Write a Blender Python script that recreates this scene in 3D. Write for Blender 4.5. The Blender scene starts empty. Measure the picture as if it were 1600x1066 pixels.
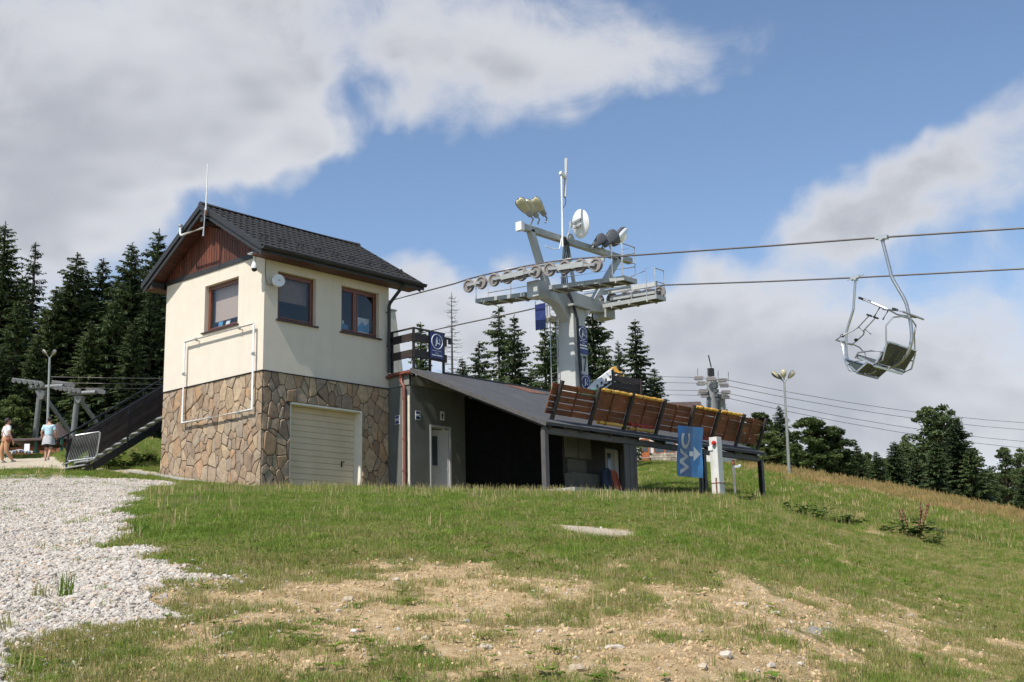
import bpy, bmesh, math, random
import numpy as np
from mathutils import Vector, Matrix

R = math.radians
random.seed(7)
rng = np.random.default_rng(11)
sc = bpy.context.scene
col = sc.collection

# ------------------------------------------------------------------ camera
# World frame: origin at the foot of the control house's near corner, X along its garage face,
# Y along its gable face, Z up (metres).
F_PX, PITCH, ROLL, TH = 1899.458, .21, -.023, .723
_s, _c = math.sin(TH), math.cos(TH)
CX, CY, CZ = -6.575, 31.418, 3.107
CAM = Vector((-(CX*_s + CY*_c), -(-CX*_c + CY*_s), -CZ))
RT = Vector((_s, -_c, 0))           # horizontal right of the camera's heading
HF = Vector((_c, _s, 0))            # horizontal heading
FW = HF*math.cos(PITCH) + Vector((0, 0, math.sin(PITCH)))
UP0 = -HF*math.sin(PITCH) + Vector((0, 0, math.cos(PITCH)))
RIGHT = RT*math.cos(ROLL) + UP0*math.sin(ROLL)
UP = UP0*math.cos(ROLL) - RT*math.sin(ROLL)

cam_d = bpy.data.cameras.new('camera')
cam_d.sensor_width = 36; cam_d.lens = F_PX/1600*36
cam_d.clip_start = .1; cam_d.clip_end = 9000
cam = bpy.data.objects.new('camera', cam_d); col.objects.link(cam)
_m = Matrix((RIGHT, UP, -FW)).transposed().to_4x4(); _m.translation = CAM
cam.matrix_world = _m
sc.camera = cam

def ray(px, py):
    return FW + RIGHT*((px-800)/F_PX) - UP*((py-533)/F_PX)
def at(px, py, D):                   # point at depth D metres
    return CAM + ray(px, py)*D
def hx(px, py, X):
    r = ray(px, py); return CAM + r*((X-CAM.x)/r.x)
def hy(px, py, Y):
    r = ray(px, py); return CAM + r*((Y-CAM.y)/r.y)
def hz(px, py, Z):
    r = ray(px, py); return CAM + r*((Z-CAM.z)/r.z)
def proj(P):
    d = Vector(P)-CAM; D = d.dot(FW)
    return 800+F_PX*d.dot(RIGHT)/D, 533-F_PX*d.dot(UP)/D

# ------------------------------------------------------------------ light
SUN_EL, SUN_G = R(54), R(5)
sun_src = Vector((-math.cos(SUN_G)*math.cos(SUN_EL), -math.sin(SUN_G)*math.cos(SUN_EL), math.sin(SUN_EL)))
sd = bpy.data.lights.new('sun', 'SUN'); sd.energy = 4.6; sd.angle = R(.53); sd.color = (1, .955, .88)
sun = bpy.data.objects.new('sun', sd); col.objects.link(sun)
sun.rotation_euler = (-sun_src).to_track_quat('-Z', 'Y').to_euler()

sc.view_settings.view_transform = 'Standard'; sc.view_settings.look = 'None'
sc.view_settings.gamma = 1; sc.view_settings.use_curve_mapping = False
sc.view_settings.exposure = .28
sc.render.engine = 'CYCLES'
sc.cycles.max_bounces = 6; sc.cycles.diffuse_bounces = 3; sc.cycles.glossy_bounces = 3
sc.cycles.transparent_max_bounces = 8; sc.cycles.transmission_bounces = 4
sc.cycles.use_denoising = True
sc.cycles.use_adaptive_sampling = True; sc.cycles.adaptive_threshold = .02; sc.cycles.adaptive_min_samples = 12
sc.cycles.sample_clamp_indirect = 8

# ------------------------------------------------------------------ sky with clouds
world = bpy.data.worlds.new('World'); sc.world = world; world.use_nodes = True
def build_world():
    nt = world.node_tree; N = nt.nodes; L = nt.links; N.clear()
    def new(t, **k):
        n = N.new(t)
        for a, b in k.items(): setattr(n, a, b)
        return n
    def plug(a, s):
        if isinstance(a, (int, float)): s.default_value = a
        else: L.new(a, s)
    def math_(op, a, b=None, c=None, clamp=False):
        n = new('ShaderNodeMath', operation=op, use_clamp=clamp)
        for i, x in enumerate((a, b, c)):
            if x is not None: plug(x, n.inputs[i])
        return n.outputs[0]
    def smooth(x, a, b):
        n = new('ShaderNodeMapRange', interpolation_type='SMOOTHSTEP')
        plug(x, n.inputs[0]); n.inputs[1].default_value = a; n.inputs[2].default_value = b
        return n.outputs[0]
    out = new('ShaderNodeOutputWorld'); bg = new('ShaderNodeBackground'); L.new(bg.outputs[0], out.inputs[0])
    bg.inputs[1].default_value = .13
    sky = new('ShaderNodeTexSky'); sky.sky_type = 'NISHITA'; sky.sun_disc = False
    sky.sun_elevation = SUN_EL
    sky.sun_rotation = math.atan2(sun_src.x, sun_src.y)
    sky.altitude = 900; sky.air_density = 1.0; sky.dust_density = .6; sky.ozone_density = 1.6
    tc = new('ShaderNodeTexCoord'); d = tc.outputs['Generated']
    def dot(v):
        n = new('ShaderNodeVectorMath', operation='DOT_PRODUCT'); L.new(d, n.inputs[0]); n.inputs[1].default_value = v
        return n.outputs['Value']
    def noise(vec, scale, detail, rough=.55, off=(0, 0, 0), stretch=(1, 1, 1), dist=0.):
        mp = new('ShaderNodeMapping'); L.new(vec, mp.inputs[0])
        mp.inputs['Location'].default_value = off; mp.inputs['Scale'].default_value = stretch
        n = new('ShaderNodeTexNoise'); L.new(mp.outputs[0], n.inputs['Vector'])
        n.inputs['Scale'].default_value = scale; n.inputs['Detail'].default_value = detail
        n.inputs['Roughness'].default_value = rough; n.inputs['Distortion'].default_value = dist
        return n.outputs['Fac']
    # heap of soft cloud banks, each round a fixed direction of the sky
    banks = [  # px, py, semi-axes px, tilt deg, weight
        (110, 120, 420, 200, -8, .46), (330, 170, 260, 95, -22, .30), (60, 330, 240, 95, -14, .34), (470, 232, 125, 34, -14, .26),
        (810, 85, 185, 100, 10, .40), (700, 210, 90, 40, 20, .16), (1010, 50, 190, 60, -4, .22),
        (1470, 262, 230, 62, -32, .42), (1310, 330, 90, 55, -35, .24),
        (1150, 505, 400, 60, 4, .27), (1380, 590, 420, 75, 8, .31), (760, 520, 220, 70, 4, .31), (1000, 590, 300, 60, 0, .28),
        (620, 480, 160, 50, 5, .22), (1590, 470, 120, 60, 0, .2), (1480, 690, 340, 80, 0, .30), (1180, 660, 260, 60, 0, .24),
        (900, 270, 260, 60, -10, -.28), (1230, 190, 190, 80, -22, -.34), (1530, 60, 170, 70, -20, -.4), (430, 330, 130, 60, -20, -.32), (620, 290, 110, 60, -20, -.25),
        (565, 140, 45, 95, -12, -.40), (1150, 400, 260, 28, -2, -.1)]
    fwd = math_('MAXIMUM', dot(FW), .05)
    u = math_('DIVIDE', dot(RIGHT), fwd); v = math_('DIVIDE', dot(UP), fwd)
    wt = new('ShaderNodeTexNoise'); L.new(d, wt.inputs['Vector']); wt.inputs['Scale'].default_value = 9; wt.inputs['Detail'].default_value = 3.; wt.inputs['Roughness'].default_value = .6
    sp = new('ShaderNodeSeparateColor'); L.new(wt.outputs['Color'], sp.inputs[0])
    u = math_('MULTIPLY_ADD', sp.outputs[0], .16, math_('SUBTRACT', u, .08))
    v = math_('MULTIPLY_ADD', sp.outputs[1], .12, math_('SUBTRACT', v, .06))
    cb = new('ShaderNodeCombineXYZ'); L.new(u, cb.inputs[0]); L.new(v, cb.inputs[1])
    tot = 0.
    for (px, py, ax, ay, tilt, w) in banks:
        mp = new('ShaderNodeMapping', vector_type='TEXTURE'); L.new(cb.outputs[0], mp.inputs[0])
        mp.inputs['Location'].default_value = ((px-800)/F_PX, -(py-533)/F_PX, 0); mp.inputs['Rotation'].default_value = (0, 0, R(-tilt))
        mp.inputs['Scale'].default_value = (1.95*ax/F_PX, 1.95*ay/F_PX, 1)
        gr = new('ShaderNodeTexGradient', gradient_type='SPHERICAL'); L.new(mp.outputs[0], gr.inputs[0])
        tot = math_('MULTIPLY_ADD', gr.outputs['Fac'], w, tot)
    tot = math_('MULTIPLY', tot, math_('GREATER_THAN', dot(FW), .3))
    base = noise(d, 3.2, 5., .58, (1.7, .3, .9), (1, 1, 1.6), .25)
    fine = noise(d, 12., 8., .68, (4.7, 1.3, .2), (1, 1, 1.3), .5)
    dens = math_('ADD', math_('ADD', math_('MULTIPLY', base, .62), math_('MULTIPLY', fine, .50)), tot)
    alpha = smooth(dens, .585, 1.0)
    thick = smooth(dens, .82, 1.22)
    shade = noise(d, 5., 3., .6, (9, 2, 5), (1, 1, 1.8), .2)
    dark = math_('MULTIPLY', thick, smooth(shade, .30, .62))
    cr = new('ShaderNodeMix', data_type='RGBA'); L.new(dark, cr.inputs[0])
    cr.inputs[6].default_value = (4.62, 4.68, 4.92, 1); cr.inputs[7].default_value = (3.0, 3.1, 3.4, 1)
    mx = new('ShaderNodeMix', data_type='RGBA'); L.new(math_('MULTIPLY', alpha, .93), mx.inputs[0])
    L.new(sky.outputs[0], mx.inputs[6]); L.new(cr.outputs[2], mx.inputs[7])
    L.new(mx.outputs[2], bg.inputs[0])
build_world()
world.cycles.sampling_method = 'MANUAL'; world.cycles.sample_map_resolution = 256

# ------------------------------------------------------------------ helpers
def wm(o):
    b = o.matrix_basis.copy()
    return (wm(o.parent) @ o.matrix_parent_inverse @ b) if o.parent else b
def tag(o, label=None, cat=None, group=None, kind=None):
    if label: o['label'] = label
    if cat: o['category'] = cat
    if group: o['group'] = group
    if kind: o['kind'] = kind
    return o
def thing(name, loc, label, cat, group=None, rz=0):
    o = bpy.data.objects.new(name, None); col.objects.link(o)
    o.empty_display_size = .2; o.location = loc; o.rotation_euler = (0, 0, rz)
    return tag(o, label, cat, group)
def adopt(o, p, local=False):
    o.parent = p
    if not local: o.matrix_parent_inverse = wm(p).inverted()
    return o
def copy_tree(o, parent=None):
    c = o.copy(); col.objects.link(c)
    if parent is not None:
        mpi = o.matrix_parent_inverse.copy(); c.parent = parent; c.matrix_parent_inverse = mpi
    for ch in [x for x in bpy.data.objects if x.parent == o]:
        copy_tree(ch, c)
    return c
def frame_of(d, up=(0, 0, 1)):
    d = Vector(d).normalized(); up = Vector(up)
    if abs(d.dot(up)) > .98: up = Vector((1, 0, 0)) if abs(d.x) < .9 else Vector((0, 1, 0))
    s = d.cross(up).normalized(); t = s.cross(d).normalized()
    return d, s, t
class MB:
    def __init__(self): self.v = []; self.f = []
    def add(self, vs, fs):
        n = len(self.v); self.v += [tuple(p) for p in vs]; self.f += [tuple(i+n for i in f) for f in fs]; return self
    def box(self, x0, x1, y0, y1, z0, z1):
        return self.add([(x0, y0, z0), (x1, y0, z0), (x1, y1, z0), (x0, y1, z0), (x0, y0, z1), (x1, y0, z1), (x1, y1, z1), (x0, y1, z1)],
                        [(3, 2, 1, 0), (4, 5, 6, 7), (0, 1, 5, 4), (1, 2, 6, 5), (2, 3, 7, 6), (3, 0, 4, 7)])
    def bar(self, p, q, w, h, up=(0, 0, 1)):
        p, q = Vector(p), Vector(q); d, s, t = frame_of(q-p, up); s = s*(w/2); t = t*(h/2)
        return self.add([p-s-t, p+s-t, p+s+t, p-s+t, q-s-t, q+s-t, q+s+t, q-s+t],
                        [(0, 1, 2, 3), (7, 6, 5, 4), (0, 4, 5, 1), (1, 5, 6, 2), (2, 6, 7, 3), (3, 7, 4, 0)])
    def taper(self, p, q, w0, h0, w1, h1, up=(0, 0, 1)):
        p, q = Vector(p), Vector(q); d, s, t = frame_of(q-p, up)
        vs = [p-s*w0/2-t*h0/2, p+s*w0/2-t*h0/2, p+s*w0/2+t*h0/2, p-s*w0/2+t*h0/2,
              q-s*w1/2-t*h1/2, q+s*w1/2-t*h1/2, q+s*w1/2+t*h1/2, q-s*w1/2+t*h1/2]
        return self.add(vs, [(0, 1, 2, 3), (7, 6, 5, 4), (0, 4, 5, 1), (1, 5, 6, 2), (2, 6, 7, 3), (3, 7, 4, 0)])
    def cyl(self, p, q, r0, r1=None, n=12, caps=True):
        r1 = r0 if r1 is None else r1
        p, q = Vector(p), Vector(q); d, s, t = frame_of(q-p); vs = []
        for c, r in ((p, r0), (q, r1)):
            vs += [c+s*(r*math.cos(2*math.pi*i/n))+t*(r*math.sin(2*math.pi*i/n)) for i in range(n)]
        fs = [(i, (i+1) % n, n+(i+1) % n, n+i) for i in range(n)]
        if caps: fs += [tuple(range(n))[::-1], tuple(range(n, 2*n))]
        return self.add(vs, fs)
    def tube(self, pts, r, n=8, closed=False):
        pts = [Vector(p) for p in pts]; m = len(pts); rs = r if isinstance(r, (list, tuple)) else [r]*m
        vs = []; prev = None
        for i, p in enumerate(pts):
            if closed: d = pts[(i+1) % m]-pts[i-1]
            else: d = pts[min(i+1, m-1)]-pts[max(i-1, 0)]
            d.normalize()
            if prev is None: _, s, t = frame_of(d)
            else:
                s = prev-d*prev.dot(d)
                s = s.normalized() if s.length > 1e-6 else frame_of(d)[1]
                t = d.cross(s)
            prev = s
            vs += [p+s*(rs[i]*math.cos(2*math.pi*k/n))+t*(rs[i]*math.sin(2*math.pi*k/n)) for k in range(n)]
        fs = []
        for i in range(m if closed else m-1):
            j = (i+1) % m
            fs += [(i*n+k, i*n+(k+1) % n, j*n+(k+1) % n, j*n+k) for k in range(n)]
        if not closed: fs += [tuple(range(n))[::-1], tuple(range((m-1)*n, m*n))]
        return self.add(vs, fs)
    def lathe(self, p, axis, prof, n=20):     # prof: (distance along axis, radius)
        p = Vector(p); d, s, t = frame_of(axis); vs = []
        for (h, r) in prof:
            vs += [p+d*h+s*(r*math.cos(2*math.pi*i/n))+t*(r*math.sin(2*math.pi*i/n)) for i in range(n)]
        fs = []
        for k in range(len(prof)-1):
            fs += [(k*n+i, k*n+(i+1) % n, (k+1)*n+(i+1) % n, (k+1)*n+i) for i in range(n)]
        fs += [tuple(range(n))[::-1], tuple(range((len(prof)-1)*n, len(prof)*n))]
        return self.add(vs, fs)
    def ball(self, c, rx, ry=None, rz=None, n=12, m=8):
        ry = rx if ry is None else ry; rz = rx if rz is None else rz; c = Vector(c); vs = [c+Vector((0, 0, rz))]
        for j in range(1, m):
            a = math.pi*j/m
            vs += [c+Vector((rx*math.sin(a)*math.cos(2*math.pi*i/n), ry*math.sin(a)*math.sin(2*math.pi*i/n), rz*math.cos(a))) for i in range(n)]
        vs.append(c-Vector((0, 0, rz))); fs = [(0, 1+i, 1+(i+1) % n) for i in range(n)]
        for j in range(m-2):
            fs += [(1+j*n+i, 1+(j+1)*n+i, 1+(j+1)*n+(i+1) % n, 1+j*n+(i+1) % n) for i in range(n)]
        k = len(vs)-1; b = 1+(m-2)*n
        fs += [(k, b+(i+1) % n, b+i) for i in range(n)]
        return self.add(vs, fs)
    def prism(self, poly, vec):
        poly = [Vector(p) for p in poly]; n = len(poly); vec = Vector(vec)
        return self.add(poly+[p+vec for p in poly], [tuple(range(n)), tuple(range(n, 2*n))[::-1]]+[(i, n+i, n+(i+1) % n, (i+1) % n) for i in range(n)])
    def quad(self, a, b, c, d): return self.add([a, b, c, d], [(0, 1, 2, 3)])
    def mesh(self, name, mat, smooth=False, recalc=True):
        me = bpy.data.meshes.new(name); me.from_pydata(self.v, [], self.f)
        if recalc:
            bm = bmesh.new(); bm.from_mesh(me); bmesh.ops.recalc_face_normals(bm, faces=bm.faces); bm.to_mesh(me); bm.free()
        for m in (mat if isinstance(mat, (list, tuple)) else [mat]): me.materials.append(m)
        if smooth:
            me.polygons.foreach_set('use_smooth', [True]*len(me.polygons))
            try: me.set_sharp_from_angle(angle=R(40))
            except Exception: pass
        me.update(); return me
    def build(self, name, mat, parent=None, local=False, smooth=False, bevel=0, label=None, cat=None, group=None, kind=None, recalc=True):
        o = bpy.data.objects.new(name, self.mesh(name, mat, smooth, recalc)); col.objects.link(o)
        if parent: adopt(o, parent, local)
        if bevel:
            b = o.modifiers.new('bevel', 'BEVEL'); b.width = bevel; b.segments = 2; b.limit_method = 'ANGLE'
        return tag(o, label, cat, group, kind)
def bm_(): return MB()

def material(name, colr, rough=.7, metal=0., var=.12, scale=6., bump=0., bscale=40., rand=0., ramp=None, dirt=None, spec=.5, stretch=None, alpha_trans=0., coat=0.):
    """procedural paint/wood/stone: two octaves of colour noise, optional fine relief, per-object tint, stain colour"""
    m = bpy.data.materials.new(name); m.use_nodes = True; nt = m.node_tree; N = nt.nodes; L = nt.links
    b = N['Principled BSDF']; b.inputs['Roughness'].default_value = rough; b.inputs['Metallic'].default_value = metal
    b.inputs['Specular IOR Level'].default_value = spec; b.inputs['Coat Weight'].default_value = coat
    tc = N.new('ShaderNodeTexCoord'); vec = tc.outputs['Object']
    if stretch:
        mp = N.new('ShaderNodeMapping'); mp.inputs['Scale'].default_value = stretch; L.new(vec, mp.inputs[0]); vec = mp.outputs[0]
    n1 = N.new('ShaderNodeTexNoise'); n1.inputs['Scale'].default_value = scale; n1.inputs['Detail'].default_value = 6; L.new(vec, n1.inputs['Vector'])
    mr = N.new('ShaderNodeMapRange'); L.new(n1.outputs['Fac'], mr.inputs[0]); mr.inputs[1].default_value = .25; mr.inputs[2].default_value = .75
    mr.inputs[3].default_value = 1-var; mr.inputs[4].default_value = 1+var
    val = mr.outputs[0]
    oi = N.new('ShaderNodeObjectInfo')
    if rand:
        r2 = N.new('ShaderNodeMapRange'); L.new(oi.outputs['Random'], r2.inputs[0]); r2.inputs[3].default_value = 1-rand; r2.inputs[4].default_value = 1+rand
        mu = N.new('ShaderNodeMath'); mu.operation = 'MULTIPLY'; L.new(val, mu.inputs[0]); L.new(r2.outputs[0], mu.inputs[1]); val = mu.outputs[0]
    if ramp:
        cr = N.new('ShaderNodeValToRGB'); cr.color_ramp.interpolation = 'LINEAR'
        e = cr.color_ramp.elements
        while len(e) < len(ramp): e.new(.5)
        for i, c in enumerate(ramp): e[i].position = i/(len(ramp)-1); e[i].color = (*c, 1)
        L.new(oi.outputs['Random'], cr.inputs[0]); base = cr.outputs[0]
    else:
        rg = N.new('ShaderNodeRGB'); rg.outputs[0].default_value = (*colr, 1); base = rg.outputs[0]
    sc_ = N.new('ShaderNodeVectorMath'); sc_.operation = 'SCALE'; L.new(base, sc_.inputs[0]); L.new(val, sc_.inputs['Scale'])
    c_out = sc_.outputs[0]
    if dirt:   # (colour, noise scale, low, high, amount, stretch)
        dc, ds, lo, hi, am = dirt[:5]
        v2 = tc.outputs['Object']
        if len(dirt) > 5:
            mp2 = N.new('ShaderNodeMapping'); mp2.inputs['Scale'].default_value = dirt[5]; L.new(v2, mp2.inputs[0]); v2 = mp2.outputs[0]
        n3 = N.new('ShaderNodeTexNoise'); n3.inputs['Scale'].default_value = ds; n3.inputs['Detail'].default_value = 8; n3.inputs['Roughness'].default_value = .65; L.new(v2, n3.inputs['Vector'])
        m3 = N.new('ShaderNodeMapRange'); L.new(n3.outputs['Fac'], m3.inputs[0]); m3.inputs[1].default_value = lo; m3.inputs[2].default_value = hi; m3.inputs[4].default_value = am
        mx = N.new('ShaderNodeMix'); mx.data_type = 'RGBA'; L.new(m3.outputs[0], mx.inputs[0]); L.new(c_out, mx.inputs[6]); mx.inputs[7].default_value = (*dc, 1); c_out = mx.outputs[2]
    L.new(c_out, b.inputs['Base Color'])
    if bump:
        n2 = N.new('ShaderNodeTexNoise'); n2.inputs['Scale'].default_value = bscale; n2.inputs['Detail'].default_value = 5; L.new(vec, n2.inputs['Vector'])
        bp = N.new('ShaderNodeBump'); bp.inputs['Strength'].default_value = bump; bp.inputs['Distance'].default_value = .02; L.new(n2.outputs['Fac'], bp.inputs['Height']); L.new(bp.outputs[0], b.inputs['Normal'])
    return m
def leaf_material(name, c1, c2, c3=None, trans=.35, rough=.6, rnd=.25):
    m = bpy.data.materials.new(name); m.use_nodes = True; nt = m.node_tree; N = nt.nodes; L = nt.links; N.clear()
    out = N.new('ShaderNodeOutputMaterial'); d = N.new('ShaderNodeBsdfPrincipled'); d.inputs['Roughness'].default_value = rough; d.inputs['Specular IOR Level'].default_value = .25
    t = N.new('ShaderNodeBsdfTranslucent'); mix = N.new('ShaderNodeMixShader'); mix.inputs[0].default_value = trans
    tc = N.new('ShaderNodeTexCoord'); nz = N.new('ShaderNodeTexNoise'); nz.inputs['Scale'].default_value = .9; nz.inputs['Detail'].default_value = 6; L.new(tc.outputs['Object'], nz.inputs['Vector'])
    oi = N.new('ShaderNodeObjectInfo'); ad = N.new('ShaderNodeMath'); ad.operation = 'MULTIPLY_ADD'; L.new(oi.outputs['Random'], ad.inputs[0]); ad.inputs[1].default_value = rnd*2; L.new(nz.outputs['Fac'], ad.inputs[2])
    su = N.new('ShaderNodeMath'); su.operation = 'SUBTRACT'; L.new(ad.outputs[0], su.inputs[0]); su.inputs[1].default_value = rnd
    cr = N.new('ShaderNodeValToRGB'); e = cr.color_ramp.elements; e[0].position = .3; e[0].color = (*c1, 1); e[1].position = .7; e[1].color = (*c2, 1)
    if c3: k = e.new(.92); k.color = (*c3, 1)
    L.new(su.outputs[0], cr.inputs[0])
    L.new(cr.outputs[0], d.inputs['Base Color']); L.new(cr.outputs[0], t.inputs['Color'])
    L.new(d.outputs[0], mix.inputs[1]); L.new(t.outputs[0], mix.inputs[2]); L.new(mix.outputs[0], out.inputs[0])
    return m
def glass_material(name, tint=(.02, .025, .03)):
    m = bpy.data.materials.new(name); m.use_nodes = True; nt = m.node_tree; N = nt.nodes; L = nt.links; N.clear()
    out = N.new('ShaderNodeOutputMaterial'); tr = N.new('ShaderNodeBsdfTransparent'); tr.inputs[0].default_value = (.92, .94, .95, 1)
    gl = N.new('ShaderNodeBsdfGlossy'); gl.inputs['Roughness'].default_value = .015
    lw = N.new('ShaderNodeLayerWeight'); lw.inputs['Blend'].default_value = .5
    pw = N.new('ShaderNodeMath'); pw.operation = 'POWER'; L.new(lw.outputs['Facing'], pw.inputs[0]); pw.inputs[1].default_value = 3.5
    ad = N.new('ShaderNodeMath'); ad.operation = 'MULTIPLY_ADD'; L.new(pw.outputs[0], ad.inputs[0]); ad.inputs[1].default_value = .55; ad.inputs[2].default_value = .04; ad.use_clamp = True
    mx = N.new('ShaderNodeMixShader'); L.new(ad.outputs[0], mx.inputs[0]); L.new(tr.outputs[0], mx.inputs[1]); L.new(gl.outputs[0], mx.inputs[2]); L.new(mx.outputs[0], out.inputs[0])
    return m
M = {}
def text_mesh(name, body, size, mat, origin, xdir, ydir, parent, bold=0., extrude=.002, align='CENTER', xs=1., **kw):
    """lettering as a thin mesh on the plane (origin, xdir, ydir)"""
    cu = bpy.data.curves.new(name, 'FONT'); cu.body = body; cu.size = size; cu.align_x = align; cu.align_y = 'CENTER'; cu.extrude = extrude; cu.offset = bold
    cu.resolution_u = 3
    tmp = bpy.data.objects.new(name+'_tmp', cu); col.objects.link(tmp)
    me = bpy.data.meshes.new_from_object(tmp.evaluated_get(bpy.context.evaluated_depsgraph_get()))
    bpy.data.objects.remove(tmp); bpy.data.curves.remove(cu)
    x = Vector(xdir).normalized(); y = Vector(ydir).normalized(); z = x.cross(y)
    mt = Matrix((x, y, z)).transposed().to_4x4(); mt.translation = Vector(origin)
    me.transform(Matrix.Diagonal((xs, 1, 1, 1))); me.transform(mt); me.materials.clear(); me.materials.append(mat); me.name = name
    o = bpy.data.objects.new(name, me); col.objects.link(o)
    adopt(o, parent)
    return tag(o, **kw)
M['stucco'] = material('stucco', (.68, .605, .50), .9, var=.04, scale=2.5, bump=.25, bscale=160, dirt=((.47, .41, .33), 1.6, .52, .8, .30, (2.2, 2.2, .22)))
M['mortar'] = material('mortar', (.055, .045, .038), .95, var=.3, scale=20, bump=.4, bscale=90)
M['stone'] = material('stone', (.3, .2, .12), .82, var=.28, scale=7, bump=.55, bscale=28,
    ramp=[(.37, .265, .165), (.27, .185, .12), (.42, .315, .205), (.23, .155, .10), (.33, .26, .185), (.45, .33, .20), (.28, .225, .175), (.38, .24, .135), (.31, .215, .14), (.35, .275, .195), (.21, .145, .10)],
    dirt=((.22, .17, .125), 5., .5, .75, .6))
M['concrete'] = material('concrete', (.36, .34, .30), .9, var=.15, scale=3, bump=.3, bscale=60, dirt=((.2, .18, .15), 2, .5, .75, .5))
M['roof_metal'] = material('roof_metal', (.030, .028, .027), .58, var=.12, scale=5, rand=.14, spec=.5, dirt=((.07, .064, .056), 3, .55, .8, .5))
M['trim_dark'] = material('trim_dark', (.028, .027, .027), .55, var=.1, scale=4)
M['wood_red'] = material('wood_red', (.115, .034, .018), .6, var=.35, scale=6, rand=.3, bump=.2, bscale=30, stretch=(6, 6, .6))
M['wood_soffit'] = material('wood_soffit', (.075, .024, .014), .6, var=.3, scale=6, rand=.22)
M['win_wood'] = material('win_wood', (.16, .05, .022), .35, var=.25, scale=8, stretch=(3, 3, 3), coat=.3)
M['sill'] = material('sill', (.045, .022, .018), .4, var=.15)
M['garage'] = material('garage', (.63, .52, .375), .5, var=.05, scale=2, bump=.05, bscale=60, dirt=((.36, .31, .24), 1.6, .52, .8, .35))
M['white_jamb'] = material('white_jamb', (.74, .69, .58), .8, var=.05)
M['tar'] = material('tar', (.008, .008, .008), 1., var=.3, spec=.0)  # near-black, no gloss: deep shade of the shed put into colour
M['black'] = material('black', (.015, .015, .016), .5, var=.1)
M['white_plastic'] = material('white_plastic', (.74, .74, .73), .45, var=.05, dirt=((.5, .48, .44), 4, .55, .8, .4))
M['galv'] = material('galv', (.48, .49, .49), .42, metal=.55, var=.12, scale=9, dirt=((.3, .3, .29), 6, .5, .75, .5))
M['galv_dull'] = material('galv_dull', (.33, .34, .335), .6, metal=.2, var=.14, scale=5, dirt=((.24, .24, .23), 3, .5, .75, .5))
M['tower_grey'] = material('tower_grey', (.37, .38, .365), .55, metal=.1, var=.07, scale=3, dirt=((.27, .26, .23), 2.2, .56, .8, .6, (1, 1, .4)))
M['tower_light'] = material('tower_light', (.47, .475, .45), .55, metal=.05, var=.07, scale=3, dirt=((.36, .34, .29), 3, .56, .8, .55))
M['grate'] = material('grate', (.14, .14, .135), .65, metal=.3, var=.15, scale=5)
M['rubber'] = material('rubber', (.02, .02, .02), .8, var=.2)
M['sheave_liner'] = material('sheave_liner', (.24, .215, .20), .75, var=.2, scale=10)
M['hub_grey'] = material('hub_grey', (.11, .11, .108), .7, metal=.1, var=.15)
M['cable'] = material('cable', (.13, .12, .12), .55, metal=.5, var=.25, scale=40)
M['shed_grey'] = material('shed_grey', (.125, .128, .118), .92, var=.12, scale=2.5, bump=.25, bscale=70, dirt=((.2, .19, .165), 1.7, .56, .78, .55))
M['shed_trim'] = material('shed_trim', (.20, .20, .18), .9, var=.14, scale=3, bump=.2, bscale=70)
M['cream_paint'] = material('cream_paint', (.60, .56, .46), .85, var=.1, scale=6, dirt=((.3, .28, .22), 4, .52, .75, .5))
M['felt'] = material('felt', (.062, .063, .067), .85, var=.16, scale=3, bump=.35, bscale=110, dirt=((.13, .12, .11), 1.1, .54, .78, .6))
M['felt_red'] = material('felt_red', (.16, .07, .045), .85, var=.3, scale=6)
M['pipe_red'] = material('pipe_red', (.19, .06, .042), .5, var=.2, scale=7, dirt=((.27, .13, .1), 5, .55, .8, .5))
M['door_white'] = material('door_white', (.42, .41, .42), .5, var=.05)
M['post_grey'] = material('post_grey', (.085, .078, .075), .7, var=.2, scale=5)
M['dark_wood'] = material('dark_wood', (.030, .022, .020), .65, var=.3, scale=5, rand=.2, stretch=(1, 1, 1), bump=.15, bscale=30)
M['panel_wood'] = material('panel_wood', (.19, .062, .026), .65, var=.3, scale=4, rand=.3, bump=.2, bscale=35, dirt=((.07, .030, .018), 2.2, .5, .75, .5))
M['pad_yellow'] = material('pad_yellow', (.66, .36, .05), .6, var=.15, scale=5, rand=.1, dirt=((.75, .55, .25), 3, .5, .75, .5))
M['pad_red'] = material('pad_red', (.42, .04, .025), .5, var=.15)
M['board_grey'] = material('board_grey', (.08, .075, .062), .85, var=.2, scale=4, rand=.2)
M['beige_board'] = material('beige_board', (.12, .112, .088), .85, var=.15, scale=4)
M['orange'] = material('orange', (.55, .12, .05), .5, var=.15)
M['blue_bag'] = material('blue_bag', (.02, .03, .06), .7, var=.2)
M['sign_blue'] = material('sign_blue', (.022, .035, .15), .45, var=.06)
M['wc_dark'] = material('wc_dark', (.020, .095, .25), .5, var=.1, scale=3)
M['wc_light'] = material('wc_light', (.05, .22, .48), .5, var=.1, scale=3)
M['white_print'] = material('white_print', (.72, .73, .74), .5, var=.04)
M['white_conc'] = material('white_conc', (.62, .61, .57), .85, var=.1, scale=4, bump=.2, bscale=50, dirt=((.28, .25, .21), 2.4, .5, .75, .55, (2, 2, .5)))
M['rust'] = material('rust', (.17, .07, .035), .8, var=.3)
M['red_lamp'] = material('red_lamp', (.55, .02, .015), .25, var=.05, coat=.6)
M['lamp_glass'] = material('lamp_glass', (.50, .45, .28), .15, var=.1, spec=.8, coat=.6)
M['lamp_clear'] = material('lamp_clear', (.55, .57, .58), .12, var=.05, coat=.6)
M['lamp_house'] = material('lamp_house', (.10, .10, .105), .5, metal=.2, var=.1)
M['chair_steel'] = material('chair_steel', (.42, .425, .425), .30, metal=.75, var=.1, scale=10, dirt=((.30, .26, .21), 6, .56, .8, .55))
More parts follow.
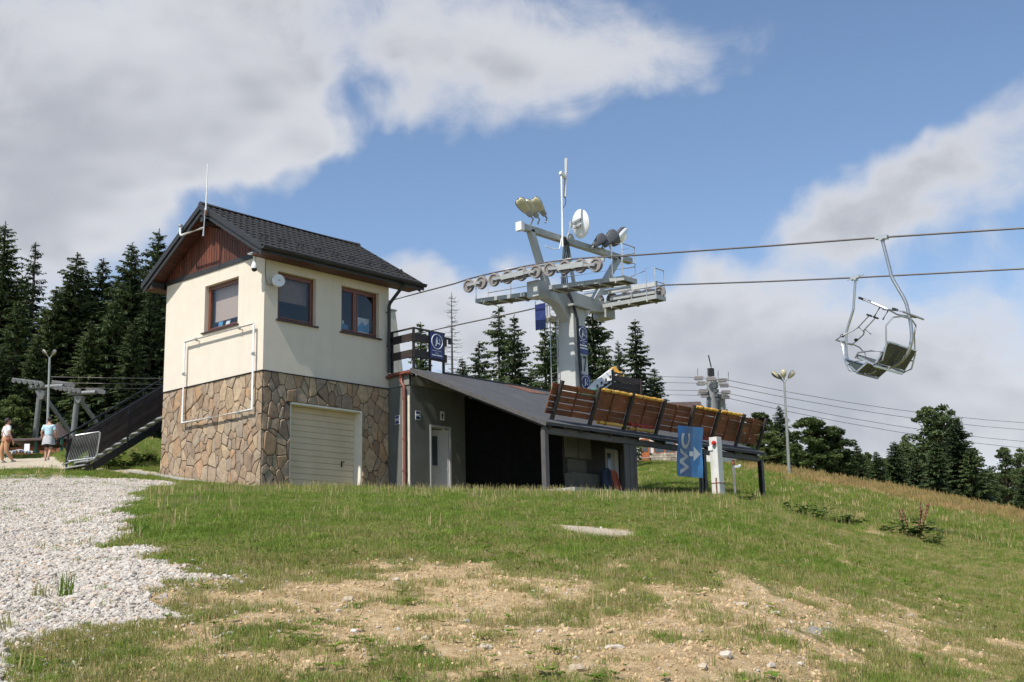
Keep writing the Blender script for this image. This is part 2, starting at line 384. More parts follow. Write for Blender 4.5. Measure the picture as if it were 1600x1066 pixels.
M['chair_olive'] = material('chair_olive', (.055, .065, .048), .6, var=.15, scale=6, rand=.15)
M['chair_seat'] = material('chair_seat', (.085, .088, .085), .55, var=.12, rand=.15)
M['net_green'] = material('net_green', (.015, .20, .13), .7, var=.35, scale=14, bump=.6, bscale=30)
M['glass'] = glass_material('glass')
M['blind'] = material('blind', (.52, .38, .30), .85, var=.1, scale=40, stretch=(1, 1, 8), bump=.2, bscale=60)
M['curtain'] = material('curtain', (.26, .175, .14), .9, var=.15, scale=20)
M['interior'] = material('interior', (.22, .2, .18), .9, var=.1)
M['poster_white'] = material('poster_white', (.70, .72, .72), .7, var=.06)  # notices, and the pale walls of the painted window reflection
M['poster_blue'] = material('poster_blue', (.10, .32, .52), .7, var=.2, scale=9)  # notices, flags, and the blue mural of the painted window reflection
M['paper'] = material('paper', (.72, .72, .76), .8, var=.05)
M['hut_wood'] = material('hut_wood', (.22, .075, .03), .7, var=.25, scale=6, rand=.2)
M['hut_roof'] = material('hut_roof', (.07, .045, .038), .8, var=.25, scale=4, rand=.15)
M['hut_green'] = material('hut_green', (.02, .075, .055), .6, var=.2)
M['far_stone'] = material('far_stone', (.42, .36, .29), .9, var=.3, scale=3, rand=.3)
M['far_white'] = material('far_white', (.70, .68, .63), .9, var=.08)
M['far_door'] = material('far_door', (.40, .12, .035), .6, var=.15)
M['far_pane'] = material('far_pane', (.05, .06, .075), .12, var=.1, spec=.8)
M['bark'] = material('bark', (.10, .075, .058), .9, var=.3, scale=8, stretch=(4, 4, .6), bump=.6, bscale=20)
M['bark_dead'] = material('bark_dead', (.085, .075, .07), .9, var=.25, scale=8)
M['skin'] = material('skin', (.42, .23, .16), .6, var=.06)
M['hair'] = material('hair', (.03, .02, .015), .7, var=.2)
M['tee_white'] = material('tee_white', (.72, .72, .72), .85, var=.06)
M['tee_blue'] = material('tee_blue', (.42, .60, .68), .85, var=.08)
M['jacket_grey'] = material('jacket_grey', (.42, .42, .43), .9, var=.15, scale=14)
M['shorts'] = material('shorts', (.025, .025, .03), .85, var=.15)
M['trousers'] = material('trousers', (.44, .24, .125), .85, var=.1)
M['shoe'] = material('shoe', (.35, .33, .32), .7, var=.2)
M['bag'] = material('bag', (.20, .06, .03), .6, var=.15)
M['needles'] = leaf_material('needles', (.042, .062, .026), (.092, .122, .044), (.155, .175, .066), trans=.16, rnd=.16)
M['needles_light'] = leaf_material('needles_light', (.044, .068, .028), (.094, .132, .048), (.15, .178, .068), trans=.2, rnd=.16)
M['leaves'] = leaf_material('leaves', (.052, .080, .025), (.115, .152, .046), (.18, .205, .072), trans=.28)
M['leaves_birch'] = leaf_material('leaves_birch', (.065, .095, .036), (.125, .165, .062), (.18, .205, .09), trans=.3)
M['weed'] = leaf_material('weed', (.03, .065, .012), (.065, .12, .022), (.10, .15, .035), trans=.3)
M['grass_green'] = leaf_material('grass_green', (.13, .21, .025), (.235, .32, .05), (.36, .39, .10), trans=.38, rnd=.3)
M['grass_olive'] = leaf_material('grass_olive', (.23, .245, .062), (.33, .325, .10), (.43, .39, .165), trans=.38, rnd=.3)
M['grass_dry'] = leaf_material('grass_dry', (.40, .31, .135), (.52, .42, .21), (.60, .51, .30), trans=.35, rnd=.3)
M['grass_rust'] = leaf_material('grass_rust', (.30, .25, .085), (.46, .30, .13), (.52, .32, .17), trans=.35, rnd=.3)
M['pebble'] = material('pebble', (.5, .48, .45), .85, var=.12, scale=20, ramp=[(.44, .39, .335), (.52, .475, .42), (.34, .30, .255), (.57, .525, .465), (.41, .305, .21), (.47, .425, .37), (.36, .33, .29), (.49, .44, .38)])
M['rock'] = material('rock', (.46, .40, .31), .9, var=.2, scale=12, bump=.5, bscale=25, ramp=[(.46, .38, .27), (.56, .52, .46), (.40, .31, .21), (.62, .59, .54)])
M['flower_yellow'] = leaf_material('flower_yellow', (.5, .36, .02), (.65, .48, .04), trans=.2)
M['flower_white'] = leaf_material('flower_white', (.55, .55, .5), (.7, .7, .66), trans=.2)

M['clod'] = material('clod', (.4, .28, .15), .95, var=.2, scale=20, ramp=[(.50, .36, .20), (.41, .285, .15), (.58, .44, .265), (.36, .245, .13)])

M['old_steel'] = material('old_steel', (.20, .205, .205), .65, metal=.2, var=.2, scale=5)
# ------------------------------------------------------------------ terrain
def zrel(px, py, D):
    r = ray(px, py); h = Vector((r.x, r.y, 0)); s = D/h.dot(HF)
    return r.z*s, math.atan2(h.dot(RT), h.dot(HF)), s*h.length
COLS = [  # image column, [(forward metres, row) or (forward metres, ('z', height over eye))]
    (-260, [(22, 782), (30, 752), (36, 738), (56, 716), (90, 706), (140, 698)]),
    (0, [(22, 782), (30, 750), (35, 738), (54, 716), (90, 706), (140, 698)]),
    (80, [(22, 782), (30, 750), (35, 737), (54, 714), (90, 706), (140, 698)]),
    (125, [(24, 776), (31, 748), (35, 733), (38, 727), (44, 708), (60, 700), (140, 690)]),
    (190, [(24, 772), (31, 750), (35, 736), (36.3, 732), (39, 706), (60, 690), (140, 680)]),
    (250, [(24, 770), (31, 753), (34.6, 737.5), (36, 730), (39, 694), (60, 684), (140, 680)]),
    (330, [(24, 767), (31, 754), (33, 749), (40, ('z', 4.0)), (60, ('z', 6.5)), (140, ('z', 15))]),
    (410, [(24, 765), (31, 757), (40, ('z', 3.2)), (60, ('z', 6.0)), (140, ('z', 14))]),
    (640, [(25, 767), (31, 760), (36, ('z', 3.05)), (45, ('z', 3.6)), (60, ('z', 6.2)), (140, ('z', 13))]),
    (850, [(26, 769), (31, 762.5), (36, ('z', 2.85)), (45, ('z', 3.4)), (60, ('z', 5.9)), (140, ('z', 12))]),
    (1000, [(26, 774), (33.5, 769.5), (37, ('z', 2.95)), (45, 758), (60, 735), (75, 719), (85, 716), (140, ('z', 11))]),
    (1100, [(26, 781), (34, 772.5), (37, 771), (60, 745), (75, 724), (85, 720), (140, ('z', 10))]),
    (1190, [(26, 793), (35, 779.5), (39, 776), (60, 741), (75, 728), (85, 726), (140, ('z', 9))]),
    (1260, [(24, 818), (31, 800), (38, 792), (56, 752), (64, 744), (72, 743), (140, ('z', 7))]),
    (1420, [(22, 862), (30, 830), (36, 823), (52, 790), (66, 771), (74, 769), (140, ('z', 5))]),
    (1600, [(20, 905), (28, 870), (36, 858), (52, 828), (68, 808), (76, 806), (140, ('z', 3))]),
    (1900, [(20, 940), (28, 900), (36, 885), (52, 855), (68, 840), (76, 838), (140, ('z', 0))]),
]
RHO = np.concatenate([np.linspace(0, 6, 13)[:-1], np.geomspace(6, 160, 260), np.geomspace(170, 3500, 24)])
def _profile(px, pts):
    D = []; Z = []
    phi = zrel(px, 760, 30)[1]
    for d, y in pts:
        if isinstance(y, tuple): z = y[1]; rho = d/math.cos(phi)
        else: z, _, rho = zrel(px, y, d)
        D.append(rho); Z.append(z)
    t = np.linspace(0, 1, 9)[:-1]; D1, Z1 = D[0], Z[0]
    k = .0028*D1; q = (t*(1+k*6) - k*6*t*t)            # steeper near the camera, easing towards the brow
    nz = -1.6 + (Z1+1.6)*q
    D = list(t*D1)+D; Z = list(nz)+Z
    D += [260, 600, 1500, 3500]; Z += [Z[-1]-6, Z[-1]-40, -90, -160]
    z = np.interp(RHO, D, Z)
    # smooth with a window that widens with distance
    out = z.copy()
    lr = np.log(RHO+4)
    for i in range(len(RHO)):
        w = np.exp(-.5*((lr-lr[i])/.045)**2)*np.gradient(lr); out[i] = (w*z).sum()/w.sum()
    return phi, out
_P = [_profile(px, pts) for px, pts in COLS]
_back = np.interp(RHO, [0, 30, 200, 3500], [-1.6, -5.5, -25, -200])
PHI_T = np.array([-math.pi, -2.3, -1.2]+[p[0] for p in _P]+[1.2, 2.3, math.pi])
Z_T = np.array([_back, _back, _P[0][1]]+[p[1] for p in _P]+[_P[-1][1], _back, _back])
PHI_G = np.concatenate([np.linspace(-math.pi, -.56, 60)[:-1], np.linspace(-.56, .56, 640), np.linspace(.56, math.pi, 60)[1:]])
Z_G = np.array([[0.]*len(RHO)]*len(PHI_G))
for j in range(len(RHO)): Z_G[:, j] = np.interp(PHI_G, PHI_T, Z_T[:, j])
_ker = np.exp(-.5*(np.arange(-14, 15)/6.)**2); _ker /= _ker.sum()
for j in range(len(RHO)):
    Z_G[:, j] = np.convolve(np.pad(Z_G[:, j], 14, mode='edge'), _ker, mode='valid')
def lumps(x, y):
    return (.020*np.sin(x*2.1+1.3*np.sin(y*1.7))*np.cos(y*2.6+.6*x) + .012*np.sin(x*5.3+y*3.1)*np.cos(y*6.1-x*1.7) + .035*np.sin(x*.7+.5*y)*np.cos(.9*y-.3*x))
def ground_np(x, y):
    dx, dy = x-CAM.x, y-CAM.y
    xh = dx*RT.x+dy*RT.y; yh = dx*HF.x+dy*HF.y
    rho = np.hypot(xh, yh); phi = np.arctan2(xh, yh)
    fi = np.interp(phi, PHI_G, np.arange(len(PHI_G))); fj = np.interp(rho, RHO, np.arange(len(RHO)))
    i = np.clip(fi.astype(int), 0, len(PHI_G)-2); j = np.clip(fj.astype(int), 0, len(RHO)-2); a = fi-i; b = fj-j
    z = (Z_G[i, j]*(1-a)+Z_G[i+1, j]*a)*(1-b)+(Z_G[i, j+1]*(1-a)+Z_G[i+1, j+1]*a)*b
    return CAM.z + z + lumps(x, y)*np.clip(rho/4, 0, 1) - .07*np.clip((rho-14)/8, 0, 1)
def gz(x, y): return float(ground_np(np.array([x]), np.array([y]))[0])
def polar(phi, rho):
    return CAM.x+rho*(np.sin(phi)*RT.x+np.cos(phi)*HF.x), CAM.y+rho*(np.sin(phi)*RT.y+np.cos(phi)*HF.y)
def proj_np(x, y, z):
    d = np.stack([x-CAM.x, y-CAM.y, z-CAM.z], -1)
    D = d@np.array(FW); D = np.where(D > .2, D, .2)
    return 800+F_PX*(d@np.array(RIGHT))/D, 533-F_PX*(d@np.array(UP))/D, D
def on_ground(px, D):                # point of the ground in image column px at forward distance D
    r = ray(px, 760); h = Vector((r.x, r.y, 0)); h *= D/h.dot(HF)
    x, y = CAM.x+h.x, CAM.y+h.y
    return Vector((x, y, gz(x, y)))

def vnoise(x, y, s, seed=0):
    """smooth value noise"""
    x = x/s+seed*17.3; y = y/s-seed*9.7
    xi = np.floor(x).astype(int); yi = np.floor(y).astype(int); fx = x-xi; fy = y-yi
    fx = fx*fx*(3-2*fx); fy = fy*fy*(3-2*fy)
    def h(a, b):
        n = (a*374761393+b*668265263+seed*1442695) & 0x7fffffff
        n = ((n ^ (n >> 13))*1274126177) & 0x7fffffff
        return ((n ^ (n >> 16)) & 0xffff)/65535.
    return (h(xi, yi)*(1-fx)+h(xi+1, yi)*fx)*(1-fy)+(h(xi, yi+1)*(1-fx)+h(xi+1, yi+1)*fx)*fy
def fbm(x, y, s, seed=0):
    return .5*vnoise(x, y, s, seed)+.28*vnoise(x, y, s*.47, seed+3)+.22*vnoise(x, y, s*.21, seed+5)
def inside(px, py, poly):
    c = np.zeros(px.shape, bool); n = len(poly)
    for i in range(n):
        x1, y1 = poly[i]; x2, y2 = poly[(i+1) % n]
        if y1 == y2: continue
        t = ((y1 > py) != (y2 > py)) & (px < (x2-x1)*(py-y1)/(y2-y1)+x1); c ^= t
    return c
# outlines of the ground covers, drawn on the slope
def slope_pt(px, py):
    """where the sight line through (px, py) meets the slope"""
    r = ray(px, py); lo = 3.
    for D in np.linspace(4, 60, 560):
        p = CAM+r*D
        if p.z < gz(p.x, p.y): return (p.x, p.y)
    p = CAM+r*36; return (p.x, p.y)
GRAVEL = [slope_pt(*p) for p in [(-260, 744), (0, 742), (120, 745), (250, 752), (278, 758), (222, 772), (212, 795), (222, 822), (196, 846), (232, 868), (262, 888), (345, 912),
          (300, 918), (230, 922), (196, 938), (225, 958), (276, 972), (200, 984), (140, 980), (118, 1000), (70, 1012), (58, 1040), (-20, 1075), (-260, 1130)]]
PATH = [tuple(on_ground(*p)[:2]) for p in [(-260, 37), (0, 37.4), (60, 37.6), (100, 36.2), (145, 34.9), (200, 34.0), (262, 33.2), (275, 34.3), (200, 35.6), (160, 36.2), (122, 37.6), (96, 42), (84, 54), (50, 62), (0, 62), (-260, 62)]]
SAND = [slope_pt(*p) for p in [(826, 819), (900, 821), (992, 830), (1008, 843), (965, 844), (890, 836)]]
DIRT = [(800, 975, 640, 90, .36), (420, 900, 150, 40, .28), (690, 950, 300, 62, .62), (560, 880, 70, 16, .42), (470, 905, 110, 22, .3), (950, 930, 170, 40, .55), (1120, 965, 230, 42, .78), (1270, 950, 150, 28, .62), (1390, 965, 110, 26, .58), (880, 1010, 260, 42, .66), (760, 1050, 130, 22, .5),
        (1120, 1032, 300, 40, .72), (1400, 1025, 190, 36, .46), (1450, 950, 90, 24, .40), (1350, 832, 50, 7, .5), (1170, 800, 25, 4, .4), (590, 832, 60, 7, .3), (300, 985, 70, 14, .35), (1470, 945, 70, 20, .35), (640, 990, 160, 18, .4), (1505, 830, 60, 5, .35)]
FINE_GRAVEL = [(1260, 985, 150, 16, .55), (900, 925, 60, 18, .4), (1040, 958, 70, 14, .42), (1160, 995, 90, 10, .4)]
def zones(x, y, z):
    px, py, D = proj_np(x, y, z)
    n1 = fbm(x, y, 1.2, 1); n2 = fbm(x, y, .55, 2)
    jx = x+(fbm(x, y, .7, 7)-.5)*.9; jy = y+(fbm(x, y, .7, 8)-.5)*.9
    grav = inside(jx, jy, GRAVEL).astype(float)
    jx2 = x+(fbm(x, y, .7, 9)-.5)*.3; jy2 = y+(fbm(x, y, .7, 10)-.5)*.3
    path = inside(jx2, jy2, PATH).astype(float)
    sand = inside(jx2, jy2, SAND).astype(float)
    d = np.zeros_like(px)
    for (cx, cy, rx, ry, w) in DIRT:
        d = np.maximum(d, w*np.exp(-.7*(((px-cx)/rx)**2+((py-cy)/ry)**2)))
    n4 = fbm(x, y, .22, 4)
    dirt = np.clip((d+(n1-.5)*.6+(n2-.5)*.8+(n4-.5)*.7-.10)*2.0, 0, 1)*(d > .06)
    fg = np.zeros_like(px)
    for (cx, cy, rx, ry, w) in FINE_GRAVEL:
        fg = np.maximum(fg, w*np.exp(-.7*(((px-cx)/rx)**2+((py-cy)/ry)**2)))
    fg = np.clip((fg+(n2-.5)*.5-.3)*2.2, 0, 1)
    return px, py, D, np.clip(dirt*(1-grav)*(1-path)+sand*0, 0, 1), grav, np.maximum(path, sand), fg

def build_ground():
    PH = PHI_G; nr, npn = len(RHO), len(PH)
    g, h = np.meshgrid(PH, RHO, indexing='ij'); x, y = polar(g.ravel(), h.ravel()); z = ground_np(x, y)
    idx = np.arange(npn*nr).reshape(npn, nr)
    f = np.stack([idx[:-1, :-1], idx[1:, :-1], idx[1:, 1:], idx[:-1, 1:]], -1).reshape(-1, 4)
    me = bpy.data.meshes.new('ground'); me.vertices.add(len(x)); me.vertices.foreach_set('co', np.stack([x, y, z], -1).ravel().astype(np.float32))
    me.loops.add(f.size); me.loops.foreach_set('vertex_index', f[:, ::-1].ravel().astype(np.int32))
    me.polygons.add(len(f)); me.polygons.foreach_set('loop_start', np.arange(0, f.size, 4, dtype=np.int32)); me.polygons.foreach_set('loop_total', np.full(len(f), 4, dtype=np.int32))
    me.update(); me.validate()
    px, py, D, dirt, grav, path, fg = zones(x, y, z)
    near = (np.hypot(x-CAM.x, y-CAM.y) < 70) & (D > 1)
    a = me.color_attributes.new('zone', 'FLOAT_COLOR', 'POINT')
    c = np.stack([dirt*near, grav*near, path*near, fg*near], -1).astype(np.float32); a.data.foreach_set('color', c.ravel())
    me.polygons.foreach_set('use_smooth', [True]*len(me.polygons))
    m = bpy.data.materials.new('soil'); m.use_nodes = True; nt = m.node_tree; N = nt.nodes; L = nt.links; b = N['Principled BSDF']; b.inputs['Roughness'].default_value = .95; b.inputs['Specular IOR Level'].default_value = .2
    at_ = N.new('ShaderNodeAttribute'); at_.attribute_name = 'zone'; sep = N.new('ShaderNodeSeparateColor'); L.new(at_.outputs['Color'], sep.inputs[0])
    tc = N.new('ShaderNodeTexCoord')
    def nz(s, d=6):
        n = N.new('ShaderNodeTexNoise'); n.inputs['Scale'].default_value = s; n.inputs['Detail'].default_value = d; n.inputs['Roughness'].default_value = .65; L.new(tc.outputs['Object'], n.inputs['Vector']); return n.outputs['Fac']
    def ramp(fac, cs):
        r = N.new('ShaderNodeValToRGB'); e = r.color_ramp.elements
        while len(e) < len(cs): e.new(.5)
        for i, (p, cc) in enumerate(cs): e[i].position = p; e[i].color = (*cc, 1)
        L.new(fac, r.inputs[0]); return r.outputs[0]
    def mix(fac, c1, c2):
        x_ = N.new('ShaderNodeMix'); x_.data_type = 'RGBA'; L.new(fac, x_.inputs[0]); L.new(c1, x_.inputs[6]); L.new(c2, x_.inputs[7]); return x_.outputs[2]
    def sharpen(fac, n, k=.5):
        ad = N.new('ShaderNodeMath'); ad.operation = 'MULTIPLY_ADD'; L.new(n, ad.inputs[0]); ad.inputs[1].default_value = k; L.new(fac, ad.inputs[2])
        mr = N.new('ShaderNodeMapRange'); mr.interpolation_type = 'SMOOTHSTEP'; L.new(ad.outputs[0], mr.inputs[0]); mr.inputs[1].default_value = .42+k*.4; mr.inputs[2].default_value = .62+k*.5; return mr.outputs[0]
    thatch = ramp(nz(3.), [(.3, (.14, .14, .045)), (.52, (.23, .205, .078)), (.75, (.36, .28, .15))])
    dirt_c = ramp(nz(9., 9), [(.3, (.31, .21, .10)), (.5, (.50, .36, .195)), (.72, (.62, .475, .285))])
    grav_c = ramp(nz(30., 4), [(.3, (.30, .275, .235)), (.55, (.46, .425, .375)), (.75, (.58, .545, .49))])
    path_c = ramp(nz(4., 8), [(.3, (.42, .35, .25)), (.7, (.58, .50, .37))])
    fine_c = ramp(nz(60., 3), [(.3, (.26, .235, .20)), (.5, (.45, .42, .37)), (.7, (.62, .59, .55))])
    nn = nz(14., 5)
    cc = mix(sharpen(sep.outputs[0], nn), thatch, dirt_c)
    ad = N.new('ShaderNodeMath'); ad.operation = 'MULTIPLY'; L.new(at_.outputs['Alpha'], ad.inputs[0]); ad.inputs[1].default_value = 1.
    cc = mix(sharpen(ad.outputs[0], nn), cc, fine_c)
    cc = mix(sharpen(sep.outputs[1], nn), cc, grav_c)
    cc = mix(sharpen(sep.outputs[2], nn, .25), cc, path_c)
    L.new(cc, b.inputs['Base Color'])
    bp = N.new('ShaderNodeBump'); bp.inputs['Strength'].default_value = 1.; bp.inputs['Distance'].default_value = .07; L.new(nz(16., 9), bp.inputs['Height']); L.new(bp.outputs[0], b.inputs['Normal'])
    me.materials.append(m)
    o = bpy.data.objects.new('ground', me); col.objects.link(o)
    tag(o, 'grassy hillside with gravel, worn tan dirt and a sandy path', 'ground', kind='structure')
build_ground()

# ------------------------------------------------------------------ scattered ground cover (one mass each)
def gn_scatter(name, protos, pts, rots, scls, idx, label, cat):
    """one object: points that carry the clump to plant, its turn and its size"""
    pc = bpy.data.collections.new(name+'_kinds')
    for i, p in enumerate(protos):
        p.name = '%s_kind_%02d' % (name, i); pc.objects.link(p)
    me = bpy.data.meshes.new(name); me.vertices.add(len(pts)); me.vertices.foreach_set('co', np.asarray(pts, np.float32).ravel())
    a = me.attributes.new('turn', 'FLOAT_VECTOR', 'POINT'); a.data.foreach_set('vector', np.asarray(rots, np.float32).ravel())
    a = me.attributes.new('size', 'FLOAT', 'POINT'); a.data.foreach_set('value', np.asarray(scls, np.float32))
    a = me.attributes.new('pick', 'INT', 'POINT'); a.data.foreach_set('value', np.asarray(idx, np.int32))
    o = bpy.data.objects.new(name, me); col.objects.link(o)
    ng = bpy.data.node_groups.new(name, 'GeometryNodeTree'); N = ng.nodes; L = ng.links
    ng.interface.new_socket('Geometry', in_out='INPUT', socket_type='NodeSocketGeometry'); ng.interface.new_socket('Geometry', in_out='OUTPUT', socket_type='NodeSocketGeometry')
    gi = N.new('NodeGroupInput'); go = N.new('NodeGroupOutput'); iop = N.new('GeometryNodeInstanceOnPoints'); ci = N.new('GeometryNodeCollectionInfo')
    ci.inputs['Collection'].default_value = pc; ci.inputs['Separate Children'].default_value = True; ci.inputs['Reset Children'].default_value = True
    def attr(n, t):
        q = N.new('GeometryNodeInputNamedAttribute'); q.data_type = t; q.inputs['Name'].default_value = n; return q.outputs['Attribute']
    L.new(gi.outputs[0], iop.inputs['Points']); L.new(ci.outputs[0], iop.inputs['Instance']); iop.inputs['Pick Instance'].default_value = True
    L.new(attr('pick', 'INT'), iop.inputs['Instance Index'])
    e2r = N.new('FunctionNodeEulerToRotation'); L.new(attr('turn', 'FLOAT_VECTOR'), e2r.inputs[0]); L.new(e2r.outputs[0], iop.inputs['Rotation'])
    L.new(attr('size', 'FLOAT'), iop.inputs['Scale']); L.new(iop.outputs[0], go.inputs[0])
    md = o.modifiers.new('scatter', 'NODES'); md.node_group = ng
    return tag(o, label, cat, kind='stuff')
def clump(n, rad, h, w, mat, lean=.5, seed=0, seedheads=0):
    r = np.random.default_rng(seed); mb = MB()
    for i in range(n):
        a = r.uniform(0, 2*math.pi); q = rad*math.sqrt(r.uniform()); bx, by = q*math.cos(a), q*math.sin(a)
        hh = h*r.uniform(.5, 1.15); la = r.uniform(0, 2*math.pi); ll = lean*hh*r.uniform(.2, 1.)
        t = r.uniform(0, 2*math.pi); sx, sy = math.cos(t)*w/2, math.sin(t)*w/2
        tx, ty = bx+math.cos(la)*ll, by+math.sin(la)*ll; mx, my = bx+math.cos(la)*ll*.35, by+math.sin(la)*ll*.35; mz = hh*.6; tz = hh*(1-.25*ll/max(hh, 1e-3))
        mb.add([(bx-sx, by-sy, -.02), (bx+sx, by+sy, -.02), (mx+sx*.8, my+sy*.8, mz), (mx-sx*.8, my-sy*.8, mz), (tx, ty, tz)], [(0, 1, 2, 3), (3, 2, 4)])
        if i < seedheads:
            mb.add([(tx-w*1.1, ty, tz-.05), (tx+w*1.1, ty, tz-.05), (tx+w*.6, ty+.01, tz+.08), (tx-w*.6, ty+.01, tz+.08)], [(0, 1, 2, 3)])
    o = bpy.data.objects.new('clump', mb.mesh('clump', mat, recalc=False)); return o
def sample(n, rho0, rho1, p=1., half=.47):
    ph = rng.uniform(-half, half, n); u = rng.uniform(0, 1, n)
    rho = (rho0**p+u*(rho1**p-rho0**p))**(1/p)
    x, y = polar(ph, rho); z = ground_np(x, y); return x, y, z, rho
def built_over(x, y):
    return ((x > -.05) & (x < 4.6) & (y > -.05) & (y < 4.8)) | ((x > 4.4) & (x < 15.3) & (y > -5.6) & (y < 2.0))
def build_grass():
    protos = [clump(34, .11, .060, .0048, M['grass_green'], 1.1, 1), clump(32, .11, .082, .0048, M['grass_green'], .9, 2), clump(32, .12, .052, .0048, M['grass_olive'], 1.2, 3),
              clump(30, .11, .078, .0048, M['grass_olive'], .9, 4), clump(26, .11, .058, .0048, M['grass_dry'], 1.2, 5), clump(12, .09, .12, .0040, M['grass_olive'], .7, 6, 2),
              clump(10, .09, .115, .0040, M['grass_dry'], .7, 7, 3)]
    x, y, z, rho = sample(190000, 4.6, 44, 1.15)
    px, py, D, dirt, grav, path, fg = zones(x, y, z)
    pn = fbm(x, y, 2.6, 21); pn2 = fbm(x, y, .8, 22)
    cover = np.clip(1.02-dirt*1.25-.9*fg, .02, 1)+.30*np.clip((fbm(x, y, .45, 55)-.50)*4, 0, 1)*dirt; cover *= np.where(grav > .5, .012, 1)*np.where(path > .5, .02, 1)
    lush = np.clip((900-py)/130+(pn-.5)*1.6, 0, 1)       # grass thins and dries out downhill
    cover *= .55+.45*np.clip(lush+(pn2-.3)*1.1, 0, 1)
    keep = (rng.uniform(size=len(x)) < cover) & ~built_over(x, y)
    x, y, z, rho, lush, pn2, dirt, py, px = [q[keep] for q in (x, y, z, rho, lush, pn2, dirt, py, px)]
    n = len(x); g = rng.uniform(size=n)
    dry = np.clip(.76-.56*lush+(pn2-.5)*1.3+.3*dirt, .05, .95)
    idx = np.where(g < dry*.38, 4, np.where(g < dry, np.where(rng.uniform(size=n) < .6, 2, 3), np.where(rng.uniform(size=n) < .5+.3*(lush < .4), 0, 1)))
    tall = rng.uniform(size=n); t_p = np.where(rho > 19, .05, .012)
    idx = np.where(tall < t_p*.6, 5, np.where(tall < t_p, 6, idx))
    scl = rng.uniform(.7, 1.25, n)*(.70+.32*lush)
    rot = np.stack([rng.uniform(-.15, .15, n), rng.uniform(-.15, .15, n), rng.uniform(0, 6.28, n)], -1)
    gn_scatter('grass', protos, np.stack([x, y, z], -1), rot, scl, idx, 'short green and yellowing grass on the near slope', 'grass')
    # the meadow further up and to the right, rusty with seed heads towards its brow
    pm = [clump(30, .26, .17, .013, M['grass_green'], .8, 31), clump(30, .26, .19, .013, M['grass_olive'], .6, 32), clump(26, .28, .36, .012, M['grass_rust'], .5, 33, 12), clump(26, .26, .18, .013, M['grass_dry'], .8, 34, 4)]
    x, y, z, rho = sample(60000, 34, 100, 1.6)
    px, py, D, dirt, grav, path, fg = zones(x, y, z)
    pn = fbm(x, y, 6., 41); pn2 = fbm(x, y, 2., 42)
    keep = ~built_over(x, y) & (path < .5) & (dirt < .6) & ~((px < 1000) & (px > 300) & (rho > 46))
    x, y, z, rho, px, py, pn, pn2 = [q[keep] for q in (x, y, z, rho, px, py, pn, pn2)]; n = len(x)
    brow = np.interp(px, [1000, 1190, 1260, 1420, 1600], [690, 722, 742, 769, 806])
    rust = np.clip(1.05-(py-brow)/17+(pn-.5)*2.2+(pn2-.5)*.8, 0, 1)*np.clip((px-1140)/90, 0, 1)*.85
    g = rng.uniform(size=n)
    idx = np.where(g < rust*.8, 2, np.where(rng.uniform(size=n) < .18+.5*(pn2-.4), 1, np.where(rng.uniform(size=n) < .05+.12*(px > 1250), 3, 0)))
    scl = rng.uniform(.7, 1.3, n)*np.where((rho < 42), .8, 1.)*np.where(px < 1120, .75, 1.)
    rot = np.stack([rng.uniform(-.1, .1, n), rng.uniform(-.1, .1, n), rng.uniform(0, 6.28, n)], -1)
    gn_scatter('meadow_grass', pm, np.stack([x, y, z], -1), rot, scl, idx, 'meadow grass with rusty seed heads beyond the shed', 'grass')
build_grass()
def pebble_mesh(seed, mat, flat=.65):
    r = np.random.default_rng(seed); bm = bmesh.new(); bmesh.ops.create_icosphere(bm, subdivisions=1, radius=1)
    for v in bm.verts:
        v.co *= r.uniform(.8, 1.15); v.co.z *= flat; v.co.x *= 1.2
    me = bpy.data.meshes.new('pebble'); bm.to_mesh(me); bm.free(); me.materials.append(mat)
    return bpy.data.objects.new('pebble', me)
def build_pebbles():
    protos = [pebble_mesh(i, M['pebble'], .55+.1*(i % 3)) for i in range(5)]
    def strip(n, f0, f1):
        ph = rng.uniform(f0, f1, n); rho = (5**1.15+rng.uniform(0, 1, n)*(36**1.15-5**1.15))**(1/1.15); x, y = polar(ph, rho); return x, y, ground_np(x, y), rho
    A = strip(560000, -.47, -.10); B = strip(150000, -.47, .47); x, y, z, rho = [np.concatenate([p, q]) for p, q in zip(A, B)]
    px, py, D, dirt, grav, path, fg = zones(x, y, z); late = np.arange(len(x)) >= 560000
    pr = np.where(late, np.clip(.05*dirt+.5*fg, 0, .6), grav); pr = np.where((path > .5), .05, pr)
    # pebbles kicked out along the gravel's edge
    e = inside(x+(rng.normal(size=len(x)))*.35, y+rng.normal(size=len(x))*.35, GRAVEL); pr = np.maximum(pr, .25*e)
    k = rng.uniform(size=len(x)) < pr
    x, y, z, rho, grav = [q[k] for q in (x, y, z, rho, grav)]; n = len(x)
    s = .0088*np.exp(rng.normal(0, .46, n)); s = np.where(grav > .5, s*1.15, s*.75)*(1+.008*np.clip(rho-8, 0, 30)); s = np.clip(s, .004, .035)
    rot = rng.uniform(0, 6.28, (n, 3))*np.array([.12, .12, 1])
    gn_scatter('gravel', protos, np.stack([x, y, z+s*.25], -1), rot, s, rng.integers(0, 5, n), 'pale crushed gravel covering the track at lower left', 'gravel')
build_pebbles()
def build_clods():
    protos = [pebble_mesh(20+i, M['clod'], .6) for i in range(4)]
    x, y, z, rho = sample(260000, 5, 30, 1.1, .42); px, py, D, dirt, grav, path, fg = zones(x, y, z)
    k = rng.uniform(size=len(x)) < .5*dirt*(grav < .5); x, y, z, rho = [q[k] for q in (x, y, z, rho)]; n = len(x)
    s = np.clip(.0062*np.exp(rng.normal(0, .55, n)), .0025, .022)
    gn_scatter('dirt_clods', protos, np.stack([x, y, z+s*.1], -1), rng.uniform(0, 6.28, (n, 3))*np.array([.3, .3, 1]), s, rng.integers(0, 4, n), 'crumbled tan earth on the bare patches', 'earth')
build_clods()
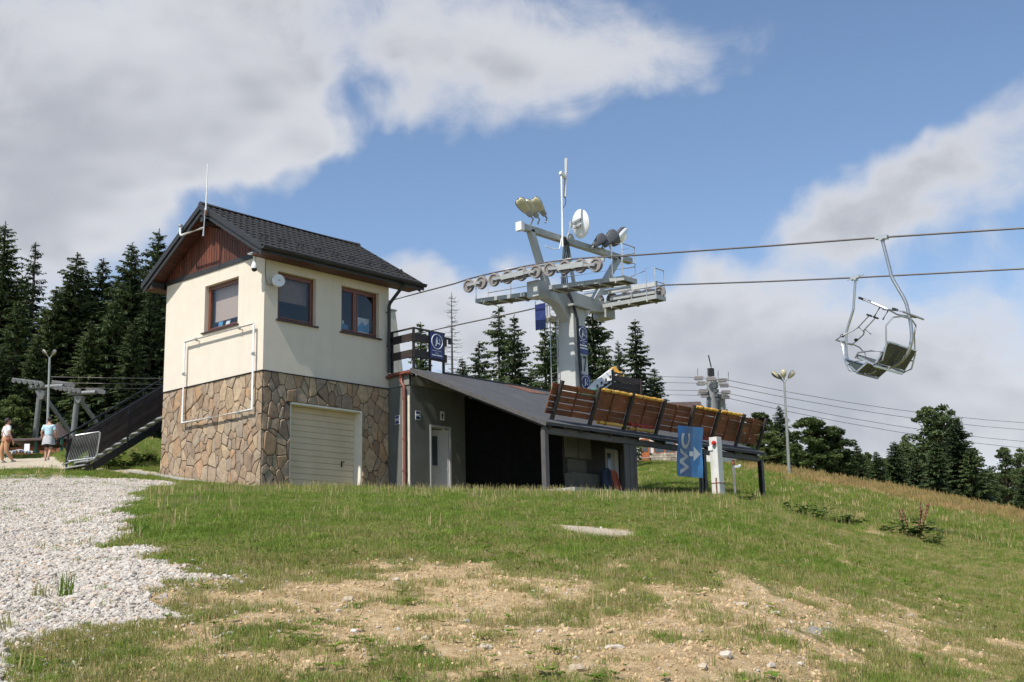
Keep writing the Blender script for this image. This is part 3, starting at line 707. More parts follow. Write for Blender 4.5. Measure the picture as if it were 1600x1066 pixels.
# ------------------------------------------------------------------ control house
HW, HL, ZS, ZT = 4.68, 4.49, 2.97, 6.16       # gable width (Y), length (X), stone line, wall top
RIDGE_Y, RIDGE_Z, EAVE = HW/2, 7.98, .52
SLOPE = (RIDGE_Z-6.20)/(RIDGE_Y+EAVE); SA = math.atan(SLOPE)
RX0, RX1 = -.52, 5.36
def roof_z(y): return RIDGE_Z-SLOPE*abs(y-RIDGE_Y)
house = thing('control_house', (0, 0, 0), 'two-storey cream control house with stone base and dark tiled roof', 'house')
WB = [(.445, 1.758), (2.675, 4.107)]; WZ0, WZ1 = 4.401, 5.751
WA = (1.16, 2.734)
GX0, GX1, GZ1 = .928, 3.472, 2.216
def face(mb, u0, u1, z0, z1, holes, fn, depth):
    """wall sheet with holes; fn(u, z, d) -> point, d = depth behind the face"""
    us = sorted({u0, u1, *[h[0] for h in holes], *[h[1] for h in holes]}); zs = sorted({z0, z1, *[h[2] for h in holes], *[h[3] for h in holes]})
    zs = [z for z in zs if z0 <= z <= z1]
    for i in range(len(us)-1):
        for j in range(len(zs)-1):
            cu, cz = (us[i]+us[i+1])/2, (zs[j]+zs[j+1])/2
            if any(h[0] < cu < h[1] and h[2] < cz < h[3] for h in holes): continue
            mb.quad(fn(us[i], zs[j], 0), fn(us[i+1], zs[j], 0), fn(us[i+1], zs[j+1], 0), fn(us[i], zs[j+1], 0))
    for (a, b, c, d) in holes:
        for p, q in (((a, c), (a, d)), ((a, d), (b, d)), ((b, d), (b, c)), ((b, c), (a, c))):
            mb.quad(fn(*p, 0), fn(*q, 0), fn(*q, depth), fn(*p, depth))
fB = lambda u, z, d: (u, d, z)
fA = lambda u, z, d: (d, u, z)
mb = MB()
face(mb, 0, HL, ZS, ZT, [(a, b, WZ0, WZ1) for a, b in WB], fB, .26)
face(mb, 0, HW, ZS, ZT, [(WA[0], WA[1], WZ0, WZ1)], fA, .26)
mb.quad((HL, 0, ZS), (HL, HW, ZS), (HL, HW, ZT), (HL, 0, ZT)); mb.quad((0, HW, ZS), (HL, HW, ZS), (HL, HW, ZT), (0, HW, ZT))
mb.add([(HL, 0, ZT), (HL, HW, ZT), (HL, RIDGE_Y, 7.75)], [(0, 1, 2)])
mb.quad((0, 0, ZS), (HL, 0, ZS), (HL, HW, ZS), (0, HW, ZS))
upper = mb.build('upper_wall', M['stucco'], house, recalc=False)
# room behind the windows
mb = MB(); e = .27
for q in [((e, e, 3.3), (HL-.1, e, 3.3), (HL-.1, HW-.1, 3.3), (e, HW-.1, 3.3)), ((e, e, ZT), (HL-.1, e, ZT), (HL-.1, HW-.1, ZT), (e, HW-.1, ZT)),
          ((HL-.1, e, 3.3), (HL-.1, HW-.1, 3.3), (HL-.1, HW-.1, ZT), (HL-.1, e, ZT)), ((e, HW-.1, 3.3), (HL-.1, HW-.1, 3.3), (HL-.1, HW-.1, ZT), (e, HW-.1, ZT))]: mb.quad(*q)
mb.build('inner_room', M['interior'], house, recalc=False)
# stone base: recessed mortar bed, every stone its own piece
MR = .012
mb = MB()
face(mb, 0, HL, -1., ZS-.004, [(GX0, GX1, -1.5, GZ1)], lambda u, z, d: (u, d+MR, z), .3)
face(mb, 0, HW, -1., ZS-.004, [], lambda u, z, d: (d+MR, u, z), .3)
mb.quad((HL, MR, -1), (HL, HW, -1), (HL, HW, ZS-.004), (HL, MR, ZS-.004)); mb.quad((MR, HW, -1), (HL, HW, -1), (HL, HW, ZS-.004), (MR, HW, ZS-.004))
base = mb.build('stone_base', M['mortar'], house, recalc=False)
def clip_half(poly, p, n):
    out = []
    for i in range(len(poly)):
        a, b = poly[i], poly[(i+1) % len(poly)]
        da = (a[0]-p[0])*n[0]+(a[1]-p[1])*n[1]; db = (b[0]-p[0])*n[0]+(b[1]-p[1])*n[1]
        if da <= 0: out.append(a)
        if (da < 0 < db) or (db < 0 < da):
            t = da/(da-db); out.append((a[0]+(b[0]-a[0])*t, a[1]+(b[1]-a[1])*t))
    return out
def inset(poly, d):
    n = len(poly); ar = sum(poly[i][0]*poly[(i+1) % n][1]-poly[(i+1) % n][0]*poly[i][1] for i in range(n))/2
    if ar < 0: poly = poly[::-1]
    res = poly
    for i in range(n):
        a, b = poly[i], poly[(i+1) % n]; ex, ey = b[0]-a[0], b[1]-a[1]; l = math.hypot(ex, ey)
        if l < 1e-5: continue
        nx, ny = ey/l, -ex/l
        res = clip_half(res, (a[0]-nx*d, a[1]-ny*d), (nx, ny))
        if len(res) < 3: return []
    return res
def stone_cells(u0, u1, z0, z1, n, seed, asp=1.45):
    r = random.Random(seed); seeds = []
    # seeds of uneven reach: big slabs keep small ones at a distance
    tries = 0
    while len(seeds) < n and tries < 60000:
        tries += 1
        p = (r.uniform(u0, u1), r.uniform(z0, z1)); w = r.choice([.06, .075, .09, .11, .14, .18, .23, .29]) * (1. if tries < 20000 else .7)
        if all(math.hypot((p[0]-q[0])*asp, (p[1]-q[1])) > (w+q[2])*.74 for q in seeds): seeds.append((p[0], p[1], w))
    cells = []
    for i, s in enumerate(seeds):
        poly = [(u0, z0), (u1, z0), (u1, z1), (u0, z1)]
        for j, q in enumerate(seeds):
            if i == j: continue
            dx, dz = (q[0]-s[0])*asp, q[1]-s[1]; d2 = dx*dx+dz*dz
            if d2 > 2.2: continue
            # power diagram: border shifted towards the smaller stone
            t = .5+(s[2]**2-q[2]**2)/(2*d2); t = min(max(t, .12), .88)
            mx, mz = s[0]*asp+dx*t, s[1]+dz*t
            poly = clip_half([(x*asp, z) for x, z in poly], (mx, mz), (dx, dz)); poly = [(x/asp, z) for x, z in poly]
            if len(poly) < 3: break
        if len(poly) >= 3: cells.append(poly)
    return cells
def round_poly(poly, r):
    """knock the sharp corners off"""
    out = []; n = len(poly)
    for i in range(n):
        p, a, b = Vector(poly[i]), Vector(poly[i-1]), Vector(poly[(i+1) % n])
        la, lb = (a-p).length, (b-p).length
        if la < 1e-4 or lb < 1e-4: continue
        t = min(r, la*.35, lb*.35)
        out += [tuple(p+(a-p)*(t/la)), tuple(p+(b-p)*(t/lb))]
    return out
def stone_objs(cells, fn, clip=None, seed=0):
    r = random.Random(seed); k = 0
    for poly in cells:
        if clip: poly = clip(poly)
        if len(poly) < 3: continue
        p = inset(poly, r.uniform(.007, .012))
        if len(p) < 3: continue
        p = round_poly(p, .016)
        if len(p) < 4: continue
        p = [(a+r.uniform(-.006, .006), b+r.uniform(-.006, .006)) for a, b in p]
        ar = abs(sum(p[i][0]*p[(i+1) % len(p)][1]-p[(i+1) % len(p)][0]*p[i][1] for i in range(len(p)))/2)
        if ar < .0035: continue
        cu, cz = sum(a for a, b in p)/len(p), sum(b for a, b in p)/len(p); n = len(p)
        h = r.uniform(.012, .030); tu, tz = r.uniform(-.06, .06), r.uniform(-.06, .06)
        ring = lambda s, d0, tilt: [fn(cu+(a-cu)*s, cz+(b-cz)*s, -(d0+tilt*((a-cu)*tu+(b-cz)*tz))) for a, b in p]
        vs = ring(1, -.02, 0)+ring(1, h*.55, 0)+ring(.9, h, 1)+[fn(cu, cz, -(h+r.uniform(.002, .008)))]
        fs = [(i, (i+1) % n, n+(i+1) % n, n+i) for i in range(n)]+[(n+i, n+(i+1) % n, 2*n+(i+1) % n, 2*n+i) for i in range(n)]+[(2*n+i, 2*n+(i+1) % n, 3*n) for i in range(n)]
        MB().add(vs, fs).build('stone', M['stone'], base); k += 1
    return k
cellsA = stone_cells(0.005, HW, -.12, ZS-.01, 185, 5)
nA = stone_objs(cellsA, lambda u, z, d: (d+MR, u, z), lambda p: clip_half(p, (0, -.1), (-.17, -1)), 1)
cellsB = stone_cells(.012, HL-.005, -.12, ZS-.01, 165, 9)
def clipB(p):
    us = [a for a, b in p]; zs = [b for a, b in p]; cu, cz = sum(us)/len(us), sum(zs)/len(zs)
    if max(zs) <= GZ1+.02 and GX0-.02 < cu < GX1+.02 and cz < GZ1-.05 and min(us) >= GX0 and max(us) <= GX1: return []
    # cut against the garage opening on the side the stone mostly lies
    if max(us) > GX0 and min(us) < GX1 and min(zs) < GZ1:
        dl, dr, dt = GX0-min(us), max(us)-GX1, max(zs)-GZ1
        m = max(dl, dr, dt)
        if m <= 0: return []
        if m == dt: return clip_half(p, (0, GZ1), (0, -1))
        if m == dl: return clip_half(p, (GX0, 0), (1, 0))
        return clip_half(p, (GX1, 0), (-1, 0))
    return p
nB = stone_objs(cellsB, lambda u, z, d: (u, d+MR, z), clipB, 2)
# thin dark drip edge between stone and render
MB().box(-.035, HL, -.035, -.0, ZS-.015, ZS+.004).box(-.035, 0, -.0, HW, ZS-.015, ZS+.004).build('drip_edge', M['trim_dark'], house)
MB().box(-.75, -.03, -.2, HW+.9, -.9, -.18).prism([(-.62, -.1, -.22), (-.035, -.1, -.22), (-.035, HW+.8, .72), (-.62, HW+.8, .72)], (0, 0, .045)).build('concrete_strip', M['concrete'], house)
# garage door
mb = MB().box(GX0, GX0+.05, .03, .3, -.6, GZ1).box(GX1-.06, GX1, .003, .3, -.6, GZ1).box(GX0+.05, GX1-.06, .003, .3, GZ1-.05, GZ1)
mb.build('garage_jamb', M['white_jamb'], house)
gd = MB().box(GX0+.05, GX1-.06, .30, .33, -.6, GZ1-.05).build('garage_door', M['garage'], house)
zz = GZ1-.055
for i in range(14):
    MB().box(GX0+.055, GX1-.065, .275, .300, zz-.158, zz-.006).build('panel', M['garage'], gd, bevel=.006); zz -= .164
MB().box(2.93, 2.965, .255, .275, .62, .78).bar((2.93, .245, .765), (3.03, .245, .765), .025, .022).build('handle', M['black'], gd)
# windows
def window(name, fn, u0, u1, z0, z1, mull=None, open_sash=False):
    d0, d1 = .13, .20; t = .075
    def bx(mb, a, b, c, d, e0, e1):
        P = [fn(a, c, e0), fn(b, c, e0), fn(b, d, e0), fn(a, d, e0), fn(a, c, e1), fn(b, c, e1), fn(b, d, e1), fn(a, d, e1)]
        mb.add(P, [(0, 1, 2, 3), (7, 6, 5, 4), (0, 4, 5, 1), (1, 5, 6, 2), (2, 6, 7, 3), (3, 7, 4, 0)])
    mb = MB()
    bx(mb, u0, u1, z0, z0+t, d0, d1); bx(mb, u0, u1, z1-t, z1, d0, d1); bx(mb, u0, u0+t, z0+t, z1-t, d0, d1); bx(mb, u1-t, u1, z0+t, z1-t, d0, d1)
    w = mb.build('window', M['win_wood'], house, bevel=.006)
    ins = [(u0+t, u1-t)] if mull is None else [(u0+t, mull-.045), (mull+.045, u1-t)]
    if mull is not None:
        mb = MB(); bx(mb, mull-.045, mull+.045, z0+t, z1-t, d0-.012, d1-.005); mb.build('mullion', M['win_wood'], w, bevel=.006)
    for (a, b) in ins:
        mb = MB(); s = .045
        bx(mb, a+.003, b-.003, z0+t+.003, z0+t+s, d0-.02, d1-.02); bx(mb, a+.003, b-.003, z1-t-s, z1-t-.003, d0-.02, d1-.02); bx(mb, a+.003, a+s, z0+t+s, z1-t-s, d0-.02, d1-.02); bx(mb, b-s, b-.003, z0+t+s, z1-t-s, d0-.02, d1-.02)
        mb.build('sash', M['win_wood'], w, bevel=.006)
        mb = MB(); bx(mb, a+s, b-s, z0+t+s, z1-t-s, d0+.015, d0+.025); mb.build('pane', M['glass'], w)
    mb = MB(); bx(mb, u0-.06, u1+.06, z0-.035, z0+.002, -.07, .14); mb.build('sill', M['sill'], w)
    return w, bx
wA, bx = window('window', fA, WA[0], WA[1], WZ0, WZ1)
mb = MB(); bx(mb, WA[0]+.08, WA[1]-.08, WZ0+.33, WZ1-.05, .30, .31); mb.build('blind', M['blind'], wA)
for (u, w_, h, m, t) in [(2.40, .2, .22, 'poster_blue', .02), (2.08, .19, .22, 'poster_white', .05), (1.45, .06, .17, 'poster_white', .0)]:
    mb = MB(); mb.prism([(.29, u-w_/2, WZ0+.10), (.29, u+w_/2, WZ0+.10), (.29+t, u+w_/2-.02, WZ0+.10+h), (.29+t, u-w_/2-.02, WZ0+.10+h)], (.006, 0, 0)); mb.build('notice', M[m], wA)
w1, bx = window('window', fB, *WB[0], WZ0, WZ1)
mb = MB(); bx(mb, WB[0][0]+.08, WB[0][1]-.08, WZ0+.62, WZ1-.05, .32, .33); mb.build('blind', M['curtain'], w1)
w2, bx = window('window', fB, *WB[1], WZ0, WZ1, mull=WB[1][0]+.62)
# painted boards standing in for a building reflected in the second window's glass
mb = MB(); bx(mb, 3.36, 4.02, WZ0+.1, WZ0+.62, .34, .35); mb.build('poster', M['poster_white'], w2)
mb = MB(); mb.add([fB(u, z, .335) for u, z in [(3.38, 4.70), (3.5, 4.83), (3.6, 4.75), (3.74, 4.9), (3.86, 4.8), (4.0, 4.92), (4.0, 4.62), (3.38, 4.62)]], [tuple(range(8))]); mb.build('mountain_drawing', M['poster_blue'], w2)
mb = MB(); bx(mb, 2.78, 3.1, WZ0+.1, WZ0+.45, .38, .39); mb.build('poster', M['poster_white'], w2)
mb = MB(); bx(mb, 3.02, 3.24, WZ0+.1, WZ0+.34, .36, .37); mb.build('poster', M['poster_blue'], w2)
# gable cladding of upright boards
mb = MB(); mb.add([(.012, 0, ZT-.05), (.012, HW, ZT-.05), (.012, HW, ZT), (.012, RIDGE_Y, 7.8), (.012, 0, ZT)], [(0, 1, 2, 3, 4)])
gab = mb.build('gable', M['dark_wood'], house, recalc=False)
y = .02
while y < HW-.05:
    w_ = .118; a, b = y, min(y+w_, HW-.02)
    za, zb = roof_z(a)-.20, roof_z(b)-.20; z0 = ZT+.10
    top = [(a, za), (b, zb)] if not (a < RIDGE_Y < b) else [(a, za), (RIDGE_Y, roof_z(RIDGE_Y)-.2), (b, zb)]
    if min(za, zb) > z0+.03:
        poly = [(-.012, b-.006, z0), (-.012, a+.006, z0)]+[(-.012, yy+(.006 if yy == a else -.006 if yy == b else 0), zz_) for yy, zz_ in top]
        MB().prism(poly, (.02, 0, 0)).build('plank', M['wood_red'], gab)
    y += w_+.004
MB().box(-.03, .0, -.02, HW+.02, ZT-.035, ZT+.10).build('gable_board', M['trim_dark'], house)
# roof: deck, soffit boards, verge boards, brackets, tiles
def roof_pt(x, y, dz=0): return (x, y, roof_z(y)+dz)
T0, T1 = -.035, -.17
mb = MB()
for (ya, yb) in ((-EAVE, RIDGE_Y), (RIDGE_Y, HW+EAVE)):
    P = [(RX0+.03, ya), (RX1-.03, ya), (RX1-.03, yb), (RX0+.03, yb)]
    mb.add([roof_pt(x, y, T0) for x, y in P]+[roof_pt(x, y, T1) for x, y in P], [(0, 1, 2, 3), (7, 6, 5, 4), (0, 4, 5, 1), (1, 5, 6, 2), (2, 6, 7, 3), (3, 7, 4, 0)])
roof = mb.build('roof', M['trim_dark'], house, recalc=False)
for s in (0, 1):                                     # soffit boards under the front overhang and along the eaves
    ya = -EAVE+.02 if s == 0 else HW+EAVE-.02; n = 21
    for i in range(n):
        y0 = ya+(RIDGE_Y-ya)*(i+.04)/n; y1 = ya+(RIDGE_Y-ya)*(i+.96)/n
        mb = MB(); P = [(RX0+.06, y0), (-.012, y0), (-.012, y1), (RX0+.06, y1)]
        mb.add([roof_pt(x, y, T1-.004) for x, y in P]+[roof_pt(x, y, T1-.022) for x, y in P], [(0, 1, 2, 3), (7, 6, 5, 4), (0, 4, 5, 1), (1, 5, 6, 2), (2, 6, 7, 3), (3, 7, 4, 0)])
        mb.build('soffit_board', M['wood_soffit'], roof)
for (a, b) in ((-EAVE+.03, .0), (HW, HW+EAVE-.03)):
    za = min(roof_z(a), roof_z(b)) + T1 - .03
    MB().box(RX0+.06, RX1-.06, a, b, za-.02, za).build('eave_soffit', M['wood_soffit'], roof)
for x, nm in ((RX0, 'verge_board'), (RX1-.035, 'verge_board')):
    for (ya, yb) in ((-EAVE-.02, RIDGE_Y), (HW+EAVE+.02, RIDGE_Y)):
        mb = MB(); P = [(ya, .02), (yb, .02), (yb, -.15), (ya, -.15)]
        mb.add([(x-.012, y, roof_z(y)+d) for y, d in P]+[(x+.035, y, roof_z(y)+d) for y, d in P], [(0, 1, 2, 3), (7, 6, 5, 4), (0, 4, 5, 1), (1, 5, 6, 2), (2, 6, 7, 3), (3, 7, 4, 0)])
        mb.build(nm, M['trim_dark'], roof)
        mb = MB(); P = [(ya+(.05 if ya < RIDGE_Y else -.05), -.15), (yb, -.15), (yb, -.30), (ya+(.05 if ya < RIDGE_Y else -.05), -.30)]
        dx = .03 if x < 0 else -.03
        mb.add([(x+dx, y, roof_z(y)+d) for y, d in P]+[(x+dx+.03, y, roof_z(y)+d) for y, d in P], [(0, 1, 2, 3), (7, 6, 5, 4), (0, 4, 5, 1), (1, 5, 6, 2), (2, 6, 7, 3), (3, 7, 4, 0)])
        mb.build('barge_board', M['trim_dark'], roof)
for yb in (-.16, RIDGE_Y, HW+.16):
    MB().box(RX0+.07, -.035, yb-.075, yb+.075, roof_z(yb)-.42 if yb != RIDGE_Y else RIDGE_Z-.50, roof_z(yb)-.20).build('bracket', M['trim_dark'], roof)
# pressed tiles: one mesh, many tiles
TW, TLEN = (RX1-RX0-.06)/28, (RIDGE_Y+EAVE+.06)/math.cos(SA)/10
def tile_mesh():
    mb = MB(); prof = [(0, .004), (.12, .0), (.34, .0), (.5, .018), (.66, .034), (.82, .030), (.94, .014), (1., .004)]
    n = len(prof)
    up = [(a*TW, TLEN+.01, h) for a, h in prof]; dn = [(a*TW, .012-.02*math.sin(math.pi*min(1, a)), h+.024) for a, h in prof]; lip = [(a*TW, .012-.02*math.sin(math.pi*min(1, a)), h-.004) for a, h in prof]
    mb.add(up+dn+lip, [(i, i+1, n+i+1, n+i) for i in range(n-1)]+[(n+i, n+i+1, 2*n+i+1, 2*n+i) for i in range(n-1)])
    me = mb.mesh('tile', M['roof_metal'], recalc=False)
    me.polygons.foreach_set('use_smooth', [True]*(n-1)+[False]*(n-1)); return me
tme = tile_mesh(); rot = Matrix.Rotation(SA, 4, 'X'); hw_inv = wm(roof).inverted()
for r_ in range(10):
    for c_ in range(28):
        o = bpy.data.objects.new('tile', tme); col.objects.link(o)
        yy = -EAVE-.06+r_*TLEN*math.cos(SA)
        o.matrix_world = Matrix.Translation((RX0+.03+c_*TW, yy, roof_z(yy)-.03)) @ rot
        adopt(o, roof)
# the far slope turned away from the camera: the same tiles joined
mb = MB(); base_v = [tuple(v.co) for v in tme.vertices]; base_f = [tuple(p.vertices) for p in tme.polygons]
rotf = Matrix.Rotation(math.pi, 4, 'Z') @ rot
for r_ in range(10):
    for c_ in range(28):
        yy = HW+EAVE+.06-r_*TLEN*math.cos(SA); mt = Matrix.Translation((RX1-.03-c_*TW, yy, roof_z(yy)-.03)) @ rotf
        mb.add([mt @ Vector(v) for v in base_v], base_f)
mb.build('far_tiles', M['roof_metal'], roof, recalc=False, kind='stuff')
mb = MB(); mb.tube([(RX0-.01, RIDGE_Y, RIDGE_Z-.01), (RX1+.01, RIDGE_Y, RIDGE_Z-.01)], .085, 12); mb.build('ridge_cap', M['roof_metal'], roof, smooth=True)
for i in range(9):
    x = -.1+i*.62; y = -EAVE+.62
    mb = MB(); z = roof_z(y)+.03
    for dx in (0, .17): mb.box(x+dx-.025, x+dx+.025, y-.06, y+.05, z, z+.035).box(x+dx-.03, x+dx+.03, y-.085, y-.06, z-.02, z+.06)
    mb.build('snow_guard', M['trim_dark'], roof)
# gutter and downpipe
mb = MB(); gy, gzz, gr = -EAVE-.085, 6.10, .075
n = 9; prof = [(gy+gr*math.cos(math.pi+math.pi*i/(n-1)), gzz+.03+gr*math.sin(math.pi+math.pi*i/(n-1))) for i in range(n)]
inn = [(gy+(gr-.006)*math.cos(math.pi+math.pi*i/(n-1)), gzz+.03+(gr-.006)*math.sin(math.pi+math.pi*i/(n-1))) for i in range(n)]
X0, X1 = RX0-.02, RX1+.06
mb.add([(X0, y, z) for y, z in prof]+[(X1, y, z) for y, z in prof], [(i, i+1, n+i+1, n+i) for i in range(n-1)])
mb.add([(X0, y, z) for y, z in inn]+[(X1, y, z) for y, z in inn], [(n+i, n+i+1, i+1, i) for i in range(n-1)])
mb.add([(X0, y, z) for y, z in prof], [tuple(range(n))]); mb.add([(X1, y, z) for y, z in prof], [tuple(range(n))])
mb.tube([(X0, gy-gr, gzz+.03), (X1, gy-gr, gzz+.03)], .012, 6)
mb.box(X0, X1, -EAVE-.02, -EAVE+.0, 5.98, 6.16)
mb.build('gutter', M['trim_dark'], house, recalc=False)
mb = MB(); mb.tube([(4.5, gy, 6.04), (4.5, gy, 5.93), (4.46, gy+.05, 5.86), (4.40, -.16, 5.50), (4.39, -.12, 5.40), (4.39, -.12, 3.42)], .052, 10)
dp = mb.build('downpipe', M['trim_dark'], house, smooth=True)
for z in (5.2, 4.2): MB().cyl((4.39, -.12, z), (4.39, -.12, z+.05), .06).box(4.38, 4.40, -.12, .0, z+.01, z+.04).build('pipe_clip', M['trim_dark'], dp)
# white pipe frame fixed to the gable wall
fr = thing('pipe_frame', (-.12, 1.9, 1.93), 'white rectangular pipe frame hung on the sunlit gable wall', 'frame')
P = [hx(289, 535, -.12), hx(397, 505, -.12), hx(393, 642, -.12), hx(284, 660, -.12)]
y0, y1, z0, z1 = (P[0].y+P[3].y)/2, (P[1].y+P[2].y)/2, (P[2].z+P[3].z)/2, (P[0].z+P[1].z)/2
for a, b in [((y0, z1), (y1, z1)), ((y1, z1), (y1, z0)), ((y1, z0), (y0, z0)), ((y0, z0), (y0, z1))]:
    MB().tube([(-.12, a[0], a[1]), (-.12, b[0], b[1])], .032, 10).build('pipe', M['white_plastic'], fr, smooth=True)
for (yy, zz_) in [(y0-.55, z1), (y1+.65, z1), (y0, (z0+z1)/2+.25), (y1, (z0+z1)/2+.35), (y0-1.3, z0), (y1+.55, z0)]:
    MB().bar((-.12, yy, zz_-.045), (0.0, yy, zz_-.045), .03, .03).cyl((-.12, yy-.035, zz_), (-.12, yy+.035, zz_), .042, n=10).build('bracket', M['galv'], fr)
# domed surveillance camera under the front eave
t = thing('surveillance_camera', (-.30, .02, 5.62), 'white dome surveillance camera hanging at the front eave corner', 'camera')
c = Vector((-.33, .02, 5.70))
MB().lathe(c+Vector((0, 0, -.03)), (0, 0, 1), [(0, .08), (.05, .085), (.12, .07), (.18, .045), (.30, .035), (.34, .035)], 16).build('housing', M['white_plastic'], t, smooth=True)
MB().ball(c+Vector((0, 0, -.04)), .075, n=16, m=10).build('dome', M['black'], t, smooth=True)
MB().tube([c+Vector((0, 0, .30)), c+Vector((0, 0, .36)), c+Vector((.2, -.02, .37)), (-.0, .0, 6.08)], .02, 8).box(-.5, -.02, -.12, .1, 6.045, 6.075).build('arm', M['galv'], t)
# small dish by the first window
t = thing('dish_antenna', (.25, -.02, 5.3), 'small round white antenna dish beside the tilted window', 'antenna')
dc = hy(436, 438, -.28); ax = Vector((-.25, -.9, .12)).normalized()
MB().lathe(dc, ax, [(-.10, .05), (-.09, .165), (-.03, .175), (0, .172), (.0, .02)], 24).build('dish', M['white_plastic'], t, smooth=True)
MB().lathe(dc+ax*.005, ax, [(0, .02), (.03, .018), (.032, .001)], 10).build('feed', M['galv'], t)
MB().tube([dc-ax*.08, dc-ax*.12, (dc.x, 0, dc.z-.05)], .02, 8).build('arm', M['galv'], t)
MB().tube([(.02, -.01, 6.05), (.0, -.03, 5.8), (-.005, -.04, 5.5), (.05, -.06, 5.28), (dc.x-.05, -.12, dc.z-.12)], .008, 6).build('cord', M['black'], t)
# rod antenna and vent pipe on the front gable
t = thing('rod_antenna', (-.60, 2.0, 6.95), 'tall white rod antenna with bent vent pipe at the gable peak', 'antenna')
pb, pt_ = hx(317.5, 369, -.62), hx(320.5, 333, -.62)
MB().tube([pb, pt_+Vector((0, 0, .15))], .028, 8).build('pole', M['galv'], t, smooth=True)
rt = hx(324.5, 256, -.62); rb = Vector((-.62, rt.y+.02, pt_.z+.0))
MB().cyl(rb, rt, .022, .014, 8).build('rod', M['white_plastic'], t, smooth=True)
MB().lathe(rb-Vector((0, 0, .08)), (0, 0, 1), [(0, .03), (.12, .035), (.16, .025)], 10).build('collar', M['rust'], t)
pl = hx(282, 352, -.62); pr = hx(318, 356, -.62); pl.z = pr.z+.02
MB().tube([pr, pr*.2+pl*.8, pl+Vector((0, -.05, 0)), pl+Vector((0, 0, .06)), pl+Vector((0, 0, .28))], .03, 10).build('vent_pipe', M['white_plastic'], t, smooth=True)
MB().lathe(pl+Vector((0, 0, .26)), (0, 0, 1), [(0, .03), (.02, .065), (.06, .065), (.085, .03)], 12).build('vent_cap', M['galv'], t, smooth=True)
MB().bar(pr+Vector((0, 0, .1)), (-.05, pr.y, pr.z+.1), .04, .04).bar(pr+Vector((0, 0, .35)), (-.05, pr.y, pr.z+.35), .04, .04).build('bracket', M['trim_dark'], t)
# ------------------------------------------------------------------ lean-to shed beside the house
SY = -.88; SX0, SX1 = 4.495, 15.1; EY, EZ = -6.05, 1.31; TY, TZ = -1.06, 3.41
SSL = (TZ-EZ)/(TY-EY)
def sroof_z(y): return TZ+SSL*(y-TY)
shed = thing('lean_to_shed', (4.5, -.9, -.3), 'grey lean-to shed with sloping felt roof and toilet door', 'shed')
DX0, DX1, DZ1 = 5.27, 6.13, 1.90
mb = MB()
face(mb, SX0, 8.6, -.9, 2.98, [(DX0, DX1, -.9, DZ1)], lambda u, z, d: (u, SY+d, z), .22)
face(mb, 8.6, SX1, -.9, 3.30, [], lambda u, z, d: (u, SY+d, z), .2)
mb.quad((SX0, SY, -.9), (SX0, .35, -.9), (SX0, .35, 2.98), (SX0, SY, 2.98))
wall = mb.build('wall', M['shed_grey'], shed, recalc=False)
MB().box(SX0-.03, SX0+.0, SY-.03, -.045, 2.985, 3.28).build('fascia_band', M['shed_trim'], shed)
MB().box(SX0-.03, 8.6, SY-.03, SY-.0, 2.985, 3.28).build('fascia_band', M['shed_trim'], shed)
MB().box(SX0-.006, SX0, SY+.02, SY+.10, -.6, 2.68).build('paint_strip', M['cream_paint'], shed)
MB().box(SX0-.006, SX0, SY+.20, SY+.32, -.6, 2.60).build('paint_strip', M['cream_paint'], shed)
MB().box(SX0+.0, 15.0, -.4, 1.8, 3.20, 3.395).build('terrace_slab', M['concrete'], shed)
MB().box(4.2, 15.2, -7.0, -.9, -.92, -.42).build('floor', M['concrete'], shed)
# brown gutter at the slab's edge with its downpipe
mb = MB(); mb.tube([(SX0-.09, .05, 3.29), (SX0-.09, TY-.03, 3.31)], .06, 8); mb.box(SX0-.05, SX0-.0, TY, -.0, 3.30, 3.40); mb.build('eave_gutter', M['pipe_red'], shed)
mb = MB(); px = SX0-.10
mb.tube([(px, SY+.27, 3.27), (px, SY+.27, 3.10), (px, SY+.22, 3.02), (px, SY+.15, 2.93), (px, SY+.14, 2.8), (px, SY+.14, .22), (px-.02, SY+.12, .12), (px-.10, SY+.02, .06)], .048, 10)
dpp = mb.build('downpipe', M['pipe_red'], shed, smooth=True)
for z in (2.55, 1.4, .5): MB().cyl((px, SY+.14, z), (px, SY+.14, z+.05), .056).box(px, SX0, SY+.13, SY+.15, z+.01, z+.04).build('pipe_clip', M['pipe_red'], dpp)
mb = MB(); mb.tube([(7.45, SY-.25, 2.86), (7.45, SY-.25, 2.66), (7.52, SY-.12, 2.5), (7.53, SY-.09, 2.38), (7.53, SY-.09, -.5)], .05, 10); mb.build('drain_pipe', M['galv_dull'], shed, smooth=True)
MB().bar((6.7, SY-.28, 2.80), (7.5, SY-.28, 2.80), .06, .06).build('drain_branch', M['galv_dull'], shed)
# half-open door
mb = MB().box(DX0-.0, DX0+.06, SY-.02, SY+.2, -.6, DZ1).box(DX1-.06, DX1, SY-.02, SY+.2, -.6, DZ1).box(DX0+.06, DX1-.06, SY-.02, SY+.2, DZ1-.06, DZ1)
mb.build('door_frame', M['door_white'], shed)
da = R(-28); hinge = Vector((DX1-.07, SY+.04, 0)); dd = Vector((-math.cos(da), -math.sin(da)*-1*-1, 0)); dd = Vector((-math.cos(R(28)), math.sin(R(28)), 0)); dn = Vector((dd.y, -dd.x, 0))*-1
W_ = .72
def dpt(u, z, n): p = hinge+dd*u+dn*n; return (p.x, p.y, z)
def dbox(mb, u0, u1, z0, z1, n0, n1):
    mb.add([dpt(u0, z0, n0), dpt(u1, z0, n0), dpt(u1, z1, n0), dpt(u0, z1, n0), dpt(u0, z0, n1), dpt(u1, z0, n1), dpt(u1, z1, n1), dpt(u0, z1, n1)],
           [(0, 1, 2, 3), (7, 6, 5, 4), (0, 4, 5, 1), (1, 5, 6, 2), (2, 6, 7, 3), (3, 7, 4, 0)]); return mb
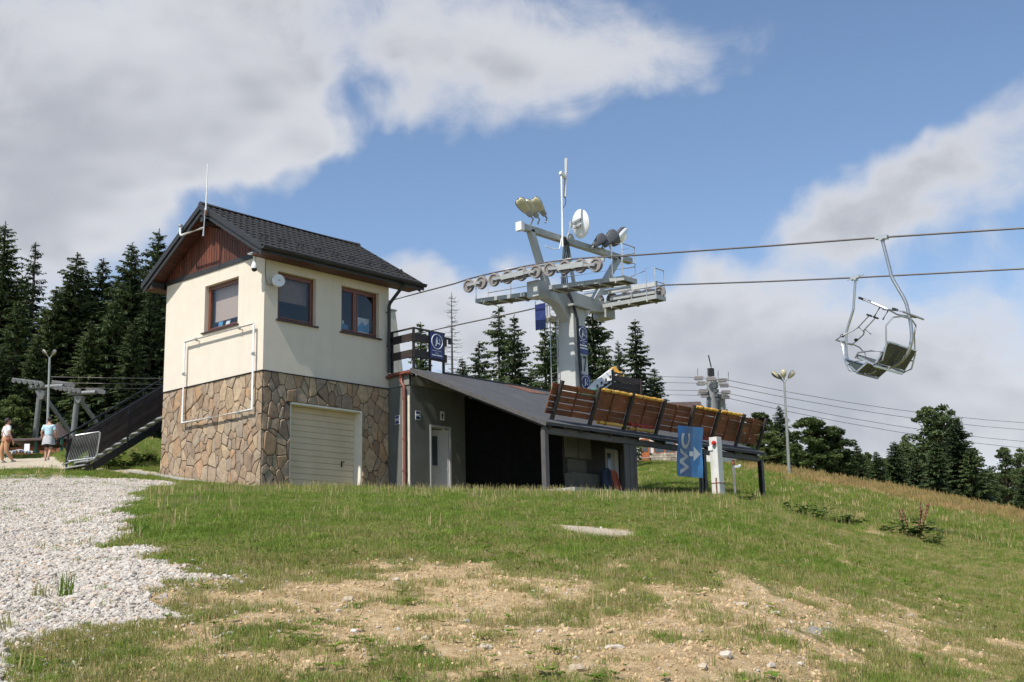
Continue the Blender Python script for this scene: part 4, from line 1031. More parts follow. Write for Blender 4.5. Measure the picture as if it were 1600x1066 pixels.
door = dbox(MB(), 0, W_, -.5, 1.80, -.02, .02).build('door', M['door_white'], shed)
mb = MB()
for (u0, u1, z0, z1) in ((.30, .34, .72, 1.66), (.58, .62, .72, 1.66), (.34, .58, .72, .76), (.34, .58, 1.62, 1.66)): dbox(mb, u0, u1, z0, z1, -.045, .045)
mb.build('glazing_bead', M['door_white'], door)
dbox(MB(), .34, .58, .76, 1.62, -.03, .03).build('pane', M['far_pane'], door)
mb = MB(); dbox(mb, .03, .10, .62, .66, -.03, .03); dbox(mb, .03, .30, .60, .63, -.035, .035); mb.build('rail', M['door_white'], door)
dbox(MB(), .50, .56, .40, .44, -.06, .06).build('handle', M['black'], door)
mb = MB().quad((DX0+.02, SY+.9, -.6), (DX1+.2, SY+.9, -.6), (DX1+.2, SY+.9, 2.2), (DX0+.02, SY+.9, 2.2)); mb.build('inner_wall', M['interior'], shed, recalc=False)
# signs by the door
def small_sign(name, o, xd, w, h, mat, txt, tm, label, size, bold=.0):
    t = thing(name, o, label, 'sign'); x = Vector(xd); o = Vector(o); n = x.cross(Vector((0, 0, 1)))
    MB().prism([o-x*w/2-Vector((0, 0, h/2)), o+x*w/2-Vector((0, 0, h/2)), o+x*w/2+Vector((0, 0, h/2)), o-x*w/2+Vector((0, 0, h/2))], n*.01).build('plate', mat, t)
    return t, o+n*.012, x
t, o, x = small_sign('toilet_sign', (SX0-.002, -.36, 2.02), (0, -1, 0), .19, .25, M['white_plastic'], '', None, 'small blue WC plate on the narrow wall left of the downpipe', .1)
MB().prism([o+x*a+Vector((0, 0, b)) for a, b in ((-.08, -.11), (.08, -.11), (.08, .11), (-.08, .11))], x.cross(Vector((0, 0, 1)))*.003).build('panel', M['sign_blue'], t)
text_mesh('lettering', 'WC', .11, M['white_print'], o+x.cross(Vector((0, 0, 1)))*.005, x, (0, 0, 1), t, .004)
t, o, x = small_sign('toilet_sign', (4.79, SY-.002, 2.12), (1, 0, 0), .19, .25, M['white_plastic'], '', None, 'small blue WC plate between the red downpipe and the toilet door', .1)
MB().prism([o+x*a+Vector((0, 0, b)) for a, b in ((-.08, -.11), (.08, -.11), (.08, .11), (-.08, .11))], x.cross(Vector((0, 0, 1)))*.003).build('panel', M['sign_blue'], t)
text_mesh('lettering', 'WC', .11, M['white_print'], o+x.cross(Vector((0, 0, 1)))*.005, x, (0, 0, 1), t, .004)
t, o, x = small_sign('pictogram_sign', (5.78, SY-.002, 2.20), (1, 0, 0), .17, .26, M['white_plastic'], '', None, 'white plate with a black standing figure above the toilet door', .1)
MB().lathe(o+Vector((0, -.002, .075)), (0, -1, 0), [(0, .022), (.004, .022)], 10).prism([o+Vector((a, 0, b)) for a, b in ((-.04, .045), (-.03, -.02), (-.02, -.02), (-.018, -.1), (.018, -.1), (.02, -.02), (.03, -.02), (.04, .045))], (0, -.004, 0)).build('figure', M['black'], t)
# lean-to roof
mb = MB(); P = [(4.36, EY), (15.25, EY), (15.25, TY+.02), (4.36, TY+.02)]
mb.add([(x, y, sroof_z(y)) for x, y in P]+[(x, y, sroof_z(y)-.075) for x, y in P], [(0, 1, 2, 3), (7, 6, 5, 4), (0, 4, 5, 1), (1, 5, 6, 2), (2, 6, 7, 3), (3, 7, 4, 0)])
sroof = mb.build('roof', M['felt'], shed)
for i, x in enumerate((4.34, 6.1, 7.95, 9.7, 11.5, 13.3)):      # lapped felt strips
    mb = MB(); x1 = x+1.86; P = [(x, EY-.01), (x1, EY-.01), (x1, TY), (x, TY)]
    mb.add([(a, b, sroof_z(b)+.006+.004*(i % 2)) for a, b in P]+[(a, b, sroof_z(b)+.002) for a, b in P], [(0, 1, 2, 3), (7, 6, 5, 4), (0, 4, 5, 1), (1, 5, 6, 2), (2, 6, 7, 3), (3, 7, 4, 0)])
    mb.build('felt_strip', M['felt'], sroof)
mb = MB(); mb.prism([(8.6, -1.9, sroof_z(-1.9)+.015), (9.7, -1.7, sroof_z(-1.7)+.015), (9.2, -1.12, sroof_z(-1.12)+.015), (8.3, -1.12, sroof_z(-1.12)+.015)], (0, 0, .01)); mb.build('rusty_patch', M['felt_red'], sroof)
mb = MB().box(5.75, 15.2, TY-.02, TY+.05, TZ+.012, TZ+.06); mb.build('ridge_trim', M['trim_dark'], sroof)
mb = MB().bar((4.33, TY, TZ-.05), (4.33, EY, EZ-.05), .03, .11); mb.build('verge_board', M['post_grey'], sroof)
for i in range(9): MB().bar((4.6+i*1.28, TY-.05, sroof_z(TY-.05)-.14), (4.6+i*1.28, EY+.1, sroof_z(EY+.1)-.14), .08, .12).build('rafter', M['dark_wood'], sroof)
MB().box(4.42, 15.05, EY+.14, EY+.26, EZ-.26, EZ-.10).build('eave_beam', M['post_grey'], shed)
for px_, bt in ((852, 760), (1099, 771), (1188, 777)):
    q = hy(px_, 720, EY+.2); MB().box(q.x-.07, q.x+.07, EY+.13, EY+.27, -1.0, EZ-.20).build('post', M['post_grey'] if px_ < 900 else M['black'], shed)
# store room under the roof
RX = 6.72
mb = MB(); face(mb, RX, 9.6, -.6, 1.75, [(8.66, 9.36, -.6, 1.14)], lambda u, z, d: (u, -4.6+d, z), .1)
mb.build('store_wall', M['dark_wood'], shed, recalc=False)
MB().prism([(RX, -4.59, -.6), (RX, SY-.02, -.6), (RX, SY-.02, sroof_z(SY-.1)-.22), (RX, -4.59, sroof_z(-4.59)-.22)], (.06, 0, 0)).build('store_side', M['tar'], shed)  # added black sheet painting the shaded void under the roof
for (a, b, c, d, m) in ((6.8, 7.36, .72, 1.55, 'beige_board'), (7.40, 7.95, .72, 1.55, 'beige_board'), (6.9, 7.72, .30, .69, 'board_grey')): MB().box(a, b, -4.64, -4.605, c, d).build('wall_board', M[m], shed)
MB().box(6.75, 8.1, -4.95, -4.62, -.6, .27).build('low_wall', M['board_grey'], shed)
sdoor = MB().box(8.70, 9.32, -4.57, -4.53, -.6, 1.10).build('store_door', M['door_white'], shed)
MB().box(8.78, 8.94, -4.585, -4.575, .15, .98).build('pane', M['far_pane'], sdoor); MB().box(9.1, 9.26, -4.59, -4.575, .1, 1.0).build('panel', M['door_white'], sdoor)
i = 0
for x in np.arange(7.86, 8.40, .11): MB().box(float(x), float(x)+.105, EY+.16+.012*(i % 2), EY+.20+.012*(i % 2), -1.0, EZ-.27).build('end_board', M['post_grey'], shed); i += 1
t = thing('sledge', (8.55, -4.9, -.4), 'orange plastic sledge leaning beside the store door', 'sledge')
a = Vector((8.44, -5.0, -.36)); mb = MB(); mb.prism([a+Vector(p) for p in ((0, 0, .08), (.05, 0, 0), (.33, 0, 0), (.38, 0, .08), (.38, .16, .72), (.32, .18, .80), (.06, .18, .80), (0, .16, .72))], (0, -.05, .015)); mb.build('shell', M['orange'], t, bevel=.01)
MB().bar(a+Vector((.05, -.06, .1)), a+Vector((.05, .1, .74)), .03, .03).bar(a+Vector((.33, -.06, .1)), a+Vector((.33, .1, .74)), .03, .03).build('runner', M['orange'], t)
t = thing('kit_bag', (8.0, -5.2, -.42), 'dark blue upright kit bag beside the orange sledge', 'bag')
mb = MB(); mb.lathe((7.98, -5.12, -.42), (0, 0, 1), [(0, .15), (.05, .18), (.45, .17), (.75, .15), (.86, .08)], 12); mb.build('body', M['blue_bag'], t, smooth=True)
MB().tube([(7.86, -5.26, .1), (7.82, -5.34, .25), (7.9, -5.30, .38)], .015, 6).build('strap', M['black'], t)
# ------------------------------------------------------------------ railing of the terrace
rail = thing('terrace_railing', (4.5, -1.0, 3.4), 'dark wooden terrace railing of wide boards above the shed corner', 'railing')
RC = (4.53, -1.0); RZ0, RZ1 = 3.40, 4.64
posts = [(4.53, -.10), RC, (5.18, -1.0), (5.74, -1.0)]
for p in posts: MB().box(p[0]-.03, p[0]+.03, p[1]-.03, p[1]+.03, RZ0-.2, RZ1-.03).build('post', M['dark_wood'], rail)
MB().box(4.50, 4.56, RC[1]-.03, -.04, RZ1-.03, RZ1+.01).build('top_rail', M['dark_wood'], rail); MB().bar((4.56, -1.0, RZ1-.01), (5.8, -1.0, RZ1-.01), .06, .04).build('top_rail', M['dark_wood'], rail)
for z in (3.76, 4.24):
    MB().box(4.46, 4.498, RC[1]-.02, -.08, z, z+.23).build('plank', M['dark_wood'], rail); MB().box(4.50, 5.82, RC[1]-.07, RC[1]-.032, z, z+.23).build('plank', M['dark_wood'], rail)
MB().bar((5.74, -1.04, 4.50), (6.0, -1.04, 4.50), .05, .05).bar((5.98, -1.04, 4.52), (5.98, -1.04, 4.34), .07, .09).build('lamp_bracket', M['black'], rail)
def pictogram_sign(o, x, y, n, w, h, label, flip=1, parent_loc=None):
    """blue notice board: ring with a white seated rider, lines of small lettering below"""
    o, x, y, n = Vector(o), Vector(x).normalized(), Vector(y).normalized(), Vector(n).normalized()
    t = thing('notice_board', o-y*h/2, label, 'sign')
    MB().prism([o+x*a*w/2+y*b*h/2 for a, b in ((-1, -1), (1, -1), (1, 1), (-1, 1))], n*.012).build('plate', M['sign_blue'], t)
    f = o+n*.014; r = w*.42; c = f+y*(h/2-w*.5)
    MB().tube([c+x*(r*math.cos(2*math.pi*i/28))+y*(r*math.sin(2*math.pi*i/28)) for i in range(28)], w*.026, 5, closed=True).build('ring', M['white_print'], t)
    P = [(-.10, .62), (.05, .66), (.10, .50), (.02, .36), (.12, .10), (.10, -.12), (.42, -.16), (.46, -.04), (.56, -.42), (.40, -.40), (.34, -.28), (-.02, -.30), (-.18, -.62), (-.36, -.60), (-.20, -.30), (-.22, .10), (-.14, .38)]
    MB().prism([c+x*(a*r*flip)+y*(b*r) for a, b in P], n*.004).build('rider', M['white_print'], t)
    Q = [(.40, .5), (.52, .42), (.60, .05), (.48, .08)]
    MB().prism([c+x*(a*r*flip)+y*(b*r) for a, b in Q], n*.004).build('chair_mark', M['white_print'], t)
    yy = h/2-w*1.02
    for k, (wd, hh) in enumerate(((.74, .035), (.30, .03), (.80, .085), (.84, .085))):
        if yy-hh < -h/2+.02: break
        k0 = -wd*w/2; mb = MB(); rr = random.Random(k+int(w*1000))
        while k0 < wd*w/2-.01:
            l = rr.uniform(.03, .09)*w*1.2; mb.prism([f+x*a+y*b for a, b in ((k0, yy-hh*h*.55), (min(k0+l, wd*w/2), yy-hh*h*.55), (min(k0+l, wd*w/2), yy), (k0, yy))], n*.003); k0 += l+.012*w*2
        mb.build('small_lettering', M['white_print'], t, kind='stuff'); yy -= hh*h*.55+.035*h+.02
    return t
pictogram_sign((5.37, -1.10, 4.20), (1, 0, 0), (0, 0, 1), (0, -1, 0), .52, .76, 'blue notice board with ringed white rider hung on the terrace railing')
# ------------------------------------------------------------------ plank barrier along the roof's eave
bar_ = thing('snow_barrier', (10.3, -5.8, 1.4), 'long brown plank barrier leaning out along the shed roof eave', 'barrier')
nrm = Vector((0, -math.sin(math.atan(SSL)), math.cos(math.atan(SSL)))); by = -5.62; b0 = Vector((0, by, sroof_z(by)+.0)); BH = 1.04
tops = [877, 935.5, 988, 1038, 1084, 1123, 1162, 1196]; pxs = []
for t_ in tops:
    yt = by+nrm.y*BH; pxs.append(hy(t_, 602+(t_-877)*.19, yt).x)
for x in pxs: MB().bar(b0+Vector((x, 0, 0))-nrm*.02+Vector((0, -.05, 0)), b0+Vector((x, 0, 0))+nrm*BH+Vector((0, -.05, 0)), .075, .10, (1, 0, 0)).build('post', M['dark_wood'], bar_)
for i in range(len(pxs)-1):
    xa, xb = pxs[i]+.02, pxs[i+1]-.02; xs = [xa, (xa+xb)/2, xb]
    if i == 0: xs[0] -= .28
    if i == 6: xs[2] -= .05
    for j in range(2):
        for k in range(5):
            d0 = .14+k*.168; gap = .022 if (i in (0, 3, 6) or (i == 2 and k > 3)) and random.random() < .8 else .006
            p, q = b0+Vector((xs[j]+.004, .035, 0))+nrm*(d0+.084), b0+Vector((xs[j+1]-.004, .035, 0))+nrm*(d0+.084+random.uniform(-.012, .012))
            MB().bar(p, q, .026, .168-gap, nrm).build('plank', M['panel_wood'], bar_)
    MB().bar(b0+Vector((xs[1], .01, 0))+nrm*.13, b0+Vector((xs[1], .01, 0))+nrm*.98, .05, .02, (1, 0, 0)).build('batten', M['panel_wood'], bar_)
MB().bar(b0+Vector((pxs[0]-.02, -.1, 0))+nrm*.22, b0+Vector((pxs[0]-.28, .02, 0))+nrm*.22, .02, .02).build('stay', M['dark_wood'], bar_)
# yellow padding thrown over the planks
def pad(i, f0, f1, top, label, m='pad_yellow'):
    xa, xb = pxs[i]+.05, pxs[i+1]-.05; a = xa+(xb-xa)*f0; b = xa+(xb-xa)*f1
    t = thing('padding_strip', b0+Vector((a, 0, 0))+nrm*top, label, 'padding')
    n = 14; mb = MB(); pts = []
    for k in range(n+1):
        u = a+(b-a)*k/n; pts.append(b0+Vector((u, -.015+.012*math.sin(k*2.1+i), 0))+nrm*(top+.006*math.sin(k*1.7+i*2)+.008*random.random()))
    mb.tube(pts, [.048+.007*math.sin(k*2.7) for k in range(n+1)], 8); mb.build('foam_roll', M[m], t, smooth=True)
    MB().tube([pts[4]+Vector((0, -.01, -.07)), pts[4]+Vector((0, -.07, 0)), pts[4]+Vector((0, 0, .07)), pts[4]+Vector((0, .06, 0))], .012, 5, closed=True).build('tie', M['dark_wood'], t)
pad(1, .05, 1, 1.0, 'yellow foam roll on the barrier top right of its second post'); pad(2, .0, .98, 1.0, 'yellow foam roll on the barrier top right of its third post')
pad(4, .05, 1, 1.0, 'yellow foam roll on the barrier top above the WC banner'); pad(5, .05, .95, 1.0, 'yellow foam roll on the barrier top above the white pillar')
pad(1, .2, .98, .10, 'yellow foam roll at the barrier foot right of its second post'); pad(2, .08, .96, .06, 'yellow foam roll at the barrier foot right of its third post')
pad(2, .1, .9, .17, 'red strip along the barrier foot right of its third post', 'pad_red'); pad(4, .55, 1.02, .10, 'short red strip at the barrier foot behind the WC banner', 'pad_red')
# ------------------------------------------------------------------ WC banner, white pillar, standpipe
YB = -6.9
ban = thing('toilet_banner', hy(1098, 771, YB), 'blue banner with white WC letters and arrow pointing right', 'banner')
c_ = [hy(1059, 665, YB), hy(1099, 668.5, YB), hy(1097, 747, YB), hy(1057, 744, YB)]
def bpt(u, v, d=0):
    p = (c_[0]*(1-u)+c_[1]*u)*(1-v)+(c_[3]*(1-u)+c_[2]*u)*v
    p = Vector(p); p.y += -.03*math.sin(u*5.2+1.5*v)-.02*math.sin(v*7+u*2)-.03*(1-v)*u*math.sin(9*u) - d; return p
for (u0, u1, m, nm) in ((0, .585, 'wc_dark', 'dark_half'), (.585, 1, 'wc_light', 'light_half')):
    nu, nv = 9, 16; mb = MB(); V = []
    for d in (0, -.012):
        V += [bpt(u0+(u1-u0)*i/nu, j/nv, d) for j in range(nv+1) for i in range(nu+1)]
    k = (nu+1)*(nv+1); Fc = []
    for j in range(nv):
        for i in range(nu):
            a = j*(nu+1)+i; Fc += [(a, a+1, a+nu+2, a+nu+1), (k+a+nu+1, k+a+nu+2, k+a+1, k+a)]
    mb.add(V, Fc); mb.build(nm, M[m], ban, smooth=True)
w_b, h_b = (c_[1]-c_[0]).length, (c_[3]-c_[0]).length
def print_on_banner(o):
    for v in o.data.vertices:           # lay the print on the waving cloth
        p = v.co; rel = p-c_[0]; ex = (c_[1]-c_[0]); ey = (c_[3]-c_[0])
        # solve in the banner's own axes
        a11, a12, a22 = ex.dot(ex), ex.dot(ey), ey.dot(ey); b1, b2 = rel.dot(ex), rel.dot(ey); det = a11*a22-a12*a12
        u, w = (b1*a22-b2*a12)/det, (b2*a11-b1*a12)/det
        v.co = bpt(u, w, .009)
for ch, v_, sz in (('W', .70, .74), ('C', .30, .74)):
    p0 = c_[0]*(1-.29)+c_[1]*.29; p1 = c_[3]*.71+c_[2]*.29; o_ = p0*(1-v_)+p1*v_
    o_ = text_mesh('lettering', ch, sz*.86, M['white_print'], o_, (c_[0]-c_[3]), (c_[0]-c_[1]), ban, .024)
    print_on_banner(o_)
A_ = [(.50, .42), (.68, .42), (.68, .36), (.92, .475), (.68, .60), (.68, .53), (.50, .53)]
A_ = [(.50, .49), (.67, .485), (.67, .385), (.93, .535), (.67, .685), (.67, .585), (.50, .585)]
mb = MB(); n = len(A_); mb.add([bpt(u, v, .009) for u, v in A_], [(0, 1, 5, 6), (2, 3, 4)]); mb.build('arrow', M['white_print'], ban, recalc=False)
q = hy(1098.5, 768, YB+.06); MB().box(q.x-.05, q.x+.05, YB+.05, YB+.15, q.z-.5, c_[1].z-.05).build('post', M['black'], ban)
pil = thing('white_pillar', hy(1130, 776, -7.25), 'white weathered concrete pillar with red lamp right of the banner', 'pillar')
q = hy(1130, 772, -7.25); tp = hy(1126, 683, -7.25); x0 = q.x; pw = .27
mb = MB(); mb.taper((x0, -7.1, q.z-.4), (x0-.02, -7.1, tp.z), pw, pw*1.0, pw*.96, pw*.96, (0, 1, 0)); mb.build('shaft', M['white_conc'], pil, bevel=.012)
mb = MB(); z_ = q.z+.30; h_ = pw/2+.012; mb.box(x0-h_, x0+h_, -7.1-h_, -7.1+h_, z_, z_+.025); mb.box(x0-h_-.01, x0-h_+.03, -7.1-.06, -7.1-.02, z_-.35, z_+.16); mb.build('rusty_band', M['rust'], pil)
lp = Vector((x0-pw/2-.02, -7.15, tp.z-.18)); MB().lathe(lp+Vector((.03, 0, 0)), (-1, 0, 0), [(0, .05), (.03, .07), (.08, .07), (.12, .04)], 14).build('red_lamp', M['red_lamp'], pil, smooth=True)
MB().box(lp.x-.02, lp.x+.02, lp.y+.06, lp.y+.2, lp.z-.20, lp.z-.08).box(x0+pw/2, x0+pw/2+.03, -7.2, -7.1, tp.z-.3, tp.z-.16).build('junction_box', M['white_plastic'], pil)
sp = thing('standpipe', hy(1148, 774, -6.9), 'thin grey standpipe with small camera right of the white pillar', 'pipe')
a, b = hy(1149, 776, -6.9), hy(1146, 727, -6.9); MB().tube([a-Vector((0, 0, .3)), b], .045, 8).build('pipe', M['old_steel'], sp, smooth=True)
MB().lathe(b, (0, 0, 1), [(0, .05), (.05, .055), (.10, .03), (.14, .05), (.17, .02)], 10).build('valve', M['rust'], sp); MB().bar(b+Vector((.0, -.03, -.05)), b+Vector((.14, -.10, -.03)), .07, .07).cyl(b+Vector((.13, -.09, -.03)), b+Vector((.18, -.12, -.02)), .045, n=10).build('camera_head', M['white_plastic'], sp)
# ------------------------------------------------------------------ gear stored on the terrace
zt = 3.40
p_ = at(957, 580, 41.5)
gr_ = thing('storage_rack', (p_.x, p_.y, zt), 'dark wooden storage rack on the terrace behind the barrier', 'rack')
for (px_, py_, D_) in ((957, 578, 41.5), (1001, 592, 42.2), (966, 572, 43.5)):
    a = at(px_, py_, D_); MB().box(a.x-.03, a.x+.03, a.y-.03, a.y+.03, zt-.02, a.z).build('post', M['dark_wood'], gr_)
for (pa, pb) in (((957, 591), (1001, 597)), ((957, 601), (1001, 607)), ((957, 609), (1001, 615))):
    MB().bar(at(*pa, 41.5), at(*pb, 42.2), .03, .2).build('plank', M['dark_wood'], gr_)
MB().bar(at(957, 582, 41.5), at(974, 586, 42.0), .05, .05).build('rail', M['dark_wood'], gr_)
for k, (a, b, m) in enumerate((((917, 613, 41.8), (962, 578, 42.4), 'white_plastic'), ((924, 614, 41.7), (970, 582, 42.2), 'white_plastic'), ((930, 617, 41.6), (974, 586, 42.0), 'white_plastic'))):
    A, B = at(*a), at(*b)
    t = thing('marker_plank', A, ['widest white snow plank with yellow tip on the storage rack', 'middle white snow plank with yellow tip on the storage rack', 'lowest white snow plank with yellow tip on the storage rack'][k], 'plank', 'snow planks on the terrace rack')
    d = (B-A); MB().bar(A, A+d*.88, .30-.1*k, .06+.20*(k == 0)).build('blade', M[m], t); MB().bar(A+d*.883, B, .30-.1*k, .06+.20*(k == 0)).build('tip', M['pad_yellow'], t)
    for s_ in np.linspace(.2, .8, 5): MB().bar(A+d*float(s_)+Vector((0, -.0, -.14)), A+d*float(s_)+Vector((0, 0, .14)), .05, .04).build('rung', M['dark_wood'], t)
a = at(938, 612, 41.0)
t = thing('rolled_net', (a.x, a.y, zt), 'heap of rolled green safety net behind the barrier', 'net')
for k in range(7):
    c = a+RT*((k-3)*.15)+Vector((0, 0, -.05+.05*math.sin(k*2)-.03*k*.5)); pts = [c+RT*(.2*math.cos(q*.9+k))+Vector((0, 0, .09*math.sin(q*1.3+k)))+HF*(.12*math.sin(q*.9)) for q in range(9)]
    MB().tube(pts, .05, 6).build('net_fold', M['net_green'], t, smooth=True)
MB().box(a.x-.6, a.x+.6, a.y-.25, a.y+.25, zt-.004, a.z-.08).build('net_base', M['net_green'], t, bevel=.06)
# ------------------------------------------------------------------ concrete pylon behind the house
a, b = at(612, 487, 44), at(622, 575, 44)
t = thing('concrete_pylon', (b.x, b.y, zt-.2), 'tapering beige concrete pylon just behind the house', 'pylon')
mb = MB(); mb.taper((b.x-.25, b.y+.2, zt-1.5), (a.x-.12, a.y+.1, a.z), 1.25, 1.25, .42, .42, (0, 1, 0)); mb.build('shaft', M['cream_paint'], t, bevel=.02)
mb = MB(); mb.box(a.x-.36, a.x+.13, a.y-.14, a.y+.34, a.z+.002, a.z+.06); mb.build('cap', M['galv_dull'], t)
# ------------------------------------------------------------------ outside stairs to the terrace
st = thing('outside_stairs', (-1.2, 6.2, .9), 'steel stairs with dark plank railing rising behind the house', 'stairs')
st['kind'] = 'thing'; sy0, sy1 = 6.15, 7.35; foot = Vector((-1.45, 0, .86)); sl = .655; nst = 15; run = .27
def sp_(k, y, dz=0): return Vector((foot.x+k*run, y, foot.z+k*run*sl+dz))
for y in (sy0, sy1): MB().bar(sp_(-.4, y, -.12), sp_(nst+.4, y, -.12), .05, .20).build('stringer', M['black'], st)
for k in range(nst+1):
    p = sp_(k, 0); MB().box(p.x-.02, p.x+.27, sy0+.03, sy1-.03, p.z+.05, p.z+.09).build('step', M['galv_dull'], st)
for y in (sy0-.03, sy1+.03):
    for k in (.2, 4.6, 9.2, 13.8): MB().bar(sp_(k, y, -.15), sp_(k, y, 1.02), .045, .045, (0, 1, 0)).build('post', M['black'], st)
    MB().bar(sp_(-1.2, y, 1.03), sp_(nst+.4, y, 1.03), .05, .05).build('hand_rail', M['black'], st)
    for d in (.30, .52, .74): MB().bar(sp_(.2, y, d), sp_(nst+.4, y, d), .03, .20).build('plank', M['dark_wood'], st)
MB().bar(sp_(-1.2, sy0-.03, 1.03), sp_(-1.2, sy0-.03, .72), .05, .05).build('rail_end', M['black'], st)
# ------------------------------------------------------------------ chairlift tower
XN, XF, XM, YM = 10.7, 15.5, 13.1, 0.0
tower = thing('lift_tower', (XM, YM, 1.2), 'light grey chairlift tower numbered 17 with two rows of sheaves', 'lift tower')
mb = MB(); mb.taper((XM, YM, 1.0), (XM, YM, 6.75), .86, .86, .66, .66, (0, 1, 0)); mast = mb.build('mast', M['tower_light'], tower, bevel=.02)
MB().box(XM-.5, XM+.5, YM-.5, YM+.5, 6.75, 6.82).build('flange', M['tower_grey'], mast)
# cross arm: deep box beam with bent haunches
prof = [(XN+.75, 7.22), (XN+.75, 6.86), (XM-.95, 6.72), (XM-.42, 6.30), (XM-.36, 6.83), (XM+.36, 6.83), (XM+.42, 6.60), (XF-.75, 6.98), (XF-.75, 7.26), (XM+.3, 7.35), (XM-.5, 7.35)]
mb = MB(); mb.prism([(x, YM-.20, z) for x, z in [(XN+.7, 7.30), (XN+.7, 6.92), (XM-.9, 6.78), (XM-.34, 6.25), (XM+.34, 6.25), (XM+.85, 6.80), (XF-.6, 6.92), (XF-.6, 7.28), (XM, 7.36)]], (0, .40, 0)); mb.build('cross_arm', M['tower_grey'], tower, bevel=.015)
MB().box(XN+.35, XN+.85, YM-.26, YM+.26, 6.86, 7.42).build('arm_head', M['tower_light'], tower, bevel=.01)
MB().box(XF-.75, XF-.25, YM-.30, YM+.30, 6.70, 7.30).build('arm_head', M['tower_grey'], tower, bevel=.01)
# sheave trains
def cable_z(y):                         # rope height: level behind, falling away in front, eased over the sheaves
    k = .5*(1-math.tanh((y-.2)/2.2)); return 7.95-.0*(y) - .147*max(0, .2-y)*min(1, max(0, (.2-y)/4.)**.5 if y < .2 else 0)
NEAR_Y = [2.63, 2.01, 1.42, .80, .17, -.47, -1.06, -1.71, -2.35, -2.99]
def sheave_train(X, ys, zf, out, nm, lab):
    tr = thing_part = bpy.data.objects.new(nm, None); col.objects.link(tr); tr.location = (X, ys[len(ys)//2], zf(ys[len(ys)//2])); adopt_loc(tr, tower)
    if lab: tr['label'] = lab
    r = .235
    for y in ys:
        c = Vector((X, y, zf(y)-r-.03))
        MB().lathe(c-Vector((.06, 0, 0)), (1, 0, 0), [(.03, r*.70), (.0, r*.72), (0, r*.96), (.015, r), (.035, r), (.045, r*.93), (.075, r*.93), (.085, r), (.105, r), (.12, r*.96), (.12, r*.72), (.09, r*.70)], 24).build('sheave', M['sheave_liner'], tr, smooth=False)
    # hub discs and rims of each sheave as one sub-part per wheel
    for y in ys:
        c = Vector((X, y, zf(y)-r-.03)); s = -1
        MB().lathe(c+Vector((s*.045, 0, 0)), (s, 0, 0), [(-.03, r*.71), (-.015, r*.71), (-.012, r*.66), (-.03, r*.62), (-.03, r*.24), (.03, r*.2), (.03, .001)], 18).build('hub', M['hub_grey'], tr)
        MB().ball(c+Vector((s*.10, 0, 0)), .024, n=8, m=6).build('axle_bolt', M['black'], tr)
    # side plates joining wheels in pairs, rocker beams joining pairs
    zc = lambda y: zf(y)-r-.03
    n = len(ys); groups = [(0, 1), (2, 5), (6, 9)] if n == 10 else [(0, 3), (4, n-1)]
    for (a, b) in groups:
        for s in (-.10, .10):
            MB().bar((X+s, ys[a]+.03, zc(ys[a])), (X+s, ys[b]-.03, zc(ys[b])), .022, .085).build('side_plate', M['galv_dull'], tr)
            if b-a >= 3: MB().bar((X+s*1.25, ys[a+1]+.20, zc(ys[a+1])), (X+s*1.25, ys[b-1]-.20, zc(ys[b-1])), .022, .17).build('rocker_plate', M['tower_grey'], tr)
        ym = (ys[a]+ys[b])/2
        MB().bar((X, ym, zc(ym)-.02), (X+out*.28, ym, zc(ym)-.02), .10, .10).build('rocker_pin', M['galv_dull'], tr)
        if b-a >= 3:
            y1, y2 = (ys[a]+ys[a+1])/2, (ys[b]+ys[b-1])/2
            MB().bar((X+out*.21, y1+.2, zf(y1)-r-.02), (X+out*.21, y2-.2, zf(y2)-r-.02), .05, .17).build('rocker_beam', M['tower_grey'], tr)
    MB().bar((X+out*.30, ys[0]+.15, zf(ys[0])-.04), (X+out*.30, ys[-1]-.1, zf(ys[-1])-.02), .07, .16).build('main_beam', M['tower_light'], tr)
    MB().bar((X+out*.36, ys[2]-.2, zf(ys[2])+.10), (X+out*.36, ys[-3], zf(ys[-3])+.09), .10, .06).build('cable_guard', M['white_plastic'], tr)
    return tr
def adopt_loc(o, p):
    o.parent = p; o.matrix_parent_inverse = wm(p).inverted()
def zn_near(y): return float(np.interp(y, [-3.0, -2.35, -1.71, -1.06, -.47, .17, .8, 1.42, 2.0, 2.63], [7.56, 7.66, 7.74, 7.80, 7.84, 7.88, 7.90, 7.93, 7.94, 7.94]))
sheave_train(XN, NEAR_Y, zn_near, 1, 'sheave_train', 'row of ten sheaves on the nearer rope')
FAR_Y = [2.45, 1.84, 1.23, .62, .0, -.62, -1.1, -1.6, -2.1]
def zn_far(y): return float(np.interp(y, [-2.1, -1.4, -.8, -.1, .6, 2.5], [7.66, 7.70, 7.75, 7.79, 7.85, 7.92]))
sheave_train(XF, FAR_Y, zn_far, -1, 'sheave_train', 'row of sheaves on the farther rope')
